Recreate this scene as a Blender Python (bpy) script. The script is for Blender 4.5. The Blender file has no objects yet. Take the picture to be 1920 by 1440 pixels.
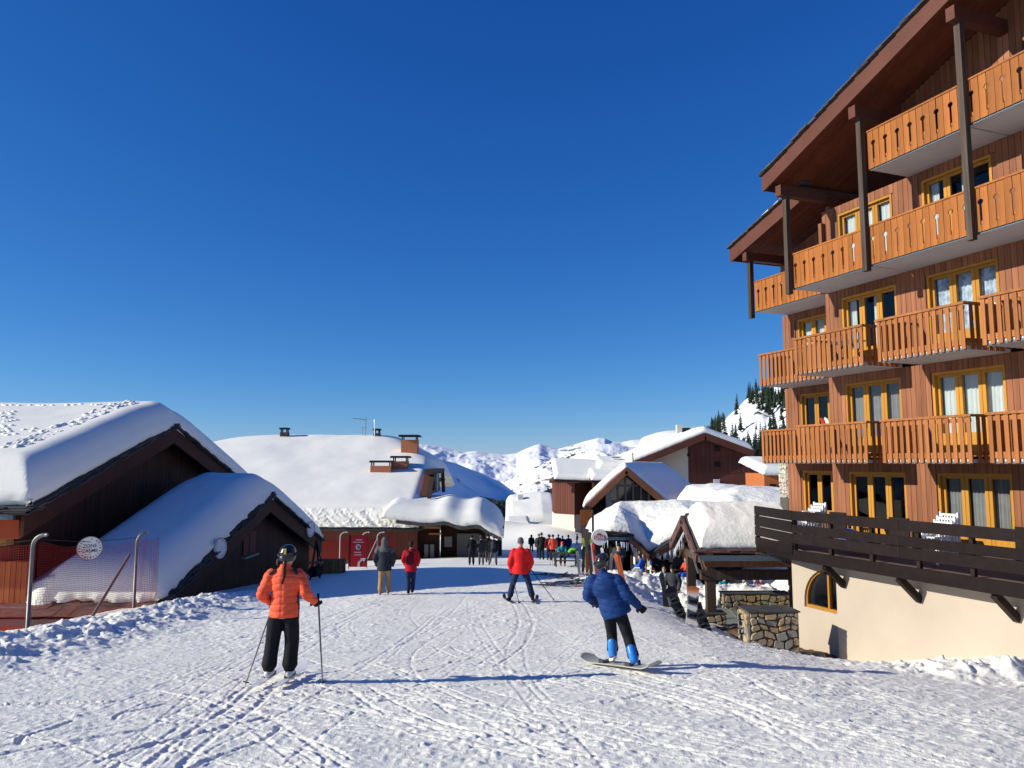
import bpy, bmesh, math, random
import numpy as np
from mathutils import Vector, Matrix

random.seed(7); np.random.seed(7)
R = math.radians
SC = bpy.context.scene
COL = SC.collection
WORK = bpy.data.scenes.new('workshop')      # scratch scene for shaping meshes, removed at the end

# ------------------------------------------------------------------ camera, sky, sun, exposure
PITCH = math.atan(148/1440)
cd = bpy.data.cameras.new('camera'); cam = bpy.data.objects.new('camera', cd); COL.objects.link(cam)
cd.sensor_width = 36; cd.lens = 27; cd.clip_start = 0.1; cd.clip_end = 30000
cam.location = (0, 0, 0); cam.rotation_euler = (R(90)+PITCH, 0, 0)
SC.camera = cam

SUN_EL = R(22.5); SUN_AZ = R(260.5)          # clockwise from +Y
world = bpy.data.worlds.new('World'); SC.world = world; world.use_nodes = True
wt = world.node_tree; bg = wt.nodes['Background']
sky = wt.nodes.new('ShaderNodeTexSky'); sky.sky_type = 'NISHITA'; sky.sun_disc = False
sky.sun_elevation = SUN_EL; sky.sun_rotation = SUN_AZ; sky.altitude = 2500
sky.air_density = 1.0; sky.dust_density = 0.0; sky.ozone_density = 2.0
sep = wt.nodes.new('ShaderNodeSeparateColor'); com = wt.nodes.new('ShaderNodeCombineColor')
wt.links.new(sky.outputs[0], sep.inputs[0])
for i, (g, m) in enumerate(((1.55, .60), (1.02, .61), (.67, .80))):   # the deep clear blue of high mountain air
    a = wt.nodes.new('ShaderNodeMath'); a.operation = 'MULTIPLY'; a.inputs[1].default_value = .1
    b = wt.nodes.new('ShaderNodeMath'); b.operation = 'POWER'; b.inputs[1].default_value = g
    c = wt.nodes.new('ShaderNodeMath'); c.operation = 'MULTIPLY'; c.inputs[1].default_value = m*10
    wt.links.new(sep.outputs[i], a.inputs[0]); wt.links.new(a.outputs[0], b.inputs[0])
    wt.links.new(b.outputs[0], c.inputs[0]); wt.links.new(c.outputs[0], com.inputs[i])
wt.links.new(com.outputs[0], bg.inputs['Color']); bg.inputs['Strength'].default_value = .1

sl = bpy.data.lights.new('sun', 'SUN'); sl.energy = 5.0; sl.angle = R(.5); sl.color = (1, .94, .80)
so = bpy.data.objects.new('sun', sl); COL.objects.link(so)
sdir = Vector((math.sin(SUN_AZ)*math.cos(SUN_EL), math.cos(SUN_AZ)*math.cos(SUN_EL), math.sin(SUN_EL)))
so.rotation_euler = sdir.to_track_quat('Z', 'Y').to_euler(); so.location = (-30, -5, 30)
SC.view_settings.view_transform = 'Standard'; SC.view_settings.look = 'None'
SC.view_settings.exposure = 0.28; SC.view_settings.gamma = 1; SC.view_settings.use_curve_mapping = False
SC.cycles.max_bounces = 6; SC.cycles.transparent_max_bounces = 16

# ------------------------------------------------------------------ measuring helpers
CP, SP = math.cos(PITCH), math.sin(PITCH)
def ray(x, y):
    u = (x-960)/1440; v = (720-y)/1440
    return Vector((u, CP-v*SP, SP+v*CP))
def at(x, y, D):
    r = ray(x, y); return r*(D/r.y)

# ------------------------------------------------------------------ materials
MATS = {}
def mat(name, col, rough=.7, noise=None, bump=None, metal=0, spec=None, grain=None, emit=None, extra=None):
    """noise=(scale, amount) varies brightness; bump=(scale,strength,distance); grain=(axis, scale, amount) wood grain"""
    if name in MATS: return MATS[name]
    m = bpy.data.materials.new(name); m.use_nodes = True
    nt = m.node_tree; b = nt.nodes['Principled BSDF']
    b.inputs['Base Color'].default_value = (*col, 1); b.inputs['Roughness'].default_value = rough
    b.inputs['Metallic'].default_value = metal
    b.inputs['Specular IOR Level'].default_value = spec if spec is not None else (.5 if rough < .46 else .12)
    tc = nt.nodes.new('ShaderNodeTexCoord')
    last = None
    def modulate(fac, amt, lastsock):
        mr = nt.nodes.new('ShaderNodeMapRange'); mr.inputs['From Min'].default_value = .3; mr.inputs['From Max'].default_value = .7
        mr.inputs['To Min'].default_value = 1-amt; mr.inputs['To Max'].default_value = 1+amt
        nt.links.new(fac, mr.inputs['Value'])
        mx = nt.nodes.new('ShaderNodeVectorMath'); mx.operation = 'SCALE'
        if lastsock is None: mx.inputs[0].default_value = col
        else: nt.links.new(lastsock, mx.inputs[0])
        nt.links.new(mr.outputs[0], mx.inputs['Scale'])
        return mx.outputs[0]
    if noise:
        n = nt.nodes.new('ShaderNodeTexNoise'); n.inputs['Scale'].default_value = noise[0]; n.inputs['Detail'].default_value = 6
        nt.links.new(tc.outputs['Object'], n.inputs['Vector']); last = modulate(n.outputs['Fac'], noise[1], last)
    if grain:
        mp = nt.nodes.new('ShaderNodeMapping'); s = [grain[1]]*3; s[grain[0]] = grain[1]*.05
        mp.inputs['Scale'].default_value = s; nt.links.new(tc.outputs['Object'], mp.inputs['Vector'])
        n = nt.nodes.new('ShaderNodeTexNoise'); n.inputs['Scale'].default_value = 1; n.inputs['Detail'].default_value = 5
        nt.links.new(mp.outputs[0], n.inputs['Vector']); last = modulate(n.outputs['Fac'], grain[2], last)
        oi = nt.nodes.new('ShaderNodeObjectInfo')
        mr = nt.nodes.new('ShaderNodeMapRange'); mr.inputs['To Min'].default_value = .82; mr.inputs['To Max'].default_value = 1.15
        nt.links.new(oi.outputs['Random'], mr.inputs['Value'])
        mx = nt.nodes.new('ShaderNodeVectorMath'); mx.operation = 'SCALE'; nt.links.new(last, mx.inputs[0]); nt.links.new(mr.outputs[0], mx.inputs['Scale']); last = mx.outputs[0]
    if last is not None: nt.links.new(last, b.inputs['Base Color'])
    if bump:
        n = nt.nodes.new('ShaderNodeTexNoise'); n.inputs['Scale'].default_value = bump[0]; n.inputs['Detail'].default_value = 8
        n.inputs['Roughness'].default_value = .65
        nt.links.new(tc.outputs['Object'], n.inputs['Vector'])
        bp = nt.nodes.new('ShaderNodeBump'); bp.inputs['Strength'].default_value = bump[1]; bp.inputs['Distance'].default_value = bump[2]
        nt.links.new(n.outputs['Fac'], bp.inputs['Height']); nt.links.new(bp.outputs[0], b.inputs['Normal'])
    if emit: b.inputs['Emission Color'].default_value = (*emit[0], 1); b.inputs['Emission Strength'].default_value = emit[1]
    MATS[name] = m
    return m

def snow_material(name, s1, d1, s2, d2, stretch=None, tint=(.895, .88, .785)):
    m = bpy.data.materials.new(name); m.use_nodes = True; nt = m.node_tree; b = nt.nodes['Principled BSDF']
    b.inputs['Roughness'].default_value = .62; b.inputs['Specular IOR Level'].default_value = .3
    tc = nt.nodes.new('ShaderNodeTexCoord'); src = tc.outputs['Object']
    n0 = nt.nodes.new('ShaderNodeTexNoise'); n0.inputs['Scale'].default_value = .8; n0.inputs['Detail'].default_value = 7
    nt.links.new(src, n0.inputs['Vector'])
    cr = nt.nodes.new('ShaderNodeMix'); cr.data_type = 'RGBA'
    cr.inputs[6].default_value = (tint[0]*.95, tint[1]*.955, tint[2]*.97, 1); cr.inputs[7].default_value = (min(1, tint[0]*1.04), min(1, tint[1]*1.035), min(1, tint[2]*1.03), 1)
    nt.links.new(n0.outputs['Fac'], cr.inputs[0]); nt.links.new(cr.outputs[2], b.inputs['Base Color'])
    v = src
    if stretch:
        mp = nt.nodes.new('ShaderNodeMapping'); mp.inputs['Scale'].default_value = stretch[0]; mp.inputs['Rotation'].default_value = stretch[1]
        nt.links.new(src, mp.inputs['Vector']); v = mp.outputs[0]
    n1 = nt.nodes.new('ShaderNodeTexNoise'); n1.inputs['Scale'].default_value = s1; n1.inputs['Detail'].default_value = 8; n1.inputs['Roughness'].default_value = .62
    n2 = nt.nodes.new('ShaderNodeTexNoise'); n2.inputs['Scale'].default_value = s2; n2.inputs['Detail'].default_value = 3
    nt.links.new(v, n1.inputs['Vector']); nt.links.new(src, n2.inputs['Vector'])
    b1 = nt.nodes.new('ShaderNodeBump'); b1.inputs['Distance'].default_value = d1; b1.inputs['Strength'].default_value = 1
    b2 = nt.nodes.new('ShaderNodeBump'); b2.inputs['Distance'].default_value = d2; b2.inputs['Strength'].default_value = 1
    nt.links.new(n1.outputs['Fac'], b1.inputs['Height']); nt.links.new(n2.outputs['Fac'], b2.inputs['Height'])
    nt.links.new(b1.outputs[0], b2.inputs['Normal']); nt.links.new(b2.outputs[0], b.inputs['Normal'])
    MATS[name] = m; return m

SNOW_G = snow_material('trodden_snow', 18, .014, 70, .007)
SNOW_R = snow_material('roof_snow', 1.2, .012, 14, .004, tint=(.90, .885, .79))
SNOW_M = snow_material('soft_roof_snow', 2.2, .04, 14, .008, tint=(.90, .885, .79))
SNOW_RC = snow_material('coarse_roof_snow', 2.6, .10, 14, .014, tint=(.90, .885, .79))
WOOD_O = mat('orange_wood', (.33, .115, .028), .55, grain=(2, 14, .2), noise=(.9, .16))
WOOD_S = mat('slat_wood', (.33, .125, .042), .55, grain=(2, 14, .2), noise=(.9, .16))
WOOD_B = mat('red_brown_wood', (.245, .10, .052), .6, grain=(2, 11, .2), noise=(.5, .18))
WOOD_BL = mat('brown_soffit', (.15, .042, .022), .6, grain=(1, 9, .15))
FASCIA = mat('fascia_brown', (.108, .040, .027), .55, noise=(.9, .12), bump=(30, .15, .01))
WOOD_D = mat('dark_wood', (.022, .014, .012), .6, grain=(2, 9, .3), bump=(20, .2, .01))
WOOD_DD = mat('dark_plank', (.013, .008, .0075), .55, grain=(0, 6, .22), bump=(18, .2, .01))
WOOD_K = mat('chocolate_boards', (.040, .019, .013), .7, grain=(2, 8, .25))
WOOD_P = mat('post_wood', (.068, .05, .04), .7, grain=(2, 12, .35), bump=(25, .3, .01))
WOOD_Y = mat('yellow_frame', (.45, .215, .035), .5, grain=(2, 10, .1))
WOOD_L = mat('log_wood', (.42, .2, .07), .6, grain=(2, 6, .2))
RED_B = mat('red_boards', (.115, .039, .028), .7, grain=(2, 6, .12), noise=(.3, .1))
ORANGE_RED = mat('orange_red_paint', (.36, .07, .028), .6, noise=(1.2, .12))
SLATE = mat('slate', (.07, .068, .066), .75, noise=(3, .35), bump=(14, .4, .02))
SLATE_R = mat('brown_slate', (.16, .085, .07), .75, noise=(3, .3), bump=(14, .4, .02))
CONC = mat('pale_concrete', (.52, .52, .53), .8, noise=(1.3, .05), bump=(40, .15, .005))
TAN = mat('cream_render', (.445, .378, .305), .85, noise=(.7, .07), bump=(90, .25, .004))
TAN2 = mat('pale_render', (.62, .57, .47), .85, noise=(.35, .05), bump=(60, .2, .004))
GREYR = mat('grey_render', (.20, .19, .18), .85, noise=(.5, .1))
STEEL = mat('galvanised_steel', (.17, .165, .17), .5, metal=.6, noise=(8, .15))
BLACKM = mat('black_metal', (.02, .02, .022), .5)
GUTTER = mat('blue_grey_gutter', (.09, .13, .17), .4, metal=.3)
WHITE = mat('white_plastic', (.8, .8, .79), .45)
WHITE_S = mat('white_sign', (.72, .72, .72), .4)
CURT_W = mat('white_curtain', (.74, .75, .72), .9, noise=(4, .05))
CURT_G = mat('grey_curtain', (.30, .28, .27), .9, noise=(4, .1))
CURT_P = mat('patterned_curtain', (.55, .6, .68), .9, noise=(5, .6))
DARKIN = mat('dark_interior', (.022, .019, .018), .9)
NETRED = mat('red_net', (.34, .025, .02), .6)
TERRA = mat('terracotta_render', (.45, .17, .085), .8, noise=(2, .1))
ICE = mat('icicle', (.75, .8, .85), .1, spec=.6)
def glass_material():
    m = bpy.data.materials.new('window_glass'); m.use_nodes = True; nt = m.node_tree
    nt.nodes.remove(nt.nodes['Principled BSDF']); out = nt.nodes['Material Output']
    t = nt.nodes.new('ShaderNodeBsdfTransparent'); t.inputs[0].default_value = (.86, .89, .9, 1)
    g = nt.nodes.new('ShaderNodeBsdfGlossy'); g.inputs['Roughness'].default_value = .02
    f = nt.nodes.new('ShaderNodeFresnel'); f.inputs['IOR'].default_value = 1.5
    n = nt.nodes.new('ShaderNodeTexNoise'); n.inputs['Scale'].default_value = 1.4
    bp = nt.nodes.new('ShaderNodeBump'); bp.inputs['Distance'].default_value = .02; bp.inputs['Strength'].default_value = .3
    tc = nt.nodes.new('ShaderNodeTexCoord'); nt.links.new(tc.outputs['Object'], n.inputs['Vector'])
    nt.links.new(n.outputs['Fac'], bp.inputs['Height']); nt.links.new(bp.outputs[0], g.inputs['Normal'])
    geo = nt.nodes.new('ShaderNodeNewGeometry'); inv = nt.nodes.new('ShaderNodeMath'); inv.operation = 'SUBTRACT'; inv.inputs[0].default_value = 1; nt.links.new(geo.outputs['Backfacing'], inv.inputs[1])
    ml = nt.nodes.new('ShaderNodeMath'); ml.operation = 'MULTIPLY'; nt.links.new(f.outputs[0], ml.inputs[0]); nt.links.new(inv.outputs[0], ml.inputs[1])
    mx = nt.nodes.new('ShaderNodeMixShader'); nt.links.new(ml.outputs[0], mx.inputs[0]); nt.links.new(t.outputs[0], mx.inputs[1]); nt.links.new(g.outputs[0], mx.inputs[2])
    nt.links.new(mx.outputs[0], out.inputs['Surface']); MATS['window_glass'] = m; return m
GLASS = glass_material()

# ------------------------------------------------------------------ mesh helpers
class MB:
    def __init__(s): s.v = []; s.f = []
    def add(s, vs, fs):
        n = len(s.v); s.v += [tuple(p) for p in vs]; s.f += [tuple(i+n for i in f) for f in fs]; return s
    def obox(s, o, a, b, c):
        """box with one corner o and edge vectors a,b,c"""
        o, a, b, c = map(Vector, (o, a, b, c))
        vs = [o, o+a, o+a+b, o+b, o+c, o+a+c, o+a+b+c, o+b+c]
        fs = [(0, 3, 2, 1), (4, 5, 6, 7), (0, 1, 5, 4), (1, 2, 6, 5), (2, 3, 7, 6), (3, 0, 4, 7)]
        if a.cross(b).dot(c) < 0: fs = [f[::-1] for f in fs]
        return s.add(vs, fs)
    def box(s, x0, x1, y0, y1, z0, z1): return s.obox((x0, y0, z0), (x1-x0, 0, 0), (0, y1-y0, 0), (0, 0, z1-z0))
    def bar(s, p, q, w, h, up=(0, 0, 1)):
        """rectangular bar from p to q; w across, h along up"""
        p, q = Vector(p), Vector(q); d = (q-p); dn = d.normalized(); up = Vector(up)
        side = dn.cross(up)
        if side.length < 1e-4: side = dn.cross(Vector((1, 0, 0)))
        side.normalize(); u2 = side.cross(dn).normalized()
        return s.obox(p-side*w/2-u2*h/2, d, side*w, u2*h)
    def tube(s, pts, r, n=8, cap=True):
        pts = [Vector(p) for p in pts]; rs = r if isinstance(r, (list, tuple)) else [r]*len(pts)
        base = len(s.v); prev = None
        for i, p in enumerate(pts):
            d = (pts[min(i+1, len(pts)-1)]-pts[max(i-1, 0)]).normalized()
            if prev is None:
                a = d.cross(Vector((0, 0, 1)))
                if a.length < 1e-3: a = d.cross(Vector((1, 0, 0)))
            else: a = prev-d*prev.dot(d)
            a.normalize(); prev = a; b = d.cross(a)
            for k in range(n):
                t = 2*math.pi*k/n; s.v.append(tuple(p+(a*math.cos(t)+b*math.sin(t))*rs[i]))
        for i in range(len(pts)-1):
            for k in range(n):
                k2 = (k+1) % n; s.f.append((base+i*n+k, base+(i+1)*n+k, base+(i+1)*n+k2, base+i*n+k2)[::-1])
        if cap:
            s.f.append(tuple(base+k for k in range(n))[::1]); e = base+(len(pts)-1)*n
            s.f.append(tuple(e+k for k in range(n))[::-1])
        return s
    def prism(s, poly, ext):
        """poly: list of 3D points (planar), extruded by ext"""
        P = [Vector(p) for p in poly]; e = Vector(ext); n = len(P)
        nrm = Vector((0, 0, 0))
        for i in range(n): nrm += P[i].cross(P[(i+1) % n])
        if nrm.dot(e) > 0: P = P[::-1]
        vs = P+[p+e for p in P]
        fs = [tuple(range(n)), tuple(range(2*n-1, n-1, -1))]+[(i, i+n, (i+1) % n+n, (i+1) % n)[::1] for i in range(n)]
        return s.add(vs, fs)
    def ball(s, c, r, nu=10, nv=7):
        c = Vector(c); r = Vector(r if isinstance(r, (list, tuple)) else (r, r, r)); b = len(s.v)
        s.v.append(tuple(c+Vector((0, 0, -r.z))))
        for j in range(1, nv):
            t = -math.pi/2+math.pi*j/nv
            for i in range(nu):
                a = 2*math.pi*i/nu; s.v.append((c.x+r.x*math.cos(a)*math.cos(t), c.y+r.y*math.sin(a)*math.cos(t), c.z+r.z*math.sin(t)))
        s.v.append(tuple(c+Vector((0, 0, r.z)))); top = len(s.v)-1
        for i in range(nu):
            i2 = (i+1) % nu; s.f.append((b, b+1+i2, b+1+i)); s.f.append((top, top-nu+i, top-nu+i2))
            for j in range(nv-2): q = b+1+j*nu; s.f.append((q+i, q+i2, q+nu+i2, q+nu+i))
        return s
def woff(o):
    v = Vector((0, 0, 0))
    while o is not None: v += o.location; o = o.parent
    return v
def link(name, me, parent=None):
    o = bpy.data.objects.new(name, me); COL.objects.link(o)
    if parent is not None: o.parent = parent
    return o
def part(name, mb, m, parent=None, smooth=False, label=None, kind=None):
    off = woff(parent) if parent is not None else Vector((0, 0, 0))
    me = bpy.data.meshes.new(name)
    me.from_pydata([(a-off.x, b-off.y, c-off.z) for a, b, c in mb.v], [], mb.f)
    if m is not None: me.materials.append(m)
    if smooth: me.polygons.foreach_set('use_smooth', [True]*len(me.polygons))
    me.update()
    o = link(name, me, parent)
    if label: o['label'] = label
    if kind: o['kind'] = kind
    return o
def thing(name, label, cat, loc=(0, 0, 0), group=None, rz=0):
    o = bpy.data.objects.new(name, None); COL.objects.link(o); o.location = loc; o.rotation_euler = (0, 0, rz)
    o.empty_display_size = .2
    o['label'] = label; o['category'] = cat
    if group: o['group'] = group
    return o
def tag(o, label, cat, group=None):
    o['label'] = label; o['category'] = cat
    if group: o['group'] = group
    return o
def copy_tree(o, parent=None):
    c = o.copy(); COL.objects.link(c)
    if parent is not None: c.parent = parent
    for ch in list(o.children): copy_tree(ch, c)
    return c
def grid_mesh(name, X, Y, Z, m, parent=None, kind=None, flip=False, smooth=True):
    ny, nx = X.shape; off = woff(parent) if parent is not None else Vector((0, 0, 0))
    co = np.stack([X-off.x, Y-off.y, Z-off.z], -1).reshape(-1, 3).astype(np.float32)
    i = np.arange(ny-1)[:, None]*nx+np.arange(nx-1)[None, :]
    q = np.stack([i, i+1, i+nx+1, i+nx], -1).reshape(-1, 4)
    if flip: q = q[:, ::-1]
    me = bpy.data.meshes.new(name); me.vertices.add(len(co)); me.vertices.foreach_set('co', co.ravel())
    me.loops.add(q.size); me.loops.foreach_set('vertex_index', q.ravel().astype(np.int32))
    me.polygons.add(len(q)); me.polygons.foreach_set('loop_start', np.arange(0, q.size, 4, dtype=np.int32))
    me.polygons.foreach_set('loop_total', np.full(len(q), 4, dtype=np.int32))
    me.polygons.foreach_set('use_smooth', np.full(len(q), smooth))
    me.materials.append(m); me.update(calc_edges=True); me.validate()
    o = link(name, me, parent)
    if kind: o['kind'] = kind
    return o

# ------------------------------------------------------------------ noise (numpy)
def vnoise(x, y, seed=0):
    """smooth value noise on arrays"""
    xi = np.floor(x).astype(np.int64); yi = np.floor(y).astype(np.int64); fx = x-xi; fy = y-yi
    fx = fx*fx*(3-2*fx); fy = fy*fy*(3-2*fy)
    def h(a, b):
        n = (a*374761393+b*668265263+seed*974634777) & 0xffffffff
        n = ((n ^ (n >> 13))*1274126177) & 0xffffffff
        return ((n ^ (n >> 16)) & 0xffff)/65535.0
    return (h(xi, yi)*(1-fx)+h(xi+1, yi)*fx)*(1-fy)+(h(xi, yi+1)*(1-fx)+h(xi+1, yi+1)*fx)*fy
def fbm(x, y, oct=4, seed=0, gain=.5, lac=2.03):
    s = np.zeros_like(x, dtype=float); a = 1.; t = 0.
    for i in range(oct): s += a*(vnoise(x, y, seed+i*17)-.5)*2; t += a; a *= gain; x = x*lac+13.7; y = y*lac+7.1
    return s/t
def sstep(a, b, x): t = np.clip((x-a)/(b-a), 0., 1.); return t*t*(3-2*t)

# ------------------------------------------------------------------ ground shape
PY = [-60, -20, 0, 5, 10.9, 12, 16, 22, 24.6, 35, 46.5, 54, 70, 90, 110, 118, 128, 150, 175, 260]
PZ = [6, 1.0, -1.6, -2.25, -2.95, -3.08, -3.42, -3.86, -4.1, -5.05, -6.05, -6.65, -8.1, -10.1, -11.8, -12, -11.6, -11.2, -12.5, -30]
def ground_base(x, y):
    x = np.asarray(x, float); y = np.asarray(y, float)
    z = np.interp(y, PY, PZ)
    z = (z+np.interp(y-1.5, PY, PZ)+np.interp(y+1.5, PY, PZ))/3
    z = z-.05*np.clip(x-3.5, 0, 8)
    z = z-.035*np.clip(-x-4, 0, 10)*sstep(12, 20, y)
    z = z-1.28*np.exp(-.5*(((x-8.0)/2.15)**2+((y-21.0)/4.0)**2))                 # hollow in front of the stone walls
    z = z+.22*np.exp(-.5*(((x+8.9)/.8)**2))*sstep(9, 14, y)*sstep(30, 22, y)    # left bank by the fence
    z = z-2.1*sstep(-11.25, -13.2, x)*sstep(12.5, 17, y)                       # falls away behind the safety fence
    z = z+.17*sstep(5.5, 8.5, x)*sstep(11.5, 13.5, y)*sstep(22, 18.5, y)         # bank along the cream wall
    z = z-.55*sstep(4, 7, x)*sstep(34, 40, y)*sstep(60, 48, y)
    z = z-.65*sstep(4.0, 5.8, x)*sstep(23.5, 27.5, y)*sstep(60, 40, y)
    z = z+.95*np.exp(-.5*(((x-6.1)/1.5)**2+((y-31.5)/1.7)**2))                  # heaped snow before the restaurant
    z = z+1.05*np.exp(-.5*(((x-8.9)/1.5)**2+((y-28.6)/1.4)**2))
    z = z+2.0*np.exp(-.5*(((x-7)/5.)**2+((y-122)/9.)**2))
    z = z+1.6*np.exp(-.5*(((x+3)/4.)**2+((y-132)/6.)**2))
    return z
def gz(x, y): return float(ground_base(np.array([x]), np.array([y]))[0])

# fine relief: piste grooves and crumbs, on a 2 cm raster
GX0, GX1, GY0, GY1, GR = -14., 14., 3.5, 44., .02
gnx = int((GX1-GX0)/GR); gny = int((GY1-GY0)/GR)
relief = np.zeros((gny, gnx), np.float32)
def stamp(px, py, w, depth, rim, rough=.25, seed=0):
    """groove along a curve given by arrays px,py (metres); w half width"""
    seg = np.hypot(np.diff(px), np.diff(py)); L = np.concatenate([[0], np.cumsum(seg)])
    n = max(4, int(L[-1]/(GR*.7))); s = np.linspace(0, L[-1], n)
    x = np.interp(s, L, px); y = np.interp(s, L, py)
    dx = np.gradient(x); dy = np.gradient(y); l = np.hypot(dx, dy)+1e-9; nx_ = -dy/l; ny_ = dx/l
    wob = .5+vnoise(s*2.3, s*0+seed, seed)
    for o in np.arange(-w*2.4, w*2.4+1e-6, GR*.7):
        q = abs(o)/w
        if q < 1: d = -depth*(1-q*q)*wob
        else: d = rim*np.exp(-((q-1.35)/.45)**2)*(.3+1.4*vnoise(s*9, s*0+o*30, seed+3))*(1.0 if o > 0 else .45)
        ix = ((x+nx_*o-GX0)/GR).astype(int); iy = ((y+ny_*o-GY0)/GR).astype(int)
        ok = (ix >= 0) & (ix < gnx) & (iy >= 0) & (iy < gny)
        a, b = iy[ok], ix[ok]; d = (d+np.zeros_like(s))[ok]
        if q < 1: relief[a, b] = np.minimum(relief[a, b], d)
        else: relief[a, b] = np.where(relief[a, b] < -.003, relief[a, b], np.maximum(relief[a, b], d))
def curve(p0, p1, bend, n=40, wig=.05, seed=0):
    t = np.linspace(0, 1, n); x = p0[0]+(p1[0]-p0[0])*t; y = p0[1]+(p1[1]-p0[1])*t
    L = math.hypot(p1[0]-p0[0], p1[1]-p0[1])+1e-6; nx_, ny_ = -(p1[1]-p0[1])/L, (p1[0]-p0[0])/L
    b = bend*4*t*(1-t)+wig*np.sin(t*7+seed); return x+nx_*b, y+ny_*b
rg = random.Random(11)
def pair(p0, p1, bend, w=.032, d=.022, rim=.02, gap=.28, seed=0):
    x, y = curve(p0, p1, bend, seed=seed)
    L = math.hypot(p1[0]-p0[0], p1[1]-p0[1]); nx_, ny_ = -(p1[1]-p0[1])/L, (p1[0]-p0[0])/L
    stamp(x, y, w, d, rim, seed=seed)
    if gap: stamp(x+nx_*gap, y+ny_*gap, w, d*.8, rim*.8, seed=seed+1)
for i in range(34):       # runs down the street
    x0 = rg.uniform(-7, 6); x1 = x0*rg.uniform(.2, .9)+rg.uniform(-2.2, 2.6)
    y0 = rg.uniform(4, 16); y1 = y0+rg.uniform(5, 20)
    pair((x0, y0), (x1, y1), rg.uniform(-1.3, 1.3), w=rg.uniform(.014, .03), d=rg.uniform(.004, .010), rim=rg.uniform(.003, .007), gap=rg.choice([0, .2, .3, .45]), seed=i)
for i in range(60):       # the lower right fan of skidded edges
    x0 = rg.uniform(-1.5, 7.5); y0 = rg.uniform(4, 9.5); a = R(rg.uniform(104, 150)); l = rg.uniform(1.5, 6)
    pair((x0, y0), (x0+math.cos(a)*l, y0+math.sin(a)*l), rg.uniform(-.35, .35), w=rg.uniform(.015, .035), d=rg.uniform(.007, .015), rim=rg.uniform(.007, .015), gap=rg.choice([0, 0, .15, .3]), seed=100+i)
for i in range(74):       # crossing arcs
    x0 = rg.uniform(-9, 4); y0 = rg.uniform(6, 26); a = R(rg.uniform(-8, 42)); l = rg.uniform(2, 7)
    pair((x0, y0), (x0+math.cos(a)*l, y0+math.sin(a)*l), rg.uniform(-.6, .6), w=rg.uniform(.02, .035), d=rg.uniform(.006, .014), rim=.008, gap=0, seed=200+i)
for (x0, y0, x1, y1) in ((-5.2, 6.9, -5.0, 7.9), (-4.4, 7.2, -4.45, 8.2), (-4.1, 8.3, -3.9, 9.1), (-3.2, 8.9, -3.3, 9.6), (-4.9, 6.2, -4.7, 6.9), (-3.4, 6.6, -2.5, 8.4), (-2.3, 7.9, -2.6, 6.2)):
    x, y = curve((x0, y0), (x1, y1), .1); stamp(x, y, .03, .022, .012, seed=int(x0*10) % 50)
x, y = curve((-4.6, 6.3), (-1.3, 9.4), .35); stamp(x, y, .03, .015, .010, seed=5)
x, y = curve((-6.5, 8.8), (1.5, 11.2), -.3); stamp(x, y, .03, .025, .02, seed=6)
for s in (-.13, .15):     # the orange skier's own tracks
    x, y = curve((-2.55+s, 5.5), (-3.25+s+.08, 10.6), .12); stamp(x, y, .035, .014, .008, seed=7)
# crumbs
gy, gx = np.meshgrid(np.arange(gny)*GR+GY0, np.arange(gnx)*GR+GX0, indexing='ij')
gx = gx.astype(np.float32); gy = gy.astype(np.float32)
def soft(a): return np.clip(a, 0, None)
patch = .5+.5*fbm(gx*.45, gy*.45, 2, 40)
crumb = soft(vnoise(gx*14, gy*14, 3)-.62)*.034+soft(vnoise(gx*7+3, gy*6, 5)-.74)*.08+soft(vnoise(gx*24, gy*22, 9)-.5)*.020
ca, sa = math.cos(R(40)), math.sin(R(40))
streak = (vnoise((gx*ca+gy*sa)*1.6, (-gx*sa+gy*ca)*17, 21)-.5)*.009+(vnoise((gx*sa+gy*ca)*1.2, (gx*ca-gy*sa)*14, 23)-.5)*.008
mid = (vnoise(gx*3.1, gy*2.6, 31)-.5)*.010+(vnoise(gx*1.2, gy*1.0, 33)-.5)*.025
relief += (crumb*(.12+1.15*patch)+streak+mid).astype(np.float32)
del streak, mid, crumb
def ground_full(x, y):
    z = ground_base(x, y)
    fx = np.clip((x-GX0)/GR, 0, gnx-1.001); fy = np.clip((y-GY0)/GR, 0, gny-1.001)
    ix = fx.astype(int); iy = fy.astype(int); fx = fx-ix; fy = fy-iy
    r = (relief[iy, ix]*(1-fx)+relief[iy, ix+1]*fx)*(1-fy)+(relief[iy+1, ix]*(1-fx)+relief[iy+1, ix+1]*fx)*fy
    inside = sstep(GX0, GX0+1, x)*sstep(GX1, GX1-1, x)*sstep(GY1, GY1-4, y)
    # shovelled banks
    bank = np.exp(-.5*((x+8.6)/1.0)**2)*sstep(8.5, 12, y)*sstep(34, 24, y)
    bank += .38*sstep(3.4, 5.2, x)*sstep(14.0, 16.5, y)*sstep(36, 30, y)
    bank += 1.3*np.exp(-.5*(((x-6.2)/2.)**2+((y-31)/2.4)**2))+np.exp(-.5*(((x-8.8)/2)**2+((y-27.8)/2)**2))
    bank += .9*sstep(14.8, 13.6, y)*sstep(12.2, 13.4, y)*sstep(4.8, 7, x)
    bank += .7*sstep(5.5, 8, x)*sstep(10.5, 12.5, y)*sstep(16.5, 14, y)
    bank = np.clip(bank, 0, 1.4)
    lump = soft(fbm(x*2.1, y*2.1, 4, 61)+.2)*.15+soft(fbm(x*5.3, y*5.3, 3, 65))*.12
    return z+r*inside*(1+bank*.5)+bank*lump

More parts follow.
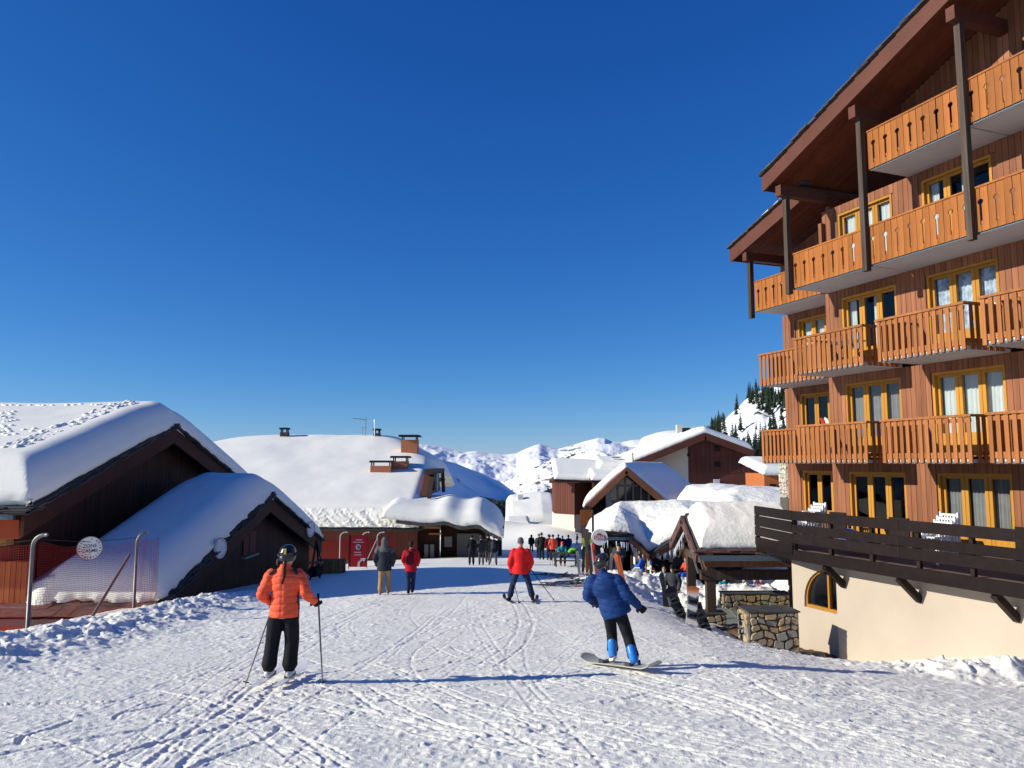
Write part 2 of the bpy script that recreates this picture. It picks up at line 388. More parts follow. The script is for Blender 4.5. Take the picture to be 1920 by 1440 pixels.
def build_ground():
    t_in = np.linspace(-.74, .74, 860); t_l = -np.geomspace(.745, 4, 40)[::-1]; t_r = np.geomspace(.745, 4, 40)
    t = np.concatenate([t_l, t_in, t_r])
    ys = np.concatenate([np.linspace(-25, 3.4, 30), np.exp(np.arange(math.log(3.5), math.log(60), .0034)), np.exp(np.arange(math.log(60.3), math.log(260), .012))])
    Yg, T = np.meshgrid(ys, t, indexing='ij')
    W = np.maximum(Yg, 3.5) if True else Yg
    X = T*W
    Z = ground_full(X, Yg)
    o = grid_mesh('snow_street', X, Yg, Z, SNOW_G, kind='structure'); o['label'] = 'trodden and skied snow covering the sloping village street'
build_ground()
# ================================================================== HOTEL (right)
HO = Vector((8.8, 23.65, 0)); HU = Vector((.3593, -.9332, 0)); HV = Vector((.9332, .3593, 0)); HZ = Vector((0, 0, 1))
def H(u, v, z): return HO+HU*u+HV*v+HZ*z
def hbox(mb, u0, u1, v0, v1, z0, z1): return mb.obox(H(u0, v0, z0), HU*(u1-u0), HV*(v1-v0), HZ*(z1-z0))
def hthing_part(name, m, parent, *boxes, **k):
    mb = MB()
    for b in boxes: hbox(mb, *b)
    return part(name, mb, m, parent, **k)

hotel = thing('apartment_hotel', 'tall timber clad apartment building on the right with stacked orange balconies and brown overhanging roof', 'apartment building', H(3, 1.4, -5))
UEND = 12.6
LV = [-2.35, 0.0, 2.7, 5.4, 8.1]         # undersides of the balcony slabs; -2.35 is the terrace

# ---- windows: (u0,u1,z0,z1,wall v,curtain)
windows = []
def lv_windows():
    for k, z in enumerate(LV):
        top = (0, 2.7, 5.4, 8.1, 10.8)[k]-.27 if k else -.27
        bot = z+.17 if k else z+.12
        for j, u0 in enumerate((.52, 3.62, 6.75, 9.9)):
            if k == 4 and j == 0: continue
            if k == 3: b = bot+.0
            else: b = bot
            if k == 4: top = 10.3 if j > 1 else 9.9
            windows.append((u0, u0+2.08, b, top, 1.44, k, j))
        if k in (0, 1, 2): windows.append((-2.92, -.95, bot, top, 2.75, k, -1))
lv_windows()
def curt_for(k, j):
    return {(0, 1): 'g', (1, 0): 'g', (1, 1): 'w', (2, 1): 'p', (2, 0): 'h', (3, 0): 'w', (3, 1): 'h', (2, -1): 'w', (4, 1): 'h', (1, 2): 'g', (2, 2): 'w', (3, 2): 'w', (0, 2): 'g'}.get((k, j), None)
def make_window(u0, u1, z0, z1, wv, k, j):
    fr = MB(); t = .07; v0, v1 = wv+.02, wv+.16
    hbox(fr, u0, u0+t, wv-.012, v1, z0, z1); hbox(fr, u1-t, u1, wv-.012, v1, z0, z1)
    hbox(fr, u0+t, u1-t, wv-.012, v1, z1-t, z1); hbox(fr, u0+t, u1-t, wv-.012, v1, z0, z0+t)
    w = (u1-u0-2*t)
    leaf = []
    m = .20; gw = (w-2*m-.16)/3; x = u0+t+.08
    hbox(fr, u0+t, u0+t+.08, wv+.09, v1, z0+t, z1-t)
    for i in range(3):
        leaf.append((x, x+gw)); x += gw
        if i < 2:
            hbox(fr, x, x+m*.47, wv+.085, v1, z0+t, z1-t); hbox(fr, x+m*.53, x+m, wv+.085, v1, z0+t, z1-t); hbox(fr, x+m*.47, x+m*.53, wv+.10, v1, z0+t, z1-t)
            x += m
    hbox(fr, x, u1-t, wv+.09, v1, z0+t, z1-t)
    for a, b in leaf:
        hbox(fr, a, b, wv+.095, v1, z1-t-.07, z1-t); hbox(fr, a, b, wv+.095, v1, z0+t, z0+t+.55 if z1-z0 > 1.9 else z0+t+.07)
    f = part('window', fr, WOOD_Y, hotel)
    gl = MB()
    for a, b in leaf:
        g = MB(); hbox(g, a, b, wv+.12, wv+.128, z0+t+.07, z1-t-.07); part('pane', g, GLASS, f)
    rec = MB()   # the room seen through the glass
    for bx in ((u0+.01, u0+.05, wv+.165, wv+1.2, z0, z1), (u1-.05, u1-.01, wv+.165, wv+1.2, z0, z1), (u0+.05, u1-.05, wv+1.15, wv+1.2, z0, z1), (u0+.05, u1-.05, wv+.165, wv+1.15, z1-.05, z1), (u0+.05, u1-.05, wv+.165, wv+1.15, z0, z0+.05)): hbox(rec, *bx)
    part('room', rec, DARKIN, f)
    c = curt_for(k, j)
    if c:
        for li, (a, b) in enumerate(leaf):
            if c == 'h' and li == 2: continue
            a2, b2 = (a-.03, b+.03) if c in 'wp' else (a-.03, a+(b-a)*(.8 if li != 1 else 1.0))
            if c == 'h': a2, b2 = (a-.03, a+(b-a)*.5) if li == 0 else (a+(b-a)*.55, b+.03)
            n = 26; mb = MB(); vs = []
            for i in range(n+1):
                q = i/n; uu = a2+(b2-a2)*q; vv = wv+.22+.022*math.sin(q*26+li*2+k)+.012*math.sin(q*61)
                vs += [H(uu, vv, z0+.12), H(uu, vv+.01, z1-.12)]
            mb.add(vs, [(2*i, 2*i+2, 2*i+3, 2*i+1) for i in range(n)])
            part('curtain', mb, {'w': CURT_W, 'g': CURT_G, 'p': CURT_P, 'h': CURT_W}[c], f, smooth=True)
for w in windows: make_window(*w)

# ---- cladding boards: real boards on a backing wall, none over the windows
def verge_z(u): return 8.75+.356*(u+.55)         # underside of the main fascia
def soff_z(u): return verge_z(u)+.30
boards = 0
def clad(u0, u1, wv, z0, z1, ztop=None, width=.165):
    """boards from u0 to u1; split round the windows in this wall"""
    global boards
    n = max(1, round((u1-u0)/width)); w = (u1-u0)/n
    for i in range(n):
        a, b = u0+i*w, u0+(i+1)*w
        zt = z1 if ztop is None else min(z1, ztop((a+b)/2))
        if zt-z0 < .08: continue
        spans = [(z0, zt)]
        for (wu0, wu1, wz0, wz1, v, k, j) in windows:
            if abs(v-wv) < .3 and b > wu0+.02 and a < wu1-.02:
                ns = []
                for s0, s1 in spans:
                    if wz0 <= s0+.01 and wz1 >= s1-.01: continue
                    if wz1 < s0 or wz0 > s1: ns.append((s0, s1)); continue
                    if wz0 > s0: ns.append((s0, wz0))
                    if wz1 < s1: ns.append((wz1, s1))
                spans = ns
        for s0, s1 in spans:
            if s1-s0 < .05: continue
            mb = MB(); pr = random.uniform(0, .004)
            hbox(mb, a+.006, b-.006, wv-.022-pr, wv+.012, s0+.002, s1-.002); part('cladding_board', mb, WOOD_B, hotel); boards += 1
def backing(u0, u1, wv, z0, z1, ws):
    mb = MB(); cur = u0
    for (a, b, wz0, wz1) in sorted(ws):
        hbox(mb, cur, a, wv+.013, wv+.15, z0, z1)
        if wz0 > z0: hbox(mb, a, b, wv+.013, wv+.15, z0, wz0)
        if wz1 < z1: hbox(mb, a, b, wv+.013, wv+.15, wz1, z1)
        cur = b
    hbox(mb, cur, u1, wv+.013, wv+.15, z0, z1)
    return mb
lv_top = [0.0, 2.7, 5.4, 8.1, 13.6]
for k in range(5):
    z0 = LV[k]+(.16 if k else .1); z1 = lv_top[k]
    ws = [(w[0], w[1], w[2], w[3]) for w in windows if w[5] == k and w[4] == 1.44]
    if k < 3:
        part('wall', backing(-.14, UEND, 1.44, z0, z1, ws), WOOD_B, hotel)
        clad(-.14, .52, 1.44, z0, z1); clad(.52, 2.6, 1.44, z0, z1); clad(2.6, 9.0, 1.44, z0, z1)
        wa = [(w[0], w[1], w[2], w[3]) for w in windows if w[5] == k and w[4] == 2.75]
        part('wall', backing(-3.7, 0, 2.75, z0, z1, wa), WOOD_B, hotel); clad(-3.7, -.3, 2.75, z0, z1)
    else:
        b0 = -.14 if k == 3 else 3.1
        mb = MB(); cur = b0
        prof = lambda u: soff_z(u)-.06
        segs = []
        for (a, b, wz0, wz1) in sorted(ws): segs += [(cur, a, None), (a, b, (wz0, wz1))]; cur = b
        segs += [(cur, UEND, None)]
        for a, b, wz in segs:
            if b-a < .01: continue
            ta, tb = (min(z1, prof(a)), min(z1, prof(b))) if k == 3 else (prof(a), prof(b))
            if k == 3: ta, tb = min(prof(a), 8.1), min(prof(b), 8.1)
            lo = z0
            if wz:
                lo = wz[1]
            if min(ta, tb) > lo+.01: mb.prism([H(a, 1.453, lo), H(b, 1.453, lo), H(b, 1.453, tb), H(a, 1.453, ta)], HV*.14)
        part('wall', mb, WOOD_B, hotel)
        clad(b0, 9.0, 1.44, z0, 8.1 if k == 3 else 13.6, ztop=prof)
# wall A upper part under its own roof, gable side faces
mb = MB(); mb.prism([H(-3.7, 2.763, 5.56), H(0, 2.763, 5.56), H(0, 2.763, 8.6), H(-3.7, 2.763, 7.6)], HV*.14); part('wall', mb, WOOD_B, hotel)
clad(-3.7, -.3, 2.75, 5.56, 8.6, ztop=lambda u: 7.55+.27*(u+3.7))
hthing_part('side_wall', WOOD_B, hotel, (-.16, -.02, 1.6, 2.6, LV[0], 8.3)); hthing_part('side_wall', WOOD_B, hotel, (-3.7, -3.56, 2.92, 10, LV[0]-3, 7.4), (-3.9, UEND, 9.9, 10.1, -6, 7.2))
hthing_part('corner_post', WOOD_B, hotel, (-.15, -.02, 1.26, 1.40, 5.56, 7.7))
# dividing fins between the flats on the lower storeys

# ---- balconies
def slab(u0, u1, v0, v1, z, name='balcony'):
    mb = MB(); hbox(mb, u0+.03, u1-.03, v0+.03, v1, z, z+.09)
    return part(name, mb, CONC, hotel)
def flashing(b, u0, u1, v0, z): hthing_part('edge_strip', GUTTER, b, (u0+.03, u1-.03, v0+.012, v0+.029, z-.02, z+.03))
slat_cache = {}
def slat_mesh(kind, m):
    """local slat: x along u, y along v, z up"""
    key = kind
    if key in slat_cache: return slat_cache[key]
    if kind == 'plain':
        me = bpy.data.meshes.new('slat'); mb = MB(); mb.box(-.052, .052, -.014, .014, 0, 1.09)
    elif kind == 'board': me = bpy.data.meshes.new('board'); mb = MB(); mb.box(-.094, .094, -.014, .014, 0, 1.06)
    else:
        s = 1 if kind == 'notch_r' else -1
        me = bpy.data.meshes.new('board'); mb = MB(); e = .093
        pts = [(-e, 0), (e, 0), (e, .14), (e-.024, .14), (e-.024, .66)]
        for a in (-60, -30, 0, 30, 60, 88): pts.append((e-.066*math.cos(R(a)), .715+.066*math.sin(R(a))))
        pts += [(e, .785), (e, 1.06), (-e, 1.06)]
        mb.prism([(s*x, -.014, z) for x, z in pts], (0, .028, 0))
    me.from_pydata(mb.v, [], mb.f); me.materials.append(m); me.update()
    slat_cache[key] = me; return me
HROT = math.atan2(HU.y, HU.x)
def put(me, name, parent, u, v, z, rz=0):
    o = link(name, me, parent); o.location = H(u, v, z)-woff(parent)
    o.rotation_euler = (random.uniform(-.006, .006), random.uniform(-.004, .004), HROT+rz); return o
def open_balcony(u0, u1, v0, v1, z, left=True, right=True):
    b = slab(u0, u1, v0, v1, z); flashing(b, u0, u1, v0, z)
    me = slat_mesh('plain', WOOD_S); n = int(round((u1-u0-.1)/.195))
    for i in range(n+1): put(me, 'slat', b, u0+.06+(u1-u0-.12)*i/n, v0-.014, z-.0)
    for side, u in ((left, u0), (right, u1)):
        if side:
            m2 = int((v1-v0)/.2)
            for i in range(1, m2): put(me, 'slat', b, u+(.014 if u == u1 else -.014), v0+i*.2, z, R(90))
    hb = MB(); hbox(hb, u0-.03, u1+.03, v0-.06, v0+.05, z+1.09, z+1.15); part('handrail', hb, WOOD_S, b)
    hb = MB(); hbox(hb, u0+.02, u1-.02, v0+.002, v0+.035, z+.105, z+.25); part('lower_rail', hb, WOOD_S, b)
    hb = MB(); hbox(hb, u0+.02, u1-.02, v0+.002, v0+.035, z+.96, z+1.06); part('upper_rail', hb, WOOD_S, b)
    for side, u in ((left, u0), (right, u1)):
        if side:
            hb = MB(); hbox(hb, u-.04, u+.05, v0+.05, v1-.02, z+1.09, z+1.15); part('handrail', hb, WOOD_S, b)
            hb = MB(); hbox(hb, u-.035 if u == u1 else u+.002, u-.002 if u == u1 else u+.035, v0+.04, v1-.05, z+.17, z+.27); part('lower_rail', hb, WOOD_S, b)
    return b
def flat_balcony(u0, u1, v0, v1, z, right=False, left=True):
    b = slab(u0, u1, v0, v1, z); flashing(b, u0, u1, v0, z)
    n = int(round((u1-u0)/.2)); w = (u1-u0)/n
    for i in range(n):
        put(slat_mesh('notch_r' if i % 2 == 0 else 'notch_l', WOOD_O), 'board', b, u0+w*(i+.5), v0-.014, z+.02)
    hb = MB(); hbox(hb, u0-.02, u1+.02, v0-.05, v0+.04, z+1.08, z+1.125); part('handrail', hb, WOOD_O, b)
    for q in (.19, .86):
        hb = MB(); hbox(hb, u0+.02, u1-.02, v0+.002, v0+.03, z+q, z+q+.09); part('back_rail', hb, WOOD_O, b)
    if left:
        m2 = int((v1-v0)/.2)
        for i in range(m2): put(slat_mesh('board', WOOD_O), 'side_board', b, u0-.016, v0+.1+i*.2, z+.02, R(90))
        hb = MB(); hbox(hb, u0-.05, u0+.04, v0+.04, v1-.02, z+1.08, z+1.125); part('handrail', hb, WOOD_O, b)
    return b
for k in (1, 2):
    z = LV[k]
    open_balcony(-3.3, -.2, 1.32, 2.75, z, left=True, right=False)
    open_balcony(0, 2.7, 0, 1.44, z); open_balcony(3.31, 5.92, -.12, 1.42, z)
    open_balcony(6.42, 9.05, -.22, 1.42, z); open_balcony(9.6, 12.3, -.32, 1.42, z)
flat_balcony(-3.4, -.16, 1.30, 2.75, LV[3])
flat_balcony(0, 3.1, 0, 1.44, LV[3]); flat_balcony(3.1, UEND, -.05, 1.44, LV[3], left=False)
flat_balcony(3.2, 6.2, 0, 1.44, LV[4]); flat_balcony(6.2, UEND, -.05, 1.44, LV[4], left=False)

# ---- posts and beams under the verge
def post(u, v, z0, z1): hthing_part('post', WOOD_P, hotel, (u-.08, u+.08, v-.08, v+.08, z0, z1))
post(.0, -.13, 5.25, 8.38); post(3.09, -.15, 5.25, 9.6); post(6.26, -.16, 5.25, 10.7); post(9.4, -.16, 5.25, 11.8); post(-3.5, 1.2, 5.2, 7.3)
for u, z in ((0, 8.38), (3.09, 9.6), (6.26, 10.7), (9.4, 11.8)):
    hthing_part('roof_beam', FASCIA, hotel, (u-.12, u+.12, -.43, 1.4, z, z+.34))
hthing_part('roof_beam', FASCIA, hotel, (-3.6, -3.38, .95, 2.75, 7.3, 7.6))
# ---- roofs
def hotel_roof(u0, u1, zb, slope, vverge, vin, label, snow=None):
    """zb: underside of fascia at u0"""
    L = UEND+8 if u1 is None else u1
    f = lambda u: zb+slope*(u-u0)
    mb = MB(); fh = .50
    mb.prism([H(u0, vverge+.06, f(u0)+.36), H(L, vverge+.06, f(L)+.36), H(L, vverge+.06, f(L)+fh), H(u0, vverge+.06, f(u0)+fh)], HV*(vin-vverge-.06))
    rf = part('roof', mb, FASCIA, hotel)
    mb = MB(); mb.prism([H(u0, vverge, f(u0)), H(L, vverge, f(L)), H(L, vverge, f(L)+fh+.03), H(u0, vverge, f(u0)+fh+.03)], HV*.055); part('fascia', mb, FASCIA, rf)
    mb = MB(); mb.prism([H(u0-.05, vverge, f(u0)+.04), H(u0-.003, vverge, f(u0)+.04), H(u0-.003, vverge, f(u0)+fh), H(u0-.05, vverge, f(u0)+fh)], HV*(vin-vverge)); part('eave_board', mb, FASCIA, rf)
    # soffit boards along u
    v = vverge+.06; i = 0
    while v < min(vin, 3.0)-.02:
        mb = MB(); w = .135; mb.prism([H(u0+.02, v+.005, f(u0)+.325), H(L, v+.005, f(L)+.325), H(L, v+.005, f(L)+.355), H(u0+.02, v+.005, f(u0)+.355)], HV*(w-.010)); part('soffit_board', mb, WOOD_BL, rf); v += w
    # slates along the verge
    u = u0-.1
    while u < min(L, 14):
        w = random.uniform(.24, .42); z = f(u)+fh+.035; dz = random.uniform(0, .02)
        for lay in range(2):
            mb = MB(); o = H(u, vverge-.07-random.uniform(0, .05), z+dz+lay*.035)
            mb.obox(o, HU*w+HZ*(slope*w*.82), HV*random.uniform(.5, .62), HZ*.028); part('slate', mb, SLATE, rf)
        u += w*.86
    return rf
mainroof = hotel_roof(-.62, None, 8.72, .356, -.5, 10.2, '')
mb = MB(); mb.prism([H(-.6, -.42, 9.26), H(15, -.42, 9.26+15.6*.356), H(15, -.42, 9.5+15.6*.356), H(-.6, -.42, 9.34)], HV*10); 
aroof = hotel_roof(-4.2, -.45, 7.42, .30, .88, 10.2, '')
mb = MB()
n = 16
for i in range(n):
    a0 = -3.4+3.0*i/n; a1 = -3.4+3.0*(i+1)/n; h0 = .13*math.sin(math.pi*min(1, (i)/5.) / 2)+.02; h1 = .13*math.sin(math.pi*min(1, (i+1)/5.)/2)+.02
    z0 = 7.42+.3*(a0+4.2)+.60; z1 = 7.42+.3*(a1+4.2)+.60
    mb.prism([H(a0, .95, z0), H(a1, .95, z1), H(a1, .95, z1+h1), H(a0, .95, z0+h0)], HV*8)
part('roof_snow', mb, SNOW_R, aroof, smooth=False)
# far side stone end wall of the hotel and its small far balcony

# ================================================================== TERRACE
TZ = -2.35
terr = thing('timber_terrace', 'long terrace with dark brown horizontal plank railing running above the cream wall', 'terrace', H(5, -1.5, -4.6))
hthing_part('deck', mat('deck_boards', (.16, .12, .1), .8), terr, (2.3, UEND, -2.22, 1.42, TZ-.12, TZ+.03), (-.2, 2.3, -1.5, 1.42, TZ-.12, TZ+.03), (-3.9, -.2, .2, 2.72, TZ-.12, TZ+.03))
hthing_part('edge_beam', WOOD_DD, terr, (2.25, UEND, -2.31, -2.24, TZ-.22, TZ+.06))
def rail_run(P, Q, zt, nseg, rows):
    P, Q = Vector(P), Vector(Q); d = (Q-P); L = d.length; dn = d.normalized(); side = Vector((dn.y, -dn.x, 0))
    if side.x > 0: side = -side
    for s in range(nseg):
        a = P+d*(s/nseg); b = P+d*((s+1)/nseg)
        for (z1, h) in rows:
            mb = MB(); mb.bar(a+dn*.004+HZ*(z1-h/2), b-dn*.004+HZ*(z1-h/2), .045, h); part('plank', mb, WOOD_DD, terr)
    n = int(L/1.25)
    for i in range(n+1):
        p = P+d*(i/n)-side*.075; mb = MB(); mb.bar(p+HZ*(TZ-.2), p+HZ*(zt-.03), .09, .09, up=dn); part('post', mb, WOOD_D, terr)
rows = [(-1.27, .24), (-1.63, .215), (-1.865, .25)]
p0 = H(2.25, -2.30, 0); p1 = H(UEND, -2.30, 0)
rail_run(p0, p1, -1.27, 3, rows)
pl = H(-.12, -1.62, 0)
rail_run(pl, p0, -1.27, 1, [(-1.27, .26), (-1.55, .30), (-1.87, .26), (-2.17, .24)])
mb = MB(); mb.bar(H(-.12, -1.58, TZ-.1), H(2.25, -2.24, TZ-.1), .06, .26); part('edge_beam', mb, WOOD_DD, terr)
for u in (3.22, 5.5, 7.8, 10.1):
    mb = MB(); mb.bar(H(u, -1.56, -3.12), H(u, -2.16, -2.60), .13, .15, up=HZ); mb.bar(H(u, -1.56, -2.53), H(u, -2.22, -2.53), .13, .10); part('bracket', mb, WOOD_D, terr)

# ================================================================== CREAM WALL with the arched window
bw = thing('cream_basement_wall', 'smooth cream rendered wall under the terrace with an arched window at its left end', 'wall', H(5, -1.3, -5.2))
arc = [(1.40, -3.97)]
for i in range(14):
    a = R(184-i*(184-58)/13); arc.append((2.36+.95*math.cos(a), -3.80+.94*math.sin(a)))
arc = [(1.40, -3.97)]+[p for p in arc[1:] if p[0] <= 2.94]+[(2.945, -3.07)]
v1 = -1.25
poly = [(.95, -6.5), (2.945, -6.5), (2.945, -3.97)]+arc+[(2.945, TZ-.13), (.95, TZ-.13)]
mb = MB(); mb.prism([H(a, v1, z) for a, z in poly], HV*.35); part('recessed_wall', mb, TAN, bw)
hthing_part('wall', TAN, bw, (2.95, UEND, -1.56, -1.0, -6.5, TZ-.13))
hthing_part('end_wall', TAN, bw, (.95, 1.30, v1+.352, 4, -6.5, TZ-.13))
fr = MB(); inner = [(2.36+(a-2.36)*.94, -3.5+(z+3.5)*.92) for a, z in arc]
inner[0] = (1.46, -3.90); inner[-1] = (2.945, -3.14)
for i in range(len(arc)-1):
    fr.prism([H(arc[i][0], v1+.06, arc[i][1]), H(arc[i+1][0], v1+.06, arc[i+1][1]), H(inner[i+1][0], v1+.06, inner[i+1][1]), H(inner[i][0], v1+.06, inner[i][1])], HV*.1)
hbox(fr, 1.42, 2.945, v1+.055, v1+.165, -3.97, -3.89); hbox(fr, 2.25, 2.31, v1+.05, v1+.16, -3.89, -2.95)
aw = part('arched_window', fr, WOOD_Y, bw)
g = MB(); g.prism([H(a, v1+.12, z) for a, z in [(1.47, -3.93)]+inner[1:]+[(2.945, -3.93)]], HV*.008); part('pane', g, GLASS, aw)
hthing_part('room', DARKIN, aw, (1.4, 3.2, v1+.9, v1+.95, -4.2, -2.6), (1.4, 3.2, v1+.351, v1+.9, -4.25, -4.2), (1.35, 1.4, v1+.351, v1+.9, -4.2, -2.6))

# ================================================================== dry stone walls
STONE = [mat('stone_buff', (.36, .29, .19), .85, noise=(5, .2), bump=(18, .5, .02)), mat('stone_grey', (.27, .25, .21), .85, noise=(5, .25), bump=(18, .5, .02)), mat('stone_ochre', (.40, .29, .15), .85, noise=(6, .2), bump=(18, .5, .02))]
MORT = mat('mortar', (.10, .09, .075), .95, bump=(20, .5, .02))
def stone_face(parent, o, a, b, nrm, size=.24):
    """irregular stones over the rectangle o + s*a + t*b, standing out along nrm"""
    o, a, b, nrm = map(Vector, (o, a, b, nrm)); La, Lb = a.length, b.length; an, bn = a.normalized(), b.normalized(); z = 0
    rng = random.Random(int(La*100+Lb*37))
    while z < Lb-.02:
        h = min(rng.uniform(.7, 1.25)*size, Lb-z)
        if Lb-z-h < size*.4: h = Lb-z
        x = 0
        while x < La-.02:
            w = min(rng.uniform(.7, 1.9)*size, La-x)
            if La-x-w < size*.4: w = La-x
            g = .010; c = .03
            j = lambda: rng.uniform(-.018, .018)
            pts = [(x+g, z+g+c), (x+g+c, z+g), (x+w-g-c+j(), z+g), (x+w-g, z+g+c), (x+w-g, z+h-g-c), (x+w-g-c+j(), z+h-g), (x+g+c, z+h-g), (x+g, z+h-g-c+j())]
            d = rng.uniform(.025, .06)
            pts = [(min(max(px+j()*1.1+.05*math.sin(pz*7+px*3+La), g), La-g), min(max(pz+j()*1.1+.055*math.sin(px*8+pz*2+La*3), g), Lb-g)) for px, pz in pts]
            P = [o+an*px+bn*pz-nrm*.02 for px, pz in pts]; cx = o+an*(x+w/2)+bn*(z+h/2)
            Q = [cx+(p-cx)*.86+nrm*d for p in [o+an*px+bn*pz for px, pz in pts]]
            mb = MB(); n = 8; flip = an.cross(bn).dot(nrm) < 0
            fs = [tuple(range(8, 16))]+[(i, (i+1) % n, n+(i+1) % n, n+i) for i in range(n)]
            if flip: fs = [f[::-1] for f in fs]
            mb.add(P+Q, fs); part('stone', mb, rng.choice(STONE), parent); x += w
        z += h
def stone_block(label, P, dirx, L, diry, W, z0, z1, faces=('f', 'l'), size=.175):
    P = Vector((P[0], P[1], 0)); dx = Vector((dirx[0], dirx[1], 0)).normalized(); dy = Vector((diry[0], diry[1], 0)).normalized()
    t = thing('stone_wall', label, 'stone wall', (P.x, P.y, z0), group=None)
    mb = MB(); mb.obox(P+HZ*z0, dx*L, dy*W, HZ*(z1-z0)); part('core', mb, MORT, t)
    cb = MB(); cb.obox(P+HZ*(z1+.004)-dx*.04-dy*.04, dx*(L+.08), dy*(W+.08), HZ*.035); part('coping', cb, SLATE, t)
    up = HZ*(z1-z0)
    if 'f' in faces: stone_face(t, P+HZ*z0, dx*L, up, -dy, size)
    if 'l' in faces: stone_face(t, P+dy*W+HZ*z0, -dy*W, up, -dx, size)
    if 'r' in faces: stone_face(t, P+dx*L+HZ*z0, dy*W, up, dx, size)
    return t
stone_block('larger square block of mortared buff stones at the foot of the cream wall', (5.98, 19.85), (1, .03), 1.25, (-.05, 1), .8, -5.1, -3.76, ('f', 'l'))
stone_block('low stone wall behind the grey ramp, under the timber shelter', (7.1, 26.3), (1, .02), 2.2, (-.02, 1), .5, -6.2, -4.38, ('f', 'l'))
stone_block('small stone pier carrying the front post of the timber shelter', (5.82, 23.7), (1, 0), .6, (0, 1), .6, -5.6, -4.54, ('f', 'l', 'r'), .15)
rp = thing('ramp', 'smooth grey concrete ramp between the small pier and the stone block', 'ramp', (6.8, 24, -5.1))
mb = MB(); mb.prism([(6.45, 23.2, -5.5), (6.45, 26.2, -5.5), (6.45, 26.2, -4.8), (6.45, 23.2, -5.1)], (.7, 0, 0)); mb.prism([(7.16, 23.0, -5.6), (7.16, 26.0, -5.6), (7.16, 26.0, -4.8), (7.16, 23.0, -5.1)], (.5, 0, -.06)); part('slab', mb, mat('ramp_grey', (.2, .22, .2), .8, noise=(2, .1)), rp)
rk = random.Random(4)
# bare trodden earth showing at the wall foot
U_, V_ = np.meshgrid(np.linspace(-.9, 3.0, 60), np.linspace(-3.1, -1.2, 40), indexing='ij')
ex = HO.x+HU.x*U_+HV.x*V_; ey = HO.y+HU.y*U_+HV.y*V_
eb = np.clip(np.minimum(np.minimum(U_+.9, 3.0-U_)/.5, (V_+3.1)/.8), 0, 1)+fbm(ex*2.5, ey*2.5, 3, 6)*.45
ez = ground_base(ex, ey)-.12+np.clip(eb, 0, 1)*.36+fbm(ex*5, ey*5, 3, 7)*.05
eo = grid_mesh('bare_earth', ex, ey, ez, mat('earth', (.15, .10, .06), .95, noise=(4, .35), bump=(12, .6, .04)), kind='structure')
for i in range(22):
    p = H(rk.uniform(.4, 2.9), rk.uniform(-2.5, -1.6), 0); z = gz(p.x, p.y)
    mb = MB(); mb.ball((p.x, p.y, z+.17), (rk.uniform(.12, .26), rk.uniform(.12, .24), rk.uniform(.07, .13)), 7, 5)
    mb.v = [(x+rk.uniform(-.03, .03), y+rk.uniform(-.03, .03), zz+rk.uniform(-.02, .02)) for x, y, zz in mb.v]
    tag(part('rock', mb, rk.choice(STONE)), 'loose brownish rock lying by the foot of the cream wall below the arched window', 'rock', 'loose rocks at the wall foot')
# ================================================================== SNOW ROOFS
def snow_sheet(name, x0, x1, y0, y1, top, thick, mtl, parent, nx=90, ny=70, over=.0, seed=0, round_=.55, rag=.10, rough=.012):
    """snow lying on a rectangle: top(x,y) is the roof surface, thick the depth; rounded rims, ragged lower edge"""
    def spaced(a, b, n):
        t = np.linspace(-1, 1, n); t = np.sign(t)*(1-(1-np.abs(t))**1.35)
        return a+(b-a)*(t+1)/2
    xs, ys = spaced(x0, x1, nx), spaced(y0, y1, ny)
    Yg, Xg = np.meshgrid(ys, xs, indexing='ij')
    # rounded profile by distance to rim
    d = np.minimum(np.minimum(Xg-x0, x1-Xg), np.minimum(Yg-y0, y1-Yg))
    q = np.clip(d/(thick*round_*1.6), 0, 1); prof = np.sqrt(np.clip(1-(1-q)**2, 0, 1))
    base = top(Xg, Yg)
    n = fbm(Xg*.25+seed, Yg*.25, 2, seed)*.10*min(thick, 1)+fbm(Xg*1.6, Yg*1.6+seed, 3, seed+5)*rough+fbm(Xg*4.2, Yg*4.2+seed, 3, seed+8)*rough*.4
    Z = base+thick*(.12+.88*prof)*(1+n*.6)+n*.4*prof
    # bulge outwards at mid height of the rim
    bul = np.sin(np.clip(q, 0, 1)*math.pi)*0
    cxm, cym = (x0+x1)/2, (y0+y1)/2
    # outer skirt rings
    ringv = []
    X = np.pad(Xg, 1, mode='edge'); Y = np.pad(Yg, 1, mode='edge'); Zp = np.pad(Z, 1, mode='edge')
    rimb = np.pad(base, 1, mode='edge')
    jag = (fbm(X*3.1+seed, Y*3.1, 3, seed+9))*rag
    out = np.zeros_like(X, bool); out[0, :] = out[-1, :] = out[:, 0] = out[:, -1] = True
    Zp[out] = (rimb+np.abs(jag)*.2-.02)[out]
    sgnx = np.zeros_like(X); sgny = np.zeros_like(X); sgnx[:, 0] = -1; sgnx[:, -1] = 1; sgny[0, :] = -1; sgny[-1, :] = 1
    X = X+sgnx*(jag-.03); Y = Y+sgny*(jag-.03)
    # second ring: push outward for overhang
    for ring, s in ((1, 1),):
        sx = np.zeros_like(X); sy = np.zeros_like(X)
        sx[:, ring] = -1; sx[:, -1-ring] = 1; sy[ring, :] = -1; sy[-1-ring, :] = 1
        X = X+sx*over; Y = Y+sy*over
    return grid_mesh(name, X, Y, Zp, mtl, parent)
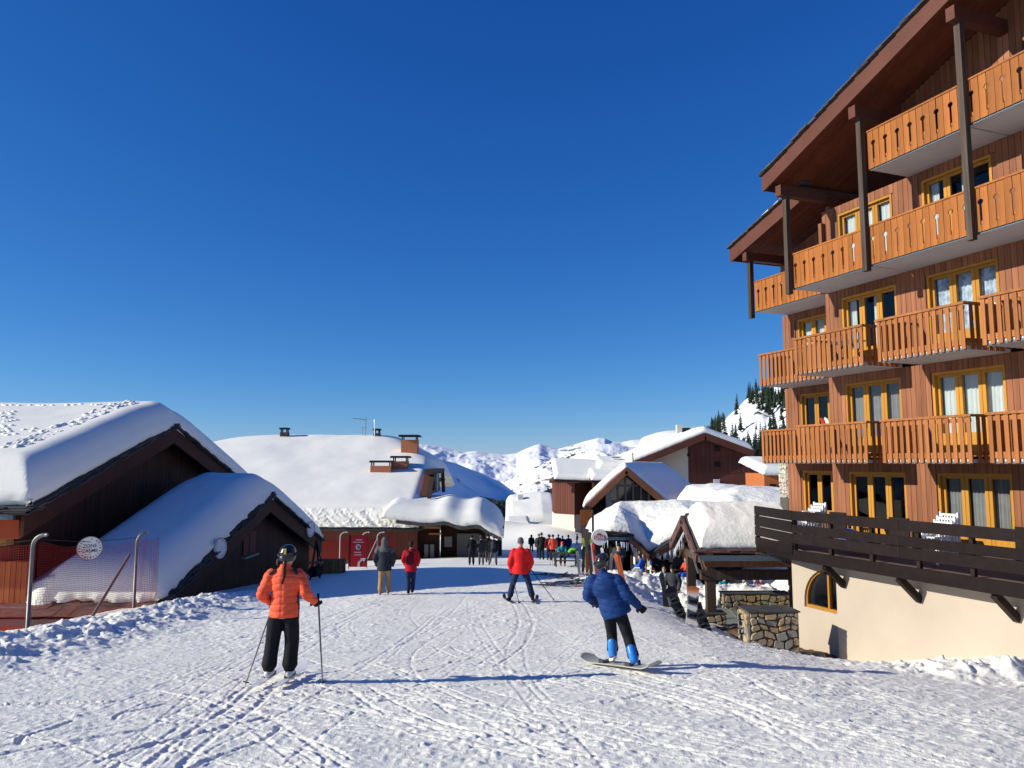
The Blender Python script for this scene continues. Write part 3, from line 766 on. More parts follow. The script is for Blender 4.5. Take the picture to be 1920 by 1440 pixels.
def roof_slab(x0, x1, y0, y1, top, th, m, parent, name='roof', nx=14, ny=14):
    xs = np.linspace(x0, x1, nx); ys = np.linspace(y0, y1, ny); mb = MB()
    Y, X = np.meshgrid(ys, xs, indexing='ij'); T = top(X, Y)
    vt = [(X[j, i], Y[j, i], T[j, i]) for j in range(ny) for i in range(nx)]; vb = [(a, b, c-th) for a, b, c in vt]; n = nx*ny
    fs = []
    for j in range(ny-1):
        for i in range(nx-1):
            a = j*nx+i; fs.append((a, a+1, a+nx+1, a+nx)); fs.append((n+a+nx, n+a+nx+1, n+a+1, n+a))
    for i in range(nx-1): fs.append((i, n+i, n+i+1, i+1)); a = (ny-1)*nx+i; fs.append((a+1, n+a+1, n+a, a))
    for j in range(ny-1): a = j*nx; fs.append((a+nx, n+a+nx, n+a, a)); a = j*nx+nx-1; fs.append((a, n+a, n+a+nx, a+nx))
    mb.add(vt+vb, fs); return part(name, mb, m, parent)
def slates_line(parent, P, Q, m=SLATE, w=(.25, .5), depth=.45, layers=2, outdir=(0, -1, 0), rnd=None, hang=0):
    rnd = rnd or random; P, Q = Vector(P), Vector(Q); d = Q-P; L = d.length; dn = d.normalized(); od = Vector(outdir); s = -.1
    while s < L:
        ww = rnd.uniform(*w)
        for k in range(layers):
            o = P+dn*(s+rnd.uniform(-.03, .03))+od*(.04+rnd.uniform(0, .09)-k*.04)+HZ*(k*.05+rnd.uniform(-.015, .02))
            mb = MB(); mb.obox(o, dn*ww+HZ*rnd.uniform(-.02, .02), -od*depth, HZ*.035); part('slate', mb, m, parent)
        s += ww*.93

# ---- chalet 1 (far left, taller) and chalet 2 (in front, lower); gables face +X
def gable_chalet(label, xg, y0, ya, y1, z0, za, z1, xfar, zbase, snow_t, seed, board_w, over_x=.7, wall_in=1.0, front_y=None, mb_snow=None, slate_m=SLATE):
    t = thing('snowy_chalet', label, 'chalet', (xg-4, ya, zbase))
    def top(x, y):
        a = (za-z0)/(ya-y0); b = (za-z1)/(y1-ya)
        return np.where(y < ya, za-a*(ya-y), za-b*(y-ya))
    rf = roof_slab(xfar, xg, y0, y1, top, .12, SLATE, t, nx=3, ny=3)
    # make exact apex
    bpy.data.objects.remove(rf, do_unlink=True)
    mb = MB(); mb.prism([(xg, y0, z0), (xg, ya, za), (xg, y1, z1), (xg, y1, z1-.14), (xg, ya, za-.14), (xg, y0, z0-.14)], (xfar-xg, 0, 0))
    rf = part('roof', mb, SLATE, t)
    # barge boards
    for (ya_, za_, yb_, zb_) in ((y0, z0, ya, za), (ya, za, y1, z1)):
        mb = MB(); mb.prism([(xg+.02, ya_, za_-.20), (xg+.02, yb_, zb_-.20), (xg+.02, yb_, zb_-.80), (xg+.02, ya_, za_-.80)], (-.10, 0, 0)); part('barge_board', mb, mat('dark_barge', (.055, .020, .014), .7, noise=(.9, .15)), rf)
    rnd = random.Random(seed)
    for (ya_, za_, yb_, zb_) in ((y0, z0, ya, za), (ya, za, y1, z1)):
        slates_line(rf, (xg+.10, ya_, za_-.16), (xg+.10, yb_, zb_-.16), w=(.35, .8), depth=.6, layers=3, outdir=(1, 0, 0), rnd=rnd, m=slate_m)
    # gable wall of boards
    xw = xg-over_x; bm = MB(); a = (za-z0)/(ya-y0); b = (za-z1)/(y1-ya)
    yw0, yw1 = y0+wall_in, y1-wall_in
    zt = lambda y: (za-a*(ya-y) if y < ya else za-b*(y-ya))-.16
    bm.prism([(xw-.03, yw0, zbase), (xw-.03, yw1, zbase), (xw-.03, yw1, zt(yw1)), (xw-.03, ya, zt(ya)), (xw-.03, yw0, zt(yw0))], (-.25, 0, 0))
    wl = part('gable_wall', bm, WOOD_K, t)
    y = yw0
    while y < yw1-.01:
        w = min(board_w, yw1-y); mb = MB()
        mb.prism([(xw, y+.01, zbase), (xw, y+w-.01, zbase), (xw, y+w-.01, zt(y+w)), (xw, y+.01, zt(y))], (-.03, 0, 0)); part('board', mb, WOOD_K, wl); y += w
    for yy in (y0+1.5, ya, y1-1.5):      # purlin ends
        mb = MB(); mb.box(xw, xg-.1, yy-.12, yy+.12, zt(yy)-.35, zt(yy)-.05); part('purlin', mb, FASCIA, t)
    # long side wall (faces the camera)
    mb = MB(); mb.box(xfar, xw-.28, yw0, yw0+.2, zbase, z0+.15); part('side_wall', mb, RED_B, t)
    return t, rf, top
# chalet 1
c1, c1r, top1 = gable_chalet('large chalet at far left with deep snow on its roof and footprints across it', -14.0, 22.3, 31.9, 42.0, -1.30, 1.62, -1.45, -34, -7, .9, 3, .34)
def c1snow(x, y):
    b = top1(x, y); r = 1.25-abs(1)*0
    soft_ = np.exp(-((y-31.9)/1.6)**2)*-.28
    return b+soft_
sn = snow_sheet('roof_snow', -34, -14.02, 22.55, 42.1, c1snow, 1.2, SNOW_R, c1r, 110, 110, seed=2, over=.12)
# footprints: small pits and crests strewn along tracks, cut into the sheet itself
def dent(o, pts, r, d, rim=.4):
    me = o.data; n = len(me.vertices); co = np.empty(n*3, np.float32); me.vertices.foreach_get('co', co); co = co.reshape(-1, 3)
    off = woff(o)
    for (px, py) in pts:
        q = np.hypot(co[:, 0]+off.x-px, co[:, 1]+off.y-py)/r
        co[:, 2] += np.where(q < 1, -d*(1-q*q), 0)+np.where((q >= 1) & (q < 1.7), d*rim*(1-(q-1)/.7), 0)
    me.vertices.foreach_set('co', co.ravel()); me.update()
# fine strip of trampled snow just behind the verge
def trample(parent, x0, x1, y0, y1, zf, nx, ny, seed, amp, name='trampled_snow', m=SNOW_RC):
    ys = np.linspace(y0, y1, ny); xs = np.linspace(x0, x1, nx); Y, X = np.meshgrid(ys, xs, indexing='ij')
    e = np.minimum(np.minimum(X-x0, x1-X)/.35, np.minimum(Y-y0, y1-Y)/.5); e = np.clip(e, 0, 1)
    n = np.clip(vnoise(X*5.1, Y*4.2, seed)-.35, 0, 1)*amp+np.clip(vnoise(X*11, Y*9, seed+2)-.4, 0, 1)*amp*.6
    Z = zf(X, Y)+e*n-(1-e)*.12
    return grid_mesh(name, X, Y, Z, m, parent)
def surf(o):
    """interpolator for the top of a snow sheet, world coordinates"""
    from mathutils.bvhtree import BVHTree
    me = o.data; off = woff(o)
    bv = BVHTree.FromPolygons([v.co+off for v in me.vertices], [tuple(p.vertices) for p in me.polygons])
    def f(X, Y):
        Z = np.zeros_like(X); 
        for idx in np.ndindex(X.shape):
            h = bv.ray_cast(Vector((float(X[idx]), float(Y[idx]), 30)), Vector((0, 0, -1)))
            Z[idx] = h[0].z if h[0] is not None else -50
        return Z
    return f
s1 = surf(sn)
trample(sn, -16.4, -15.0, 23.6, 33.0, lambda X, Y: s1(X, Y)-.035, 90, 420, 5, .16)
rf_ = random.Random(8)
def footprints(parent, sf, paths, m):
    mb = MB()
    for (x0, y0, x1, y1, n) in paths:
        for i in range(n):
            q = i/max(1, n-1); x = x0+(x1-x0)*q+rf_.uniform(-.25, .25); y = y0+(y1-y0)*q+rf_.uniform(-.25, .25)
            z = float(sf(np.array([[x]]), np.array([[y]]))[0, 0])
            mb.ball((x, y, z-.02), (.12, .07, .075), 7, 4)
    part('footprint_ridges', mb, m, parent, smooth=True, kind='stuff')
footprints(sn, s1, [(-22, 27, -17.5, 25.5, 26), (-19, 29, -17, 26, 22), (-24, 31.2, -16, 31, 30), (-18, 24.6, -16.4, 26.5, 12), (-23, 26.5, -19.5, 24, 14)], SNOW_R)
# front wall of chalet 1 under the eave: gutter, orange fascia, window
mb = MB(); mb.box(-34, -14.3, 22.28, 22.42, -1.62, -1.46); part('gutter', mb, GUTTER, c1r)
mb = MB(); mb.box(-34, -14.25, 22.5, 22.62, -2.18, -1.64); part('fascia', mb, ORANGE_RED, c1r)
slates_line(c1r, (-19, 22.3, -1.36), (-14.0, 22.3, -1.36), w=(.4, .7), outdir=(0, -1, 0), rnd=random.Random(3), depth=.8)
mb = MB(); mb.box(-16.4, -14.85, 22.9, 23.25, -2.42, -2.2); part('lintel_beam', mb, WOOD_L, c1)
wf = MB()
for a in (-18.0, -17.0, -16.0): wf.box(a-.06, a+.06, 23.18, 23.28, -4.4, -2.9)
wf.box(-18.06, -15.94, 23.17, 23.28, -2.96, -2.86); wf.box(-18.06, -15.94, 23.15, 23.28, -4.5, -4.4)
w1 = part('window', wf, WOOD_L, c1)
for a in (-17.94, -16.94):
    g = MB(); g.box(a, a+.88, 23.22, 23.23, -4.4, -2.96); part('pane', g, GLASS, w1)
    n = 20; mb = MB(); vs = []
    for i in range(n+1): x = a+.88*i/n; y = 23.27+.012*math.sin(i*1.9); vs += [(x, y, -4.35), (x, y, -3.0)]
    mb.add(vs, [(2*i, 2*i+2, 2*i+3, 2*i+1) for i in range(n)]); part('curtain', mb, CURT_W, w1)
for i in range(10):
    mb = MB(); mb.box(-15.9+i*.16, -15.9+i*.16+.14, 23.10, 23.28, -4.5, -2.9); part('wall_board', mb, mat('orange_boards', (.40, .13, .045), .6, grain=(2, 8, .2)), c1)

# chalet 2
c2, c2r, top2 = gable_chalet('lower dark timber chalet on the left with two round signs on its snow buried gable', -10.4, 22.9, 33.4, 42.6, -4.15, -1.30, -4.10, -13.95, -8, .75, 4, .34, over_x=.55, wall_in=.4)
def c2snow(x, y): return top2(x, y)+np.exp(-((y-33.4)/1.4)**2)*-.22
# its roof carries on to the left in front of chalet 1
mb = MB(); mb.prism([(-34, 22.6, -4.30), (-34, 23.3, -4.05), (-34, 23.3, -4.17), (-34, 22.6, -4.42)], (20.0, 0, 0)); part('lower_roof', mb, SLATE_R, c2r)
sn2 = snow_sheet('roof_snow', -13.98, -10.42, 23.15, 42.7, c2snow, 1.1, SNOW_R, c2r, 60, 150, seed=5, over=.10, rag=.28, rough=.02)
s2 = surf(sn2)
slr = random.Random(12)
for row in range(4):      # brown slates showing below the snow
    x = -22+row*.2
    while x < -10.6:
        w = slr.uniform(.45, .85); y = 22.35+row*.36; z = -4.36+row*.105+slr.uniform(0, .03)
        if not (x > -13.6 and row > 3):
            mb = MB(); mb.obox((x, y, z), (w, 0, slr.uniform(-.03, .03)), (slr.uniform(-.04, .04), .5, .15), (0, 0, .03)); part('slate', mb, SLATE_R, c2r)
        x += w*.96
mb = MB(); mb.box(-34, -10.7, 22.38, 22.48, -4.62, -4.42); part('gutter', mb, mat('mauve_gutter', (.10, .065, .07), .5), c2r)
mb = MB(); mb.box(-34, -10.8, 22.6, 22.75, -5.6, -4.62); part('fascia', mb, ORANGE_RED, c2r)
# fallen snow that slid to the eave, tapering left
Y, X = np.meshgrid(np.linspace(22.75, 25.4, 50), np.linspace(-15.6, -13.5, 60), indexing='ij')
Zb = -4.22+.272*(Y-22.9); e = np.clip((X+15.0)/1.3, 0, 1)*np.clip((Y-22.9-.18*fbm(X*1.3, Y*0+3, 3, 3)-.12)/.28, 0, 1)*np.clip((-13.5-X)/.1, 0, 1)
Z = Zb-.1+np.sqrt(e)*(.85+.12*fbm(X*1.1, Y*1.1, 3, 71))
grid_mesh('slid_snow', X, Y, Z, SNOW_RC, c2r)
# window with shutters, ledge and the round signs on the gable
xw = -10.95
mb = MB(); mb.box(xw, xw+.05, 31.7, 33.2, -3.75, -2.85); sh = part('shuttered_window', mb, mat('dark_red_shutter', (.11, .016, .016), .6), c2)
mb = MB(); mb.box(xw+.05, xw+.065, 32.35, 32.5, -3.75, -2.85); part('frame', mb, WOOD_D, sh)
mb = MB(); mb.box(xw, xw+.18, 31.6, 33.3, -3.87, -3.81); part('sill', mb, mat('pale_sill', (.3, .28, .25), .7), sh)
def text_mesh(txt, size, loc, rot, m, name, parent, depth=.004):
    cu = bpy.data.curves.new(name, 'FONT'); cu.body = txt; cu.size = size; cu.extrude = depth; cu.align_x = 'CENTER'; cu.align_y = 'CENTER'; cu.offset = size*.012
    o = bpy.data.objects.new(name, cu); WORK.collection.objects.link(o)
    with bpy.context.temp_override(scene=WORK, view_layer=WORK.view_layers[0]): dg = bpy.context.evaluated_depsgraph_get()
    me = bpy.data.meshes.new_from_object(o.evaluated_get(dg)); bpy.data.objects.remove(o, do_unlink=True)
    o2 = link(name, me, parent); me.materials.clear(); me.materials.append(m)
    o2.location = Vector(loc)-(woff(parent) if parent is not None else Vector((0, 0, 0))); o2.rotation_euler = rot; return o2
INK = mat('dark_print', (.05, .06, .10), .6)
def disc_sign(label, c, nrm, r, group, text=None, rim=WHITE_S, name='round_sign'):
    c = Vector(c); n = Vector(nrm).normalized(); t = thing(name, label, 'sign', c, group=group)
    mb = MB(); mb.tube([c-n*.02, c+n*.02], r, 28); d = part('disc', mb, WHITE_S, t)
    a = HZ.cross(n).normalized()
    ring = MB(); N = 28
    for i in range(N):
        t0, t1 = 2*math.pi*i/N, 2*math.pi*(i+1)/N
        P = [c+n*.021+(a*math.cos(q)+HZ*math.sin(q))*rr for q, rr in ((t0, r*.97), (t1, r*.97), (t1, r*1.03), (t0, r*1.03))]
        ring.prism(P, n*.006)
    part('rim', ring, STEEL, t)
    rz = math.atan2(n.y, n.x)+math.pi/2
    rnd = random.Random(int(c.y*10)); mk = MB()
    for i in range(22):       # worn ring lettering, too small to read
        if 5 < i < 8 or rnd.random() < .12: continue
        q = R(i*360/22); p = c+n*.022+(a*math.cos(q)+HZ*math.sin(q))*r*.80; tdir = (-a*math.sin(q)+HZ*math.cos(q)); rd = (a*math.cos(q)+HZ*math.sin(q))
        mk.obox(p-tdir*r*.05-rd*r*.06, tdir*r*rnd.uniform(.05, .11), rd*r*.13, n*.003)
    part('ring_lettering', mk, INK, t, kind='stuff')
    if text:
        for i, l in enumerate(text): text_mesh(l, r*.40, c+n*.022+HZ*r*(.20-.42*i), (R(90), 0, rz), INK, 'lettering', t, .002)
    return t
disc_sign('round white sign on the left barge board of the lower chalet', (-10.24, 27.4, -2.98), (1, -.25, 0), .36, 'round white signs on the lower chalet')
disc_sign('round white sign on the right barge board of the lower chalet, near its lower end', (-10.24, 39.6, -3.35), (1, -.25, 0), .40, 'round white signs on the lower chalet')

# ---- big roof building (chalet 3)
c3 = thing('snowy_building', 'wide low building in the middle distance with a huge snow covered roof and four chimneys', 'building', (-14, 64, -7.5))
def top3(x, y):
    front = -4.85+.325*(y-58); back = 1.75-.325*(y-78); hipr = 1.75-(x+12.3)*.62; hipl = 1.75+(x+26.5)*.35
    z = np.minimum(np.minimum(front, back), np.minimum(hipr, hipl))
    return z
def soft3(x, y):
    a = np.stack([-4.85+.325*(y-58), 1.75-.325*(y-78), 1.75-(x+12.3)*.60, 1.75+(x+26.8)*.35])
    k = 2.2; return -np.log(np.exp(-k*a).sum(0))/k
r3 = roof_slab(-36, -6.9, 58, 80, top3, .2, SLATE, c3, nx=30, ny=24)
n3 = snow_sheet('roof_snow', -36, -7.0, 58.15, 92, soft3, 1.45, SNOW_R, r3, 130, 110, seed=9, over=.18, round_=.42, rag=.22)
slates_line(r3, (-20.5, 58, -4.97), (-7.1, 58, -4.97), w=(.5, .95), layers=3, depth=.7, rnd=random.Random(5))
# comb textured vertical face of the snow rim
Y, X = np.meshgrid(np.linspace(0, 1, 26), np.linspace(-26, -7.3, 300), indexing='ij')
fz = fbm(X*2.2+Y*2.5, Y*4+X*2.0, 3, 90)*.07+np.clip(vnoise(X*6.5-Y*9, Y*9+X*3.2, 91)-.45, 0, 1)*.09
Zc = -4.75+1.35*Y+.05*fbm(X, Y, 2, 3); Yc = 58.0-.08+.5*Y**2.2-fz
grid_mesh('snow_rim', X, Yc, Zc, SNOW_R, r3)
# lower right roof
def top3b(x, y):
    zf = -4.35-.11*(x+7)+.27*np.exp(-((x+4.9)/.8)**2)+.27*np.exp(-((x+2.6)/.8)**2)
    z = zf+.20*(y-57)*np.exp(-((y-57)/9)**2)
    return np.minimum(z, -2.8-.10*(x+7))-.55*np.clip(x+2.3, 0, 3)*.5
r3b = roof_slab(-8.5, -.75, 57, 70, top3b, .22, SLATE, c3, nx=40, ny=10, name='low_roof')
snow_sheet('roof_snow', -9.5, -.75, 57.1, 70, top3b, 1.0, SNOW_R, r3b, 90, 70, seed=12, over=.15, round_=.6, rag=.12)
mb = MB(); mb.box(-26, -7.2, 59.2, 59.6, -9.5, -5.0); part('wall', mb, RED_B, c3)
mb = MB(); mb.box(-8.5, -5.6, 60.2, 60.6, -9.5, -4.6); mb.box(-5.6, -2.2, 61.2, 61.5, -9.5, -4.4); mb.box(-2.2, -1.9, 61.2, 68, -9.5, -4.6); part('dark_wall', mb, WOOD_K, c3)
mb = MB(); mb.box(-4.3, -2.5, 60.95, 61.18, -8.2, -5.5); part('grey_panel', mb, GREYR, c3)
# jerkin-head gable with two windows
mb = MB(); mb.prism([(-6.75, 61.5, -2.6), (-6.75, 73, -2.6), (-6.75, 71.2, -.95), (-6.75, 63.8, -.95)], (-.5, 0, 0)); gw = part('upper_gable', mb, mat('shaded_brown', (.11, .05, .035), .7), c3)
mb = MB(); mb.box(-7.1, -6.4, 62.6, 73.2, -.92, -.5); part('gable_fascia', mb, WOOD_P, gw)
mb = MB(); mb.bar((-6.5, 60.9, -2.7), (-6.5, 63.4, -.7), .3, .22); part('rake', mb, WOOD_P, gw); mb = MB(); mb.bar((-6.5, 73.6, -2.7), (-6.5, 72.2, -.7), .3, .22); part('rake', mb, WOOD_P, gw)
for y in (64.6, 66.2):
    mb = MB(); mb.box(-6.78, -6.70, y, y+1.1, -2.3, -1.55); part('window', mb, DARKIN, gw)
mb = MB(); mb.box(-6.78, -6.66, 69.0, 69.9, -2.5, -.95); part('white_board', mb, CONC, gw)
# front entrance timbers and windows
mb = MB(); mb.box(-6.4, -5.4, 59.9, 60.15, -5.5, -5.35); mb.box(-6.9, -5.5, 59.6, 59.9, -5.0, -4.85); part('beam', mb, WOOD_L, c3)
fr = MB(); fr.box(-6.9, -6.8, 60.1, 60.2, -8, -6.1); fr.box(-5.9, -5.8, 60.1, 60.2, -8, -6.1); fr.box(-6.8, -5.9, 60.1, 60.2, -6.2, -6.1); wd = part('entrance_window', fr, WOOD_D, c3)
for a in (-6.75, -6.3):
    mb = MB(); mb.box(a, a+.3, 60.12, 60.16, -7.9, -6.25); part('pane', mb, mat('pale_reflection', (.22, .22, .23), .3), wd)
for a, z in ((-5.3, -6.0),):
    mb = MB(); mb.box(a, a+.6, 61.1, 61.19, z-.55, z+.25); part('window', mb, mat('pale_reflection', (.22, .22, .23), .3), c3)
# timber passage at the right end
pg = MB()
for (a, b, c) in ((( -1.9, 58.5, -8.6), (-1.9, 58.5, -4.9), .3), ((-1.0, 64, -8.9), (-1.0, 64, -4.6), .35), ((-.75, 58.8, -5.0), (-.75, 70, -4.2), .3)): pg.bar(a, b, c, c, up=(0, 1, 0) if a[2] < -8 else (0, 0, 1))
part('porch_frame', pg, WOOD_P, c3)
# chimneys
def chimney(parent, x, y, z0, w, d, h, body, capw=.25, slab=True):
    mb = MB(); mb.box(x-w/2, x+w/2, y-d/2, y+d/2, z0, z0+h); c = part('chimney', mb, body, parent)
    mb = MB()
    for sx in (-1, 1):
        for sy in (-1, 1): mb.box(x+sx*(w/2-.1)-.05, x+sx*(w/2-.1)+.05, y+sy*(d/2-.1)-.05, y+sy*(d/2-.1)+.05, z0+h, z0+h+.28)
    part('supports', mb, BLACKM, c)
    mb = MB(); mb.prism([(x-w/2-capw, y-d/2-capw, z0+h+.28), (x+w/2+capw, y-d/2-capw, z0+h+.28), (x+w/2+capw*.5, y-d/2-capw, z0+h+.46), (x-w/2-capw*.5, y-d/2-capw, z0+h+.46)], (0, d+2*capw, 0)); part('cap', mb, BLACKM, c)
    return c
BRICKD = mat('dark_chimney', (.075, .06, .055), .8, noise=(4, .3))
p = at(534, 805, 77); chimney(r3, p.x, 77, 2.3, .75, .7, .75, BRICKD, .08)
p = at(707, 808, 77); chimney(r3, p.x, 77, 2.3, .65, .7, .65, BRICKD, .06)
p = at(768, 830, 72); chimney(r3, p.x, 72.3, -.2, 1.5, 1.3, 2.35, TERRA, .28)
p = at(714, 868, 66); chimney(r3, p.x, 66.5, -1.5, 1.75, 1.2, 1.25, TERRA, .1)
p = at(750, 862, 67); chimney(r3, p.x+.0, 67.5, -1.5, 1.3, 1.2, 1.65, TERRA, .22)
mb = MB(); p = at(686, 780, 77)
mb.tube([(p.x, 77, 2.5), (p.x, 77, 4.6)], .04, 6); mb.tube([(p.x-1.3, 77, 4.45), (p.x+.1, 77, 4.3)], .03, 5)
for i in range(5): mb.tube([(p.x-1.2+i*.22, 76.8, 4.42), (p.x-1.2+i*.22, 77.2, 4.42)], .015, 4)
mb.tube([(p.x-.3, 77, 3.5), (p.x-.3, 77, 2.6)], .03, 5); mb.tube([(p.x-.4, 77, 3.5), (p.x+.1, 77, 3.5)], .02, 5)
part('aerial', mb, STEEL, r3)
p = at(703, 790, 76.5); mb = MB(); mb.tube([(p.x, 76.4, 2.4), (p.x, 76.4, 4.0)], .05, 6); mb.tube([(p.x, 76.4, 4.0), (p.x, 76.4, 4.3)], .1, 6); part('aerial', mb, WHITE, r3)
# ================================================================== SHELTER (timber porch) by the hotel
sh = thing('timber_shelter', 'open timber shelter with a snow covered gable roof on dark posts beside the terrace', 'shelter', (6.2, 22, -5))
def tops(x, y): return -1.50-np.abs(y-22.25)*.50
ms = MB(); ms.prism([(4.95, 20.65, -2.28), (4.95, 22.25, -1.48), (4.95, 23.85, -2.28), (4.95, 23.85, -2.38), (4.95, 22.25, -1.6), (4.95, 20.65, -2.38)], (2.7, 0, 0)); rs = part('roof', ms, SLATE, sh)
snow_sheet('roof_snow', 5.02, 9.2, 20.72, 23.8, lambda x, y: tops(x, y)+np.exp(-((y-22.25)/.5)**2)*-.08, .5, SNOW_M, rs, 110, 60, seed=21, over=.05, rag=.10, rough=.05)
bm_ = bmesh.new(); so_ = rs.children[0]; bm_.from_mesh(so_.data); ox_ = woff(so_).x
bmesh.ops.bisect_plane(bm_, geom=bm_.verts[:]+bm_.edges[:]+bm_.faces[:], plane_co=(7.6-ox_, 0, 0), plane_no=(1, 0, 0), clear_outer=True); cut_ = [e for e in bm_.edges if e.is_boundary and all(abs(v.co.x-(7.6-ox_)) < 1e-4 for v in e.verts)]
bmesh.ops.edgeloop_fill(bm_, edges=cut_); bm_.to_mesh(so_.data); bm_.free()
slates_line(rs, (4.9, 20.62, -2.36), (7.2, 20.62, -2.36), w=(.22, .42), depth=.4, layers=2, rnd=random.Random(9), m=SLATE_R)
slates_line(rs, (4.93, 22.2, -1.62), (4.93, 23.8, -2.40), w=(.16, .24), depth=.35, layers=3, outdir=(-1, 0, 0), rnd=random.Random(10))
slates_line(rs, (4.93, 20.7, -2.38), (4.93, 22.2, -1.60), w=(.2, .3), depth=.3, layers=1, outdir=(-1, 0, 0), rnd=random.Random(11))
for (a, b) in (((4.86, 20.55, -2.52), (4.86, 22.3, -1.60)), ((4.86, 22.2, -1.60), (4.86, 23.95, -2.52))):
    mb = MB(); mb.bar(a, b, .06, .24, up=HZ); part('barge_board', mb, mat('weathered_barge', (.115, .062, .052), .7, noise=(3, .15)), rs)
mb = MB(); mb.box(4.98, 7.4, 20.5, 20.62, -2.56, -2.42); part('gutter', mb, GUTTER, rs)
mb = MB(); mb.box(5.1, 7.4, 20.72, 20.8, -2.74, -2.46); part('fascia', mb, WOOD_B, rs)
P1 = (5.36, 21.2); P2 = (7.75, 21.5); P3 = (5.35, 23.4)
for (x, y, zb) in ((P1[0], P1[1], -4.05), (P2[0], P2[1], -4.2), (P3[0], P3[1], -5.2)):
    mb = MB(); mb.box(x-.12, x+.12, y-.12, y+.12, zb, -2.6); part('post', mb, WOOD_P, sh)
mb = MB(); mb.box(5.1, 8.1, 21.06, 21.3, -3.13, -2.88); part('beam', mb, WOOD_P, sh)
mb = MB(); mb.box(5.22, 5.46, 20.75, 23.6, -2.76, -2.56); part('beam', mb, WOOD_P, sh)
mb = MB(); mb.bar((5.38, 21.25, -3.3), (5.95, 21.25, -2.8), .1, .12); mb.bar((5.36, 21.4, -3.3), (5.36, 22, -2.75), .1, .12, up=(1, 0, 0)); part('brace', mb, WOOD_P, sh)
mb = MB(); mb.box(7.6, 8.0, 21.3, 21.6, -3.35, -2.5); mb.ball((7.72, 21.25, -2.95), (.2, .1, .35), 10, 6); part('bracket_block', mb, WOOD_P, sh)
mb = MB(); mb.tube([(7.0, 20.6, -2.55), (7.4, 20.62, -2.72), (7.75, 20.9, -2.8), (7.85, 21.0, -3.2), (7.75, 21.0, -3.4)], .03, 6); part('downpipe', mb, STEEL, sh)
wp = MB(); wp.box(4.95, 5.2, 20.9, 20.93, -3.0, -2.7)
mb = MB(); mb.tube([(5.0, 21.0, -2.95), (5.0, 21.9, -2.35)], .03, 5); part('pipe', mb, STEEL, sh)
for i in range(14):
    y = 22.4+i*.11; mb = MB(); l = rk.uniform(.1, .3); z = -1.85-(y-22.25)*.5
    mb.tube([(4.95, y, z), (4.95, y, z-l)], [.018, .002], 5); part('icicle', mb, ICE, rs)

sh.location = sh.location*1.13; sh.scale = (1.13, 1.13, 1.13)      # stands just behind the end of the terrace
# ================================================================== RESTAURANT
re_ = thing('restaurant_hut', 'low timber and slate mountain restaurant with thick rough snow on its wavy roof', 'restaurant', (9, 45, -6.8))
E = [at(1108, 1000, 41), at(1128, 996, 41), at(1180, 1002, 41), at(1218, 1037, 41), at(1266, 1009, 41), at(1310, 985, 41), at(1360, 1010, 41), at(1480, 1010, 41)]
EX = [p.x for p in E]; EZ = [p.z for p in E]
def top8(x, y):
    e = np.interp(x, EX, EZ); k = np.clip((y-41)/5.5, 0, 1); rz = -2.75
    z = e*(1-k)+(rz+(e+3.9)*.1)*k
    z = np.where(y > 46.5, rz-(y-46.5)*.35, z)
    return z-.55*np.clip(EX[1]+.6+(y-41)*.22-x, 0, 4)
r8 = roof_slab(EX[0]+.35, 15.6, 41, 49, top8, .2, SLATE, re_, nx=50, ny=12)
snow_sheet('roof_snow', EX[0]+.35, 15.6, 41.15, 50, top8, .5, SNOW_RC, r8, 190, 110, seed=31, over=.06, rag=.25, round_=.5, rough=.10)
rr = random.Random(21)
for i in range(len(E)-2):
    if E[i+1].x < 15.5: slates_line(r8, (E[i].x if i else EX[0]+.3, 40.82, (EZ[i])-.10), (E[i+1].x, 40.82, EZ[i+1]-.10), w=(.2, .4), depth=.5, layers=3, rnd=rr)
for i in (2, 3, 4):
    mb = MB(); mb.bar((E[i].x, 40.85, EZ[i]-.30), (E[i+1].x, 40.85, EZ[i+1]-.30), .06, .26); part('barge_board', mb, WOOD_B, r8)
mb = MB(); mb.box(EX[0]+.4, E[2].x+.1, 40.8, 40.9, EZ[1]-.45, EZ[1]-.28); part('gutter', mb, GUTTER, r8)
for i in range(40):
    x = rr.uniform(E[1].x, E[5].x); z = float(np.interp(x, EX, EZ))-.42; l = rr.uniform(.12, .55)
    mb = MB(); mb.tube([(x, 40.82, z), (x, 40.82, z-l)], [.03, .003], 5); part('icicle', mb, ICE, r8)
FZ = -6.65
dx0, dx1 = at(1148, 1050, 43).x, at(1183, 1050, 43).x
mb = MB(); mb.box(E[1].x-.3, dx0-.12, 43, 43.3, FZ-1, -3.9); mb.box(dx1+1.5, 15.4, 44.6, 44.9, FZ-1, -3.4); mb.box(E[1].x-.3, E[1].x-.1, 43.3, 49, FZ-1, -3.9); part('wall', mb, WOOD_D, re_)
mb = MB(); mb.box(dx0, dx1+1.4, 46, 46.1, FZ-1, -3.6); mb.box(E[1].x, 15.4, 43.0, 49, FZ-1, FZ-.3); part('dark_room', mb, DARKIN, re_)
df = MB(); df.box(dx0-.12, dx0, 42.9, 43.1, FZ, -4.35); df.box(dx1, dx1+.12, 42.9, 43.1, FZ, -4.35); df.box(dx0-.12, dx1+.12, 42.9, 43.1, -4.45, -4.3); part('door_frame', df, WOOD_P, re_)
dd = MB(); a = Vector((dx1+.1, 42.8, FZ)); b = Vector((dx1+.95, 42.0, FZ)); dr = (b-a)
for q in (0, .9): dd.obox(a+dr*q, dr*.1, (.03, .03, 0), HZ*2.15)
for z in (0, .95, 2.03): dd.obox(a+HZ*z, dr, (.03, .03, 0), HZ*.12)
door = part('open_door', dd, WHITE, re_)
mb = MB(); mb.obox(a+dr*.1+HZ*1.08, dr*.8, (.01, .01, 0), HZ*.94); part('pane', mb, GLASS, door)
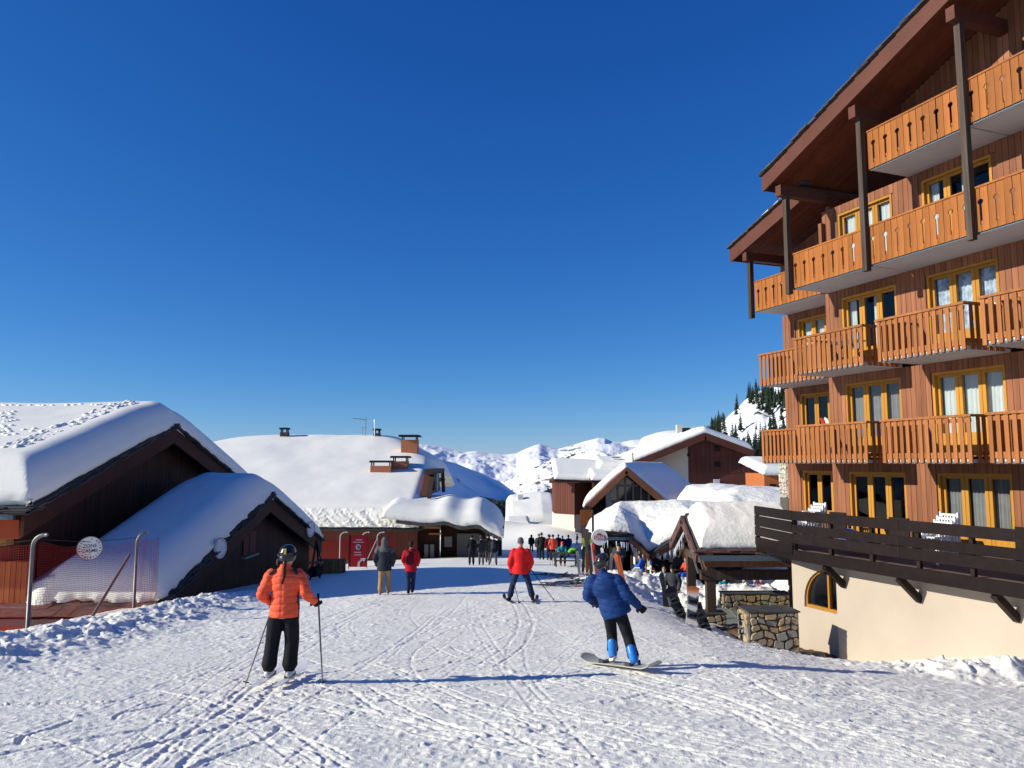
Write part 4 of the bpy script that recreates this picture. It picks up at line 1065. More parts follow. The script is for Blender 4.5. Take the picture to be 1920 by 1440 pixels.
mb = MB(); mb.obox(a+dr*.1+HZ*.12, dr*.8, (.02, .02, 0), HZ*.82); part('panel', mb, WOOD_D, door)
for (px, w) in ((1194, .28), (1228, .2), (1282, .22)):
    p = at(px, 1060, 43.2); mb = MB(); mb.tube([(p.x, 43.2, FZ), (p.x, 43.2, -4.5)], w/2, 10); part('log_post', mb, WOOD_L, re_, smooth=True)
p = at(1194, 0, 43.2); q = at(1300, 0, 43.2)
mb = MB(); mb.tube([(p.x, 43.2, -4.75), (q.x, 43.2, -4.75)], .17, 10); part('log_beam', mb, WOOD_L, re_, smooth=True)
mb = MB(); mb.tube([(q.x-2.2, 43.6, -5.0), (q.x+.4, 43.6, -5.0)], .13, 10); part('log_beam', mb, WOOD_L, re_, smooth=True)
wb = MB(); x0, x1 = at(1200, 0, 43.4).x, at(1224, 0, 43.4).x
for z in (-5.15, -5.5, -5.95): wb.box(x0, x1, 43.38, 43.42, z, z+.07)
wb.box(x0, x0+.05, 43.36, 43.44, -6.2, -5.0); wb.box(x1-.05, x1, 43.36, 43.44, -6.2, -5.0); ww = part('window', wb, STEEL, re_)
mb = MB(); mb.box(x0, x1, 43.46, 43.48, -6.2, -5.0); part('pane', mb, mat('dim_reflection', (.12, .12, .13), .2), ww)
# pole with round beer sign
pz = at(1113, 1050, 40.3)
bs = thing('round_bar_sign', 'round white bar sign with a red badge on a tall dark pole by the restaurant', 'sign', (pz.x, 40.3, FZ))
mb = MB(); mb.tube([(pz.x, 40.45, FZ), (pz.x, 40.45, -2.6)], .06, 8); part('pole', mb, BLACKM, bs)
sc_ = at(1124, 1007, 40.2)
mb = MB(); mb.tube([(sc_.x, 40.12, sc_.z), (sc_.x, 40.28, sc_.z)], .40, 32); dsc = part('disc', mb, WHITE, bs)
mb = MB(); mb.tube([(sc_.x, 40.09, sc_.z), (sc_.x, 40.115, sc_.z)], .405, 32); mb.tube([(sc_.x, 40.115, sc_.z), (sc_.x, 40.31, sc_.z)], .41, 32); part('rim', mb, STEEL, bs)
bs.children[-1].data.materials[0] = WHITE
REDP = mat('sign_red', (.5, .03, .03), .4); GOLD = mat('sign_gold', (.45, .30, .08), .4)
cart = [(-.30, -.10), (-.27, .09), (-.16, .11), (-.1, .17), (.06, .18), (.12, .12), (.25, .10), (.29, -.06), (.31, -.15), (.1, -.13), (-.15, -.11)]
mb = MB(); mb.prism([(sc_.x+a, 40.084, sc_.z+b) for a, b in cart], (0, -.01, 0)); part('badge', mb, REDP, bs)
mb = MB(); mb.prism([(sc_.x+a*.45-.03, 40.084, sc_.z+.14+b*.5) for a, b in cart], (0, -.008, 0)); part('crest', mb, GOLD, bs)
text_mesh('STELLA', .145, (sc_.x, 40.068, sc_.z+.035), (R(90), 0, 0), WHITE, 'lettering', bs); text_mesh('ARTOIS', .145, (sc_.x, 40.068, sc_.z-.075), (R(90), 0, 0), WHITE, 'lettering', bs)
# orange-brown hanging board on posts
p = at(1088, 956, 60); q = at(1112, 985, 60)
ob = thing('notice_board', 'blank rusty orange board standing high beside the dark pole', 'board', (p.x+.4, 60, -9))
mb = MB(); mb.box(p.x, q.x, 60, 60.08, q.z, p.z); part('panel', mb, mat('rust_board', (.22, .07, .02), .7, noise=(1.5, .2)), ob)
mb = MB(); mb.box(p.x+.1, p.x+.2, 60.09, 60.2, -9, p.z); mb.box(q.x-.2, q.x-.1, 60.09, 60.2, -9, p.z); part('posts', mb, WOOD_D, ob)

# ================================================================== DISTANT BUILDINGS
def win(parent, x0, x1, y, z0, z1, m=DARKIN, fr=None):
    mb = MB(); mb.box(x0, x1, y-.06, y+.05, z0, z1); w = part('window', mb, fr or WOOD_D, parent)
    mb = MB(); mb.box(x0+.08, x1-.08, y-.09, y-.065, z0+.08, z1-.08); part('pane', mb, m, w)
    return w
def gsnow(x0, x1, y0, y1, f, th, parent, seed, nx=50, ny=40, **k):
    r = roof_slab(x0, x1, y0, y1, f, .3, WOOD_D, parent, nx=24, ny=16)
    snow_sheet('roof_snow', x0+.05, x1-.05, y0+.08, y1-.05, f, th, SNOW_R, r, nx, ny, seed=seed, over=.1, **k); return r
# block with cream foot (B5)
D = 120
a = at(1041, 985, D); b = at(1078, 985, D); c_ = at(1108, 900, D)
b5 = thing('red_brown_block', 'tall red brown timber block on a pale cream base at the street end', 'building', (a.x+2, D+3, -12))
zt = at(0, 905, D).z; zm = at(0, 965, D).z
fp = [(a.x, D+3.4), (b.x, D), (c_.x+2, D+4), (c_.x+2, D+9), (a.x, D+9)]
mb = MB(); mb.prism([(x, y, zm) for x, y in fp], (0, 0, zt-zm)); part('upper_wall', mb, RED_B, b5)
mb = MB(); mb.prism([(x+(.03 if x < b.x else 0), y+.06, -13) for x, y in fp], (0, 0, zm+13-.02)); part('base_wall', mb, TAN2, b5)
for i in range(9):
    q0 = Vector((a.x, D+3.4, zm)); q1 = Vector((b.x, D, zm)); dq = (q1-q0)/9; mb = MB(); mb.obox(q0+dq*(i+.05)+Vector((-.02, -.02, 0)), dq*.9, Vector((-.02, -.02, 0)), HZ*(zt-zm)); part('board', mb, RED_B, b5)
mb = MB(); mb.box(a.x-.9, b.x+.6, D-.8, D-.1, zt-.05, zt+.45); part('eave', mb, WOOD_B, b5)
mb = MB(); mb.tube([(b.x-.05, D-.15, zt), (b.x-.05, D-.15, -10)], .08, 6); part('downpipe', mb, WOOD_P, b5)
x5 = at(1034, 0, D).x
def f5(x, y): return zt+.5+.30*np.clip(y-D+1, 0, 9)-.04*(x-x5)
gsnow(x5, c_.x+3.0, D-.9, D+14, f5, .7, b5, 41)
def f5b(x, y): return at(0, 908, D-4).z+.05+.16*np.clip(y-D+4, 0, 7)+0*x
gsnow(at(1095, 0, D).x, at(1150, 0, D).x, D-4, D+3, lambda x, y: f5b(x, y)+.5, .8, b5, 42)
mb = MB(); mb.box(at(1100, 0, D).x, at(1150, 0, D).x, D-3, D+3, -12, f5b(0, D)-.2); part('side_wall', mb, WOOD_K, b5)
for (px, py) in ((1116, 880), (1155, 860)):
    p = at(px, py, D+6); mb = MB(); mb.box(p.x-.5, p.x+.5, D+5.6, D+6.6, p.z-3, p.z); c = part('chimney', mb, CONC, b5); mb = MB(); mb.box(p.x-.6, p.x+.6, D+5.5, D+6.7, p.z+.15, p.z+.3); part('cap', mb, BLACKM, c)
x0, x1 = at(1112, 0, D+2).x, at(1185, 0, D+2).x
def f5c(x, y): return at(0, 882, D+2).z+.14*np.clip(y-D-2, 0, 9)+0*x
gsnow(x0, x1, D+2, D+15, f5c, 1.1, b5, 43)
mb = MB(); mb.box(x0+.3, x1, D+3, D+14, -10, at(0, 884, D+2).z-.2); part('wall', mb, WOOD_B, b5)

# low snowy house left of it (B4)
D = 150
b4 = thing('low_snowy_house', 'low house under a smooth white snow roof at the end of the street', 'house', (5, D+4, -15))
x0, x1 = at(949, 0, D).x, at(1043, 0, D).x; ze = at(0, 982, D).z
def f4(x, y): return ze+.32*np.clip(y-D, 0, 12)-.10*np.abs(x-(x0+x1)/2-2)+.2
gsnow(x0, x1, D, D+18, f4, 1.5, b4, 44)
mb = MB(); mb.box(x0+.5, x1, D+1, D+14, -16, ze+.2); part('wall', mb, WOOD_K, b4)
mb = MB(); p = at(976, 930, D+9); mb.box(p.x-.5, p.x+.5, D+9, D+10, p.z-2.5, p.z+.2); part('chimney', mb, CONC, b4)
x2, x3 = at(947, 0, D-8).x, at(992, 0, D-8).x; z2 = at(0, 987, D-8).z
gsnow(x2, x3, D-8, D-1, lambda x, y: z2+.1*(y-D+8)+0*x, .9, b4, 45, 30, 30)
mb = MB(); mb.box(x2+.3, x3-.3, D-7.5, D-2, -15, z2); part('wall', mb, RED_B, b4)
og = thing('orange_figure_post', 'small orange padded machine standing in the snow before the low house', 'machine', (at(975, 1000, 130).x, 130, -12))
p = at(975, 998, 130); mb = MB(); mb.tube([(p.x, 130, -12.2), (p.x, 130, p.z+.9)], .45, 10); mb.ball((p.x+.5, 130, p.z+.3), .45); part('body', mb, mat('orange_pad', (.6, .22, .04), .6), og)

# glazed gable chalet (B6)
D = 76
b6 = thing('glazed_gable_chalet', 'chalet with a big glazed gable, stone piers and a shaded snow slope on its right', 'chalet', (at(1175, 0, D).x, D+4, -9))
ax = at(1174, 876, D); lx = at(1090, 957, D); rx = at(1262, 950, D)
sl_l = (ax.z-lx.z)/(ax.x-lx.x); sl_r = (ax.z-rx.z)/(rx.x-ax.x)
rf6 = MB(); rf6.prism([(lx.x, D, lx.z), (ax.x, D, ax.z), (rx.x, D, rx.z), (rx.x, D, rx.z-.25), (ax.x, D, ax.z-.35), (lx.x, D, lx.z-.25)], (0, 13, 0)); r6 = part('roof', rf6, WOOD_B, b6)
for p, q in ((lx, ax), (ax, rx)):
    mb = MB(); mb.bar(Vector(p)+Vector((0, -.1, -.35)), Vector(q)+Vector((0, -.1, -.35)), .12, .55); part('barge_board', mb, WOOD_B, r6)
def f6(x, y): return np.where(x < ax.x, ax.z-sl_l*(ax.x-x), ax.z-sl_r*(x-ax.x))-.25*np.exp(-((x-ax.x)/.8)**2)
xr = at(1310, 0, D).x
snow_sheet('roof_snow', lx.x+.3, rx.x+.2, D+.35, D+13, f6, .8, SNOW_R, r6, 90, 60, seed=51, over=.05)
# gable: dark glazing with a timber grid
gy_ = D+1.0; gl = MB(); zb = at(0, 941, D).z-1.0
gx0, gx1 = at(1134, 0, D).x, at(1216, 0, D).x
zg = lambda x: (ax.z-sl_l*(ax.x-x) if x < ax.x else ax.z-sl_r*(x-ax.x))-.7
gl.prism([(gx0, gy_, zb), (gx1, gy_, zb), (gx1, gy_, zg(gx1)), (ax.x, gy_, zg(ax.x)), (gx0, gy_, zg(gx0))], (0, .1, 0)); gz6 = part('glazing', gl, mat('dark_glass', (.015, .017, .02), .08), b6)
for i in range(7):
    x = gx0+(gx1-gx0)*i/6; mb = MB(); top_ = zg(x) if i in (2, 3, 4) else min(zg(x), zb+2.6); mb.box(x-.09, x+.09, gy_-.12, gy_-.003, zb, top_); part('mullion', mb, mat('weathered_beam', (.20, .14, .12), .8), gz6)
for z in (zb+1.0, zb+2.55, zb+3.6):
    w = [x for x in np.linspace(gx0, gx1, 60) if zg(x) > z+.05]
    if w: mb = MB(); mb.box(min(w), max(w), gy_-.16, gy_-.123, z-.11, z+.11); part('transom', mb, MATS['weathered_beam'], gz6)
for x in (gx0-.45, gx1+.05):
    mb = MB(); mb.box(x, x+.55, D+.7, D+1.4, -9.5, zg(x+.25)); part('stone_pier', mb, STONE[1], b6)
mb = MB(); mb.prism([(lx.x+.9, D+1.3, -9.5), (rx.x-.6, D+1.3, -9.5), (rx.x-.6, D+1.3, rx.z), (ax.x, D+1.3, zg(ax.x)-.4), (lx.x+.9, D+1.3, lx.z)], (0, 12, 0)); part('wall', mb, WOOD_D, b6)
for i in range(12):
    x = gx1+.9+i*.3; mb = MB(); z = zg(x)+.45; mb.box(x, x+.1, D+.5, D+.6, z-.7, z-.1); part('rafter_end', mb, WOOD_P, b6)
mb = MB(); mb.bar((lx.x+.6, D+.2, -6), (lx.x+.6, D+.2, lx.z), .12, .12, up=(0, 1, 0)); part('post', mb, WOOD_D, b6)
def slant(o, k, y0):      # the building is skewed in plan: its ridge runs back to the right
    for ch in o.children:
        if ch.type == 'MESH':
            off = woff(ch); me = ch.data; n = len(me.vertices); co = np.empty(n*3, np.float32); me.vertices.foreach_get('co', co); co = co.reshape(-1, 3)
            co[:, 0] += k*np.clip(co[:, 1]+off.y-y0, 0, None); me.vertices.foreach_set('co', co.ravel()); me.update()
        slant(ch, k, y0)
slant(b6, .55, D+1.5)

# big chalet at the back right (B7)
D = 118
b7 = thing('big_back_chalet', 'large chalet behind with reddish boarded gable, cream side and snow on the wide roof', 'chalet', (at(1310, 0, D).x, D+5, -9))
A7 = at(1322, 812, D); L7 = at(1184, 868, D); R7 = at(1414, 846, D)
s1_ = (A7.z-L7.z)/(A7.x-L7.x); s2_ = (A7.z-R7.z)/(R7.x-A7.x)
def f7(x, y): return np.where(x < A7.x, A7.z-s1_*(A7.x-x), A7.z-s2_*(x-A7.x))+np.minimum(.10*(y-D), 1.2)*0
mb = MB(); mb.prism([(L7.x, D, L7.z), (A7.x, D, A7.z), (R7.x, D, R7.z), (R7.x, D, R7.z-.4), (A7.x, D, A7.z-.5), (L7.x, D, L7.z-.4)], (0, 22, 0)); r7 = part('roof', mb, WOOD_B, b7)
for p, q in ((L7, A7), (A7, R7)):
    mb = MB(); mb.bar(Vector(p)+Vector((0, -.12, -.45)), Vector(q)+Vector((0, -.12, -.45)), .15, 1.0); part('barge_board', mb, FASCIA, r7)
snow_sheet('roof_snow', L7.x+.1, R7.x-.1, D+.2, D+21, f7, 1.15, SNOW_R, r7, 90, 60, seed=61, over=.1)
x0, x1 = at(1195, 0, D).x, at(1345, 0, D).x; 
snow_sheet('upper_snow', at(1212, 0, D+8).x, at(1330, 0, D+8).x, D+8, D+24, lambda x, y: A7.z-1.0-.03*(x-at(1290, 0, D+8).x)**2+.08*(y-D-8), 1.2, SNOW_R, r7, 60, 40, seed=62)
for px, py in ((1250, 838), (1286, 806)):
    p = at(px, py, D+7); mb = MB(); mb.box(p.x-.6, p.x+.6, D+6.3, D+7.2, p.z-1.2, p.z+.3); part('vent', mb, WOOD_D, r7)
p = at(1275, 800, D+9); mb = MB(); mb.box(p.x-.5, p.x+.5, D+9, D+10, p.z-2, p.z+.3); part('chimney', mb, CONC, r7)
wx0, wxm, wx1 = at(1200, 0, D).x, at(1274, 0, D).x, at(1394, 0, D).x
zt = lambda x: float(f7(np.array(x), 0))-.45
mb = MB(); mb.add([(wx0, D+8, -8), (wxm-.01, D+1.5, -8), (wxm-.01, D+18, -8), (wx0, D+18, -8), (wx0, D+8, zt(wx0)), (wxm-.01, D+1.5, zt(wxm)), (wxm-.01, D+18, zt(wxm)), (wx0, D+18, zt(wx0))], [(0, 1, 5, 4), (1, 2, 6, 5), (2, 3, 7, 6), (3, 0, 4, 7), (4, 5, 6, 7)]); part('cream_wall', mb, TAN2, b7)
mb = MB(); mb.prism([(wxm, D+1.2, -8), (wx1, D+1.2, -8), (wx1, D+1.2, zt(wx1)), (A7.x, D+1.2, zt(A7.x)), (wxm, D+1.2, zt(wxm))], (0, 18, 0)); g7 = part('boarded_gable', mb, RED_B, b7)
n = 30
for i in range(n):
    xa = wxm+(wx1-wxm)*i/n; xb = wxm+(wx1-wxm)*(i+1)/n; zz = [(-8, 861), (858, 893), (890, 812)]
    mb = MB(); mb.prism([(xa+.03, D+1.16, at(0, 858, D).z+.06), (xb-.03, D+1.16, at(0, 858, D).z+.06), (xb-.03, D+1.16, zt(xb)), (xa+.03, D+1.16, zt(xa))], (0, .03, 0)); part('board', mb, RED_B, g7)
    mb = MB(); mb.prism([(xa+.03, D+1.16, at(0, 888, D).z+.06), (xb-.03, D+1.16, at(0, 888, D).z+.06), (xb-.03, D+1.16, at(0, 858, D).z-.02), (xa+.03, D+1.16, at(0, 858, D).z-.02)], (0, .03, 0)); part('board', mb, RED_B, g7)
for px, py in ((1348, 841), (1349, 871), (1294, 853)):
    p = at(px, py, D); s = .38 if px > 1300 else .22; win(b7, p.x-s, p.x+s, D+1.1, p.z-s, p.z+s)
for px, py in ((1222, 868), (1347, 905)):
    p = at(px, py, D); win(b7, p.x-.5, p.x+.5, D+1.0 if px > 1300 else D+6.0, p.z-.5, p.z+.5, m=CONC, fr=TAN2)
mb = MB(); mb.box(wx1+.1, wx1+.35, D+.2, D+1.0, -8, zt(wx1)); mb.box(wx1+.9, wx1+1.15, D+.2, D+1.0, -8, R7.z-.3)
for z in (-3, -.5, 1.6): mb.box(wx1+.1, wx1+1.15, D+.3, D+.9, z, z+.25)
part('balcony_frame', mb, WOOD_D, b7)
mb = MB(); mb.tube([(L7.x+.2, D-.2, L7.z-.3), (L7.x+.2, D-.2, L7.z+1.5)], .1, 5); part('snow_stop', mb, BLACKM, r7)

# snowy low annexes in front of it
D = 88
an = thing('low_annex', 'low annex with rounded roof snow between the glazed chalet and the tall hotel', 'building', (at(1350, 0, D).x, D, -8))
x0, x1 = at(1290, 0, D).x, at(1408, 0, D).x; ze = at(0, 936, D).z
snow_sheet('roof_snow', x0, x1, D, D+12, lambda x, y: ze+.05*(y-D)+0*x, .8, SNOW_R, an, 70, 50, seed=71, over=.1)
mb = MB(); mb.box(x0+.2, x1-.1, D+.3, D+11, -9, ze); part('wall', mb, WOOD_D, an)
D = 60
p = at(1338, 938, D); vt = thing('roof_vent', 'squat cream chimney with a shiny metal cowl just behind the restaurant roof', 'vent', (p.x, D, -4.5))
mb = MB(); mb.box(p.x-.55, p.x+.55, D-.4, D+.4, -5, p.z+.2); part('stack', mb, TAN2, vt)
mb = MB(); mb.box(p.x-.65, p.x+.65, D-.5, D+.5, p.z+.55, p.z+.65); part('cap', mb, WOOD_P, vt)
mb = MB(); mb.box(p.x-.5, p.x-.4, D-.4, D-.3, p.z+.2, p.z+.55); mb.box(p.x+.4, p.x+.5, D-.4, D-.3, p.z+.2, p.z+.55); part('legs', mb, WOOD_P, vt)
mb = MB(); mb.ball((p.x, D, p.z+.72), (.5, .4, .22), 14, 8); part('cowl', mb, mat('shiny_steel', (.7, .7, .7), .15, metal=1), vt, smooth=True)
# small house between big chalet and hotel, stone wall
D = 75
sm = thing('small_orange_house', 'small orange timber house with an overhanging cushion of snow beside the hotel', 'house', (at(1430, 0, D).x, D, -7))
x0, xm, x1 = at(1403, 0, D).x, at(1430, 0, D).x, at(1452, 0, D).x; zt_ = at(0, 888, D).z
mb = MB(); mb.box(x0, xm, D, D+6, -8, zt_); part('wall', mb, mat('orange_boards', (.4, .13, .045), .6, grain=(2, 8, .2)), sm)
mb = MB(); mb.box(xm+.01, x1+1, D+.3, D+6, -8, zt_-.3); part('dark_wall', mb, WOOD_K, sm)
win(sm, x0+.5, x0+1.1, D, zt_-1.8, zt_-1.0); mb = MB(); mb.box(x0+.1, xm-.1, D-.6, D-.5, zt_-2.1, zt_-1.6); part('balcony_rail', mb, WOOD_L, sm)
snow_sheet('roof_snow', x0-.3, at(1458, 0, D).x, D-.8, D+7, lambda x, y: zt_+.15*(y-D)-.02*(x-x0), .8, SNOW_R, sm, 40, 40, seed=81, over=.1)
D = 46
xs0, xs1 = at(1450, 0, D).x, at(1474, 0, D).x; zst, zsb = at(0, 868, D).z, at(0, 926, D).z
sp = thing('stone_tower_wall', 'tall pale stone wall standing just behind the hotel corner', 'stone wall', (xs0+.4, D, zsb))
mb = MB(); mb.prism([(xs0, D+.7, zsb-2), (xs1+.5, D-.02, zsb-2), (xs1+2, D+2, zsb-2), (xs0, D+2, zsb-2)], (0, 0, zst-zsb+2.2)); part('core', mb, MORT, sp)
PALE = [mat('stone_pale', (.50, .45, .36), .85, noise=(5, .2)), mat('stone_pale_grey', (.40, .38, .33), .85, noise=(5, .2))]
sv = STONE; STONE = PALE; stone_face(sp, (xs0-.02, D+.7, zsb-.3), (xs1-xs0+.5, -.72, 0), (0, 0, zst-zsb+.4), (-.65, -.76, 0), .26); stone_face(sp, (xs0, D+2, zsb-.3), (0, -1.32, 0), (0, 0, zst-zsb+.4), (-1, 0, 0), .26); STONE = sv
# snow slope behind the terrace
Y, X = np.meshgrid(np.linspace(40.5, 64, 70), np.linspace(9.5, 30, 80), indexing='ij')
t_ = np.clip((Y-40.5)/13, 0, 1)
Z = -6.2+4.15*t_**.8+.3*np.exp(-((X-17)/2.5)**2)*t_+fbm(X*.9, Y*.9, 4, 14)*.22-3*np.clip((14.5-X)/3., 0, 1)
grid_mesh('snow_slope', X, Y, Z, SNOW_RC, kind='structure')

# ================================================================== MOUNTAINS
def mountain_material(name, rock, amount, scale, forest=None):
    m = bpy.data.materials.new(name); m.use_nodes = True; nt = m.node_tree; b = nt.nodes['Principled BSDF']
    b.inputs['Roughness'].default_value = .8; b.inputs['Specular IOR Level'].default_value = .1
    tc = nt.nodes.new('ShaderNodeTexCoord'); mp = nt.nodes.new('ShaderNodeMapping'); mp.inputs['Scale'].default_value = (scale, scale*.6, scale*1.6); mp.inputs['Rotation'].default_value = (0, R(25), R(20))
    nt.links.new(tc.outputs['Object'], mp.inputs[0])
    n = nt.nodes.new('ShaderNodeTexNoise'); n.inputs['Scale'].default_value = 1; n.inputs['Detail'].default_value = 10; n.inputs['Roughness'].default_value = .62
    n2 = nt.nodes.new('ShaderNodeTexNoise'); n2.inputs['Scale'].default_value = .18; n2.inputs['Detail'].default_value = 3
    nt.links.new(mp.outputs[0], n.inputs[0]); nt.links.new(mp.outputs[0], n2.inputs[0])
    ad = nt.nodes.new('ShaderNodeMath'); ad.operation = 'MULTIPLY_ADD'; ad.inputs[1].default_value = .55
    nt.links.new(n2.outputs['Fac'], ad.inputs[0]); nt.links.new(n.outputs['Fac'], ad.inputs[2])
    cr = nt.nodes.new('ShaderNodeValToRGB'); e = cr.color_ramp.elements
    e[0].position = amount; e[0].color = (.87, .88, .9, 1); e[1].position = amount+.035; e[1].color = (*rock, 1)
    nt.links.new(ad.outputs[0], cr.inputs[0]); nt.links.new(cr.outputs[0], b.inputs['Base Color'])
    bn = nt.nodes.new('ShaderNodeBump'); bn.inputs['Distance'].default_value = 5/scale*.003; bn.inputs['Strength'].default_value = .8
    nt.links.new(n.outputs['Fac'], bn.inputs['Height']); nt.links.new(bn.outputs[0], b.inputs['Normal']); return m
def range_sheet(name, sil, D0, D1, zfoot, m, seed, amp, nu=260, nv=90, pw=.8, label=None, back=600):
    """a mountain side rising from distance D0 (foot) to a crest at D1 whose skyline passes the given directions"""
    xs = [p[0] for p in sil]; pu = np.linspace(xs[0], xs[-1], nu)
    crest = np.interp(pu, xs, [p[1] for p in sil])
    w = np.concatenate([np.linspace(0, 1, nv), 1+np.linspace(.03, .4, 8)])
    X = np.zeros((len(w), nu)); Y = X.copy(); Z = X.copy()
    for i, u in enumerate(pu):
        r = ray(u, crest[i]); zc = r.z/r.y*D1; tx = ray(u, 868).x/ray(u, 868).y
        for j, q in enumerate(w):
            D = D0+(D1-D0)*min(q, 1)+(max(q, 1)-1)*back*2; Y[j, i] = D; X[j, i] = tx*D
            Z[j, i] = zfoot+(zc-zfoot)*(min(q, 1)**pw) if q <= 1 else zc-(q-1)*back*.9
    s = 1/(D1-D0)*3
    rid = 1-np.abs(fbm(X*s*3.2, Y*s*1.6, 6, seed, gain=.52))*2.2
    fade = np.clip(w, 0, 1)[:, None]
    Z = Z+(rid-.55)*amp*(.25+.75*np.sin(np.clip(fade, 0, 1)*math.pi)**.7)*np.where(fade < .99, 1, .25)
    o = grid_mesh(name, X, Y, Z, m, kind='structure'); 
    if label: o['label'] = label
    return o
M1 = mountain_material('far_snow_peaks', (.20, .21, .24), .885, .010)
M2 = mountain_material('near_snow_mountain', (.07, .07, .07), .845, .05)
far_sil = [(640, 836), (760, 830), (800, 834), (818, 836), (828, 838), (850, 844), (872, 847), (892, 846), (918, 850), (945, 852), (968, 850), (985, 842), (1003, 835), (1012, 833), (1030, 838), (1046, 842), (1070, 836), (1095, 828), (1112, 824), (1122, 821), (1134, 822), (1146, 827), (1165, 829), (1186, 825), (1200, 824), (1215, 828), (1290, 835), (1400, 838), (1500, 840)]
range_sheet('mountain', far_sil, 2600, 5200, -420, M1, 3, 40, 420, 130, .75, 'far range of jagged snow peaks across the valley', 900)
near_sil = [(905, 922), (925, 915), (950, 902), (975, 890), (1000, 876), (1030, 864), (1060, 853), (1090, 843), (1120, 834), (1150, 832), (1180, 838), (1230, 842), (1300, 845), (1400, 850)]
range_sheet('mountain', near_sil, 1100, 2600, -330, M2, 8, 22, 360, 120, .9, 'broad sunlit snow mountainside rising to the right of the valley with scattered dark rocks', 400)
# left spur in shade, falling away to the right
pts = [(640, 856, 900), (760, 856, 1150), (815, 858, 1300), (850, 866, 1450), (885, 880, 1600), (915, 892, 1750), (934, 900, 1900), (950, 935, 2050)]
rp_ = [Vector(at(*p)) for p in pts]
Yg, Sg = np.meshgrid(np.linspace(rp_[0].y, rp_[-1].y, 220), np.linspace(-500, 900, 160), indexing='ij')
rxx = np.interp(Yg, [p.y for p in rp_], [p.x for p in rp_]); rzz = np.interp(Yg, [p.y for p in rp_], [p.z for p in rp_])
Xg_ = rxx+Sg; rid = 1-np.abs(fbm(Xg_*.006, Yg*.004, 6, 44, gain=.5))*2
Zg_ = rzz-.62*np.clip(Sg, 0, 400)-.2*np.clip(Sg-400, 0, 900)-.5*np.clip(-Sg, 0, 1e9)+(rid-.6)*40*np.clip(np.abs(Sg)/120, .05, 1)
M3 = mountain_material('shaded_spur_snow', (.12, .13, .15), .95, .03)
sp_ = grid_mesh('mountain', Xg_, Yg, Zg_, M3, kind='structure'); sp_['label'] = 'shaded blue spur of the mountain on the left of the valley'
# dark wooded slope below the sunlit side, in shade
FOR = mountain_material('wooded_snow', (.03, .045, .04), .70, .03)
fsil = [(900, 930), (940, 940), (955, 946), (985, 934), (1010, 924), (1040, 912), (1060, 905), (1100, 895), (1160, 880)]
range_sheet('wooded_slope', fsil, 420, 640, -90, FOR, 14, 18, 160, 60, 1.0, 'wooded lower slope in shade below the sunlit mountain', 60)
# valley floor
X, Y = np.meshgrid(np.linspace(-6000, 6000, 60), np.linspace(150, 9000, 60)); Z = -30-.15*np.clip(Y-200, 0, 1500)-.06*np.clip(Y-1700, 0, 4000)+fbm(X*.002, Y*.002, 3, 2)*30
grid_mesh('valley_ground', X, Y, Z, M2, kind='structure')
# wooded hillside right of the big chalet, partly hidden by the hotel
hs = [(1290, 880), (1335, 815), (1345, 802), (1375, 775), (1400, 752), (1425, 733), (1450, 722), (1480, 700), (1600, 640), (1800, 560), (2100, 480)]
HM = mountain_material('hillside_snow', (.05, .05, .045), .95, .02)
range_sheet('hillside', hs, 230, 520, -12, HM, 19, 6, 220, 70, 1.0, 'steep snowy hillside dotted with dark conifers behind the hotel', 80)
hill = bpy.data.objects['hillside']
me = hill.data; co = np.empty(len(me.vertices)*3, np.float32); me.vertices.foreach_get('co', co); co = co.reshape(-1, 3)
NEED = mat('conifer_needles', (.022, .036, .024), .9, noise=(.8, .3)); BARK = mat('bark', (.05, .035, .025), .9)
def conifer(seed, h):
    r = random.Random(seed); cr = MB(); n = int(9+h*.4)
    for i in range(n):
        t = i/n; z = h*(.12+.86*t); rad = h*.20*(1-t)**.85+.12; k = 9
        for j in range(k):
            a = 2*math.pi*(j+r.random()*.8)/k; l = rad*r.uniform(.6, 1.15); w = l*.42; d = Vector((math.cos(a), math.sin(a), 0)); s = Vector((-d.y, d.x, 0))
            p0 = Vector((0, 0, z)); tip = d*l+Vector((0, 0, z-l*r.uniform(.25, .55)))
            cr.add([p0+Vector((0, 0, h*.03)), tip*.6+p0*.4+s*w, tip, tip*.6+p0*.4-s*w], [(0, 1, 2), (0, 2, 3)])
    tr = MB(); tr.tube([(0, 0, -.5), (0, 0, h*.95)], [h*.018, .02], 6)
    return cr, tr
protos = []
for s in range(4):
    c, tkn = conifer(s, 12.); a = bpy.data.meshes.new('crown'); a.from_pydata(c.v, [], c.f); a.materials.append(NEED)
    b = bpy.data.meshes.new('trunk'); b.from_pydata(tkn.v, [], tkn.f); b.materials.append(BARK); protos.append((a, b))
tr_ = random.Random(77); cnt = 0; mass = MB()
cand = co[(co[:, 2] > -20)]
def hz(x, y):
    i = np.argmin((co[:, 0]-x)**2+(co[:, 1]-y)**2); return float(co[i, 2])
tries = 0
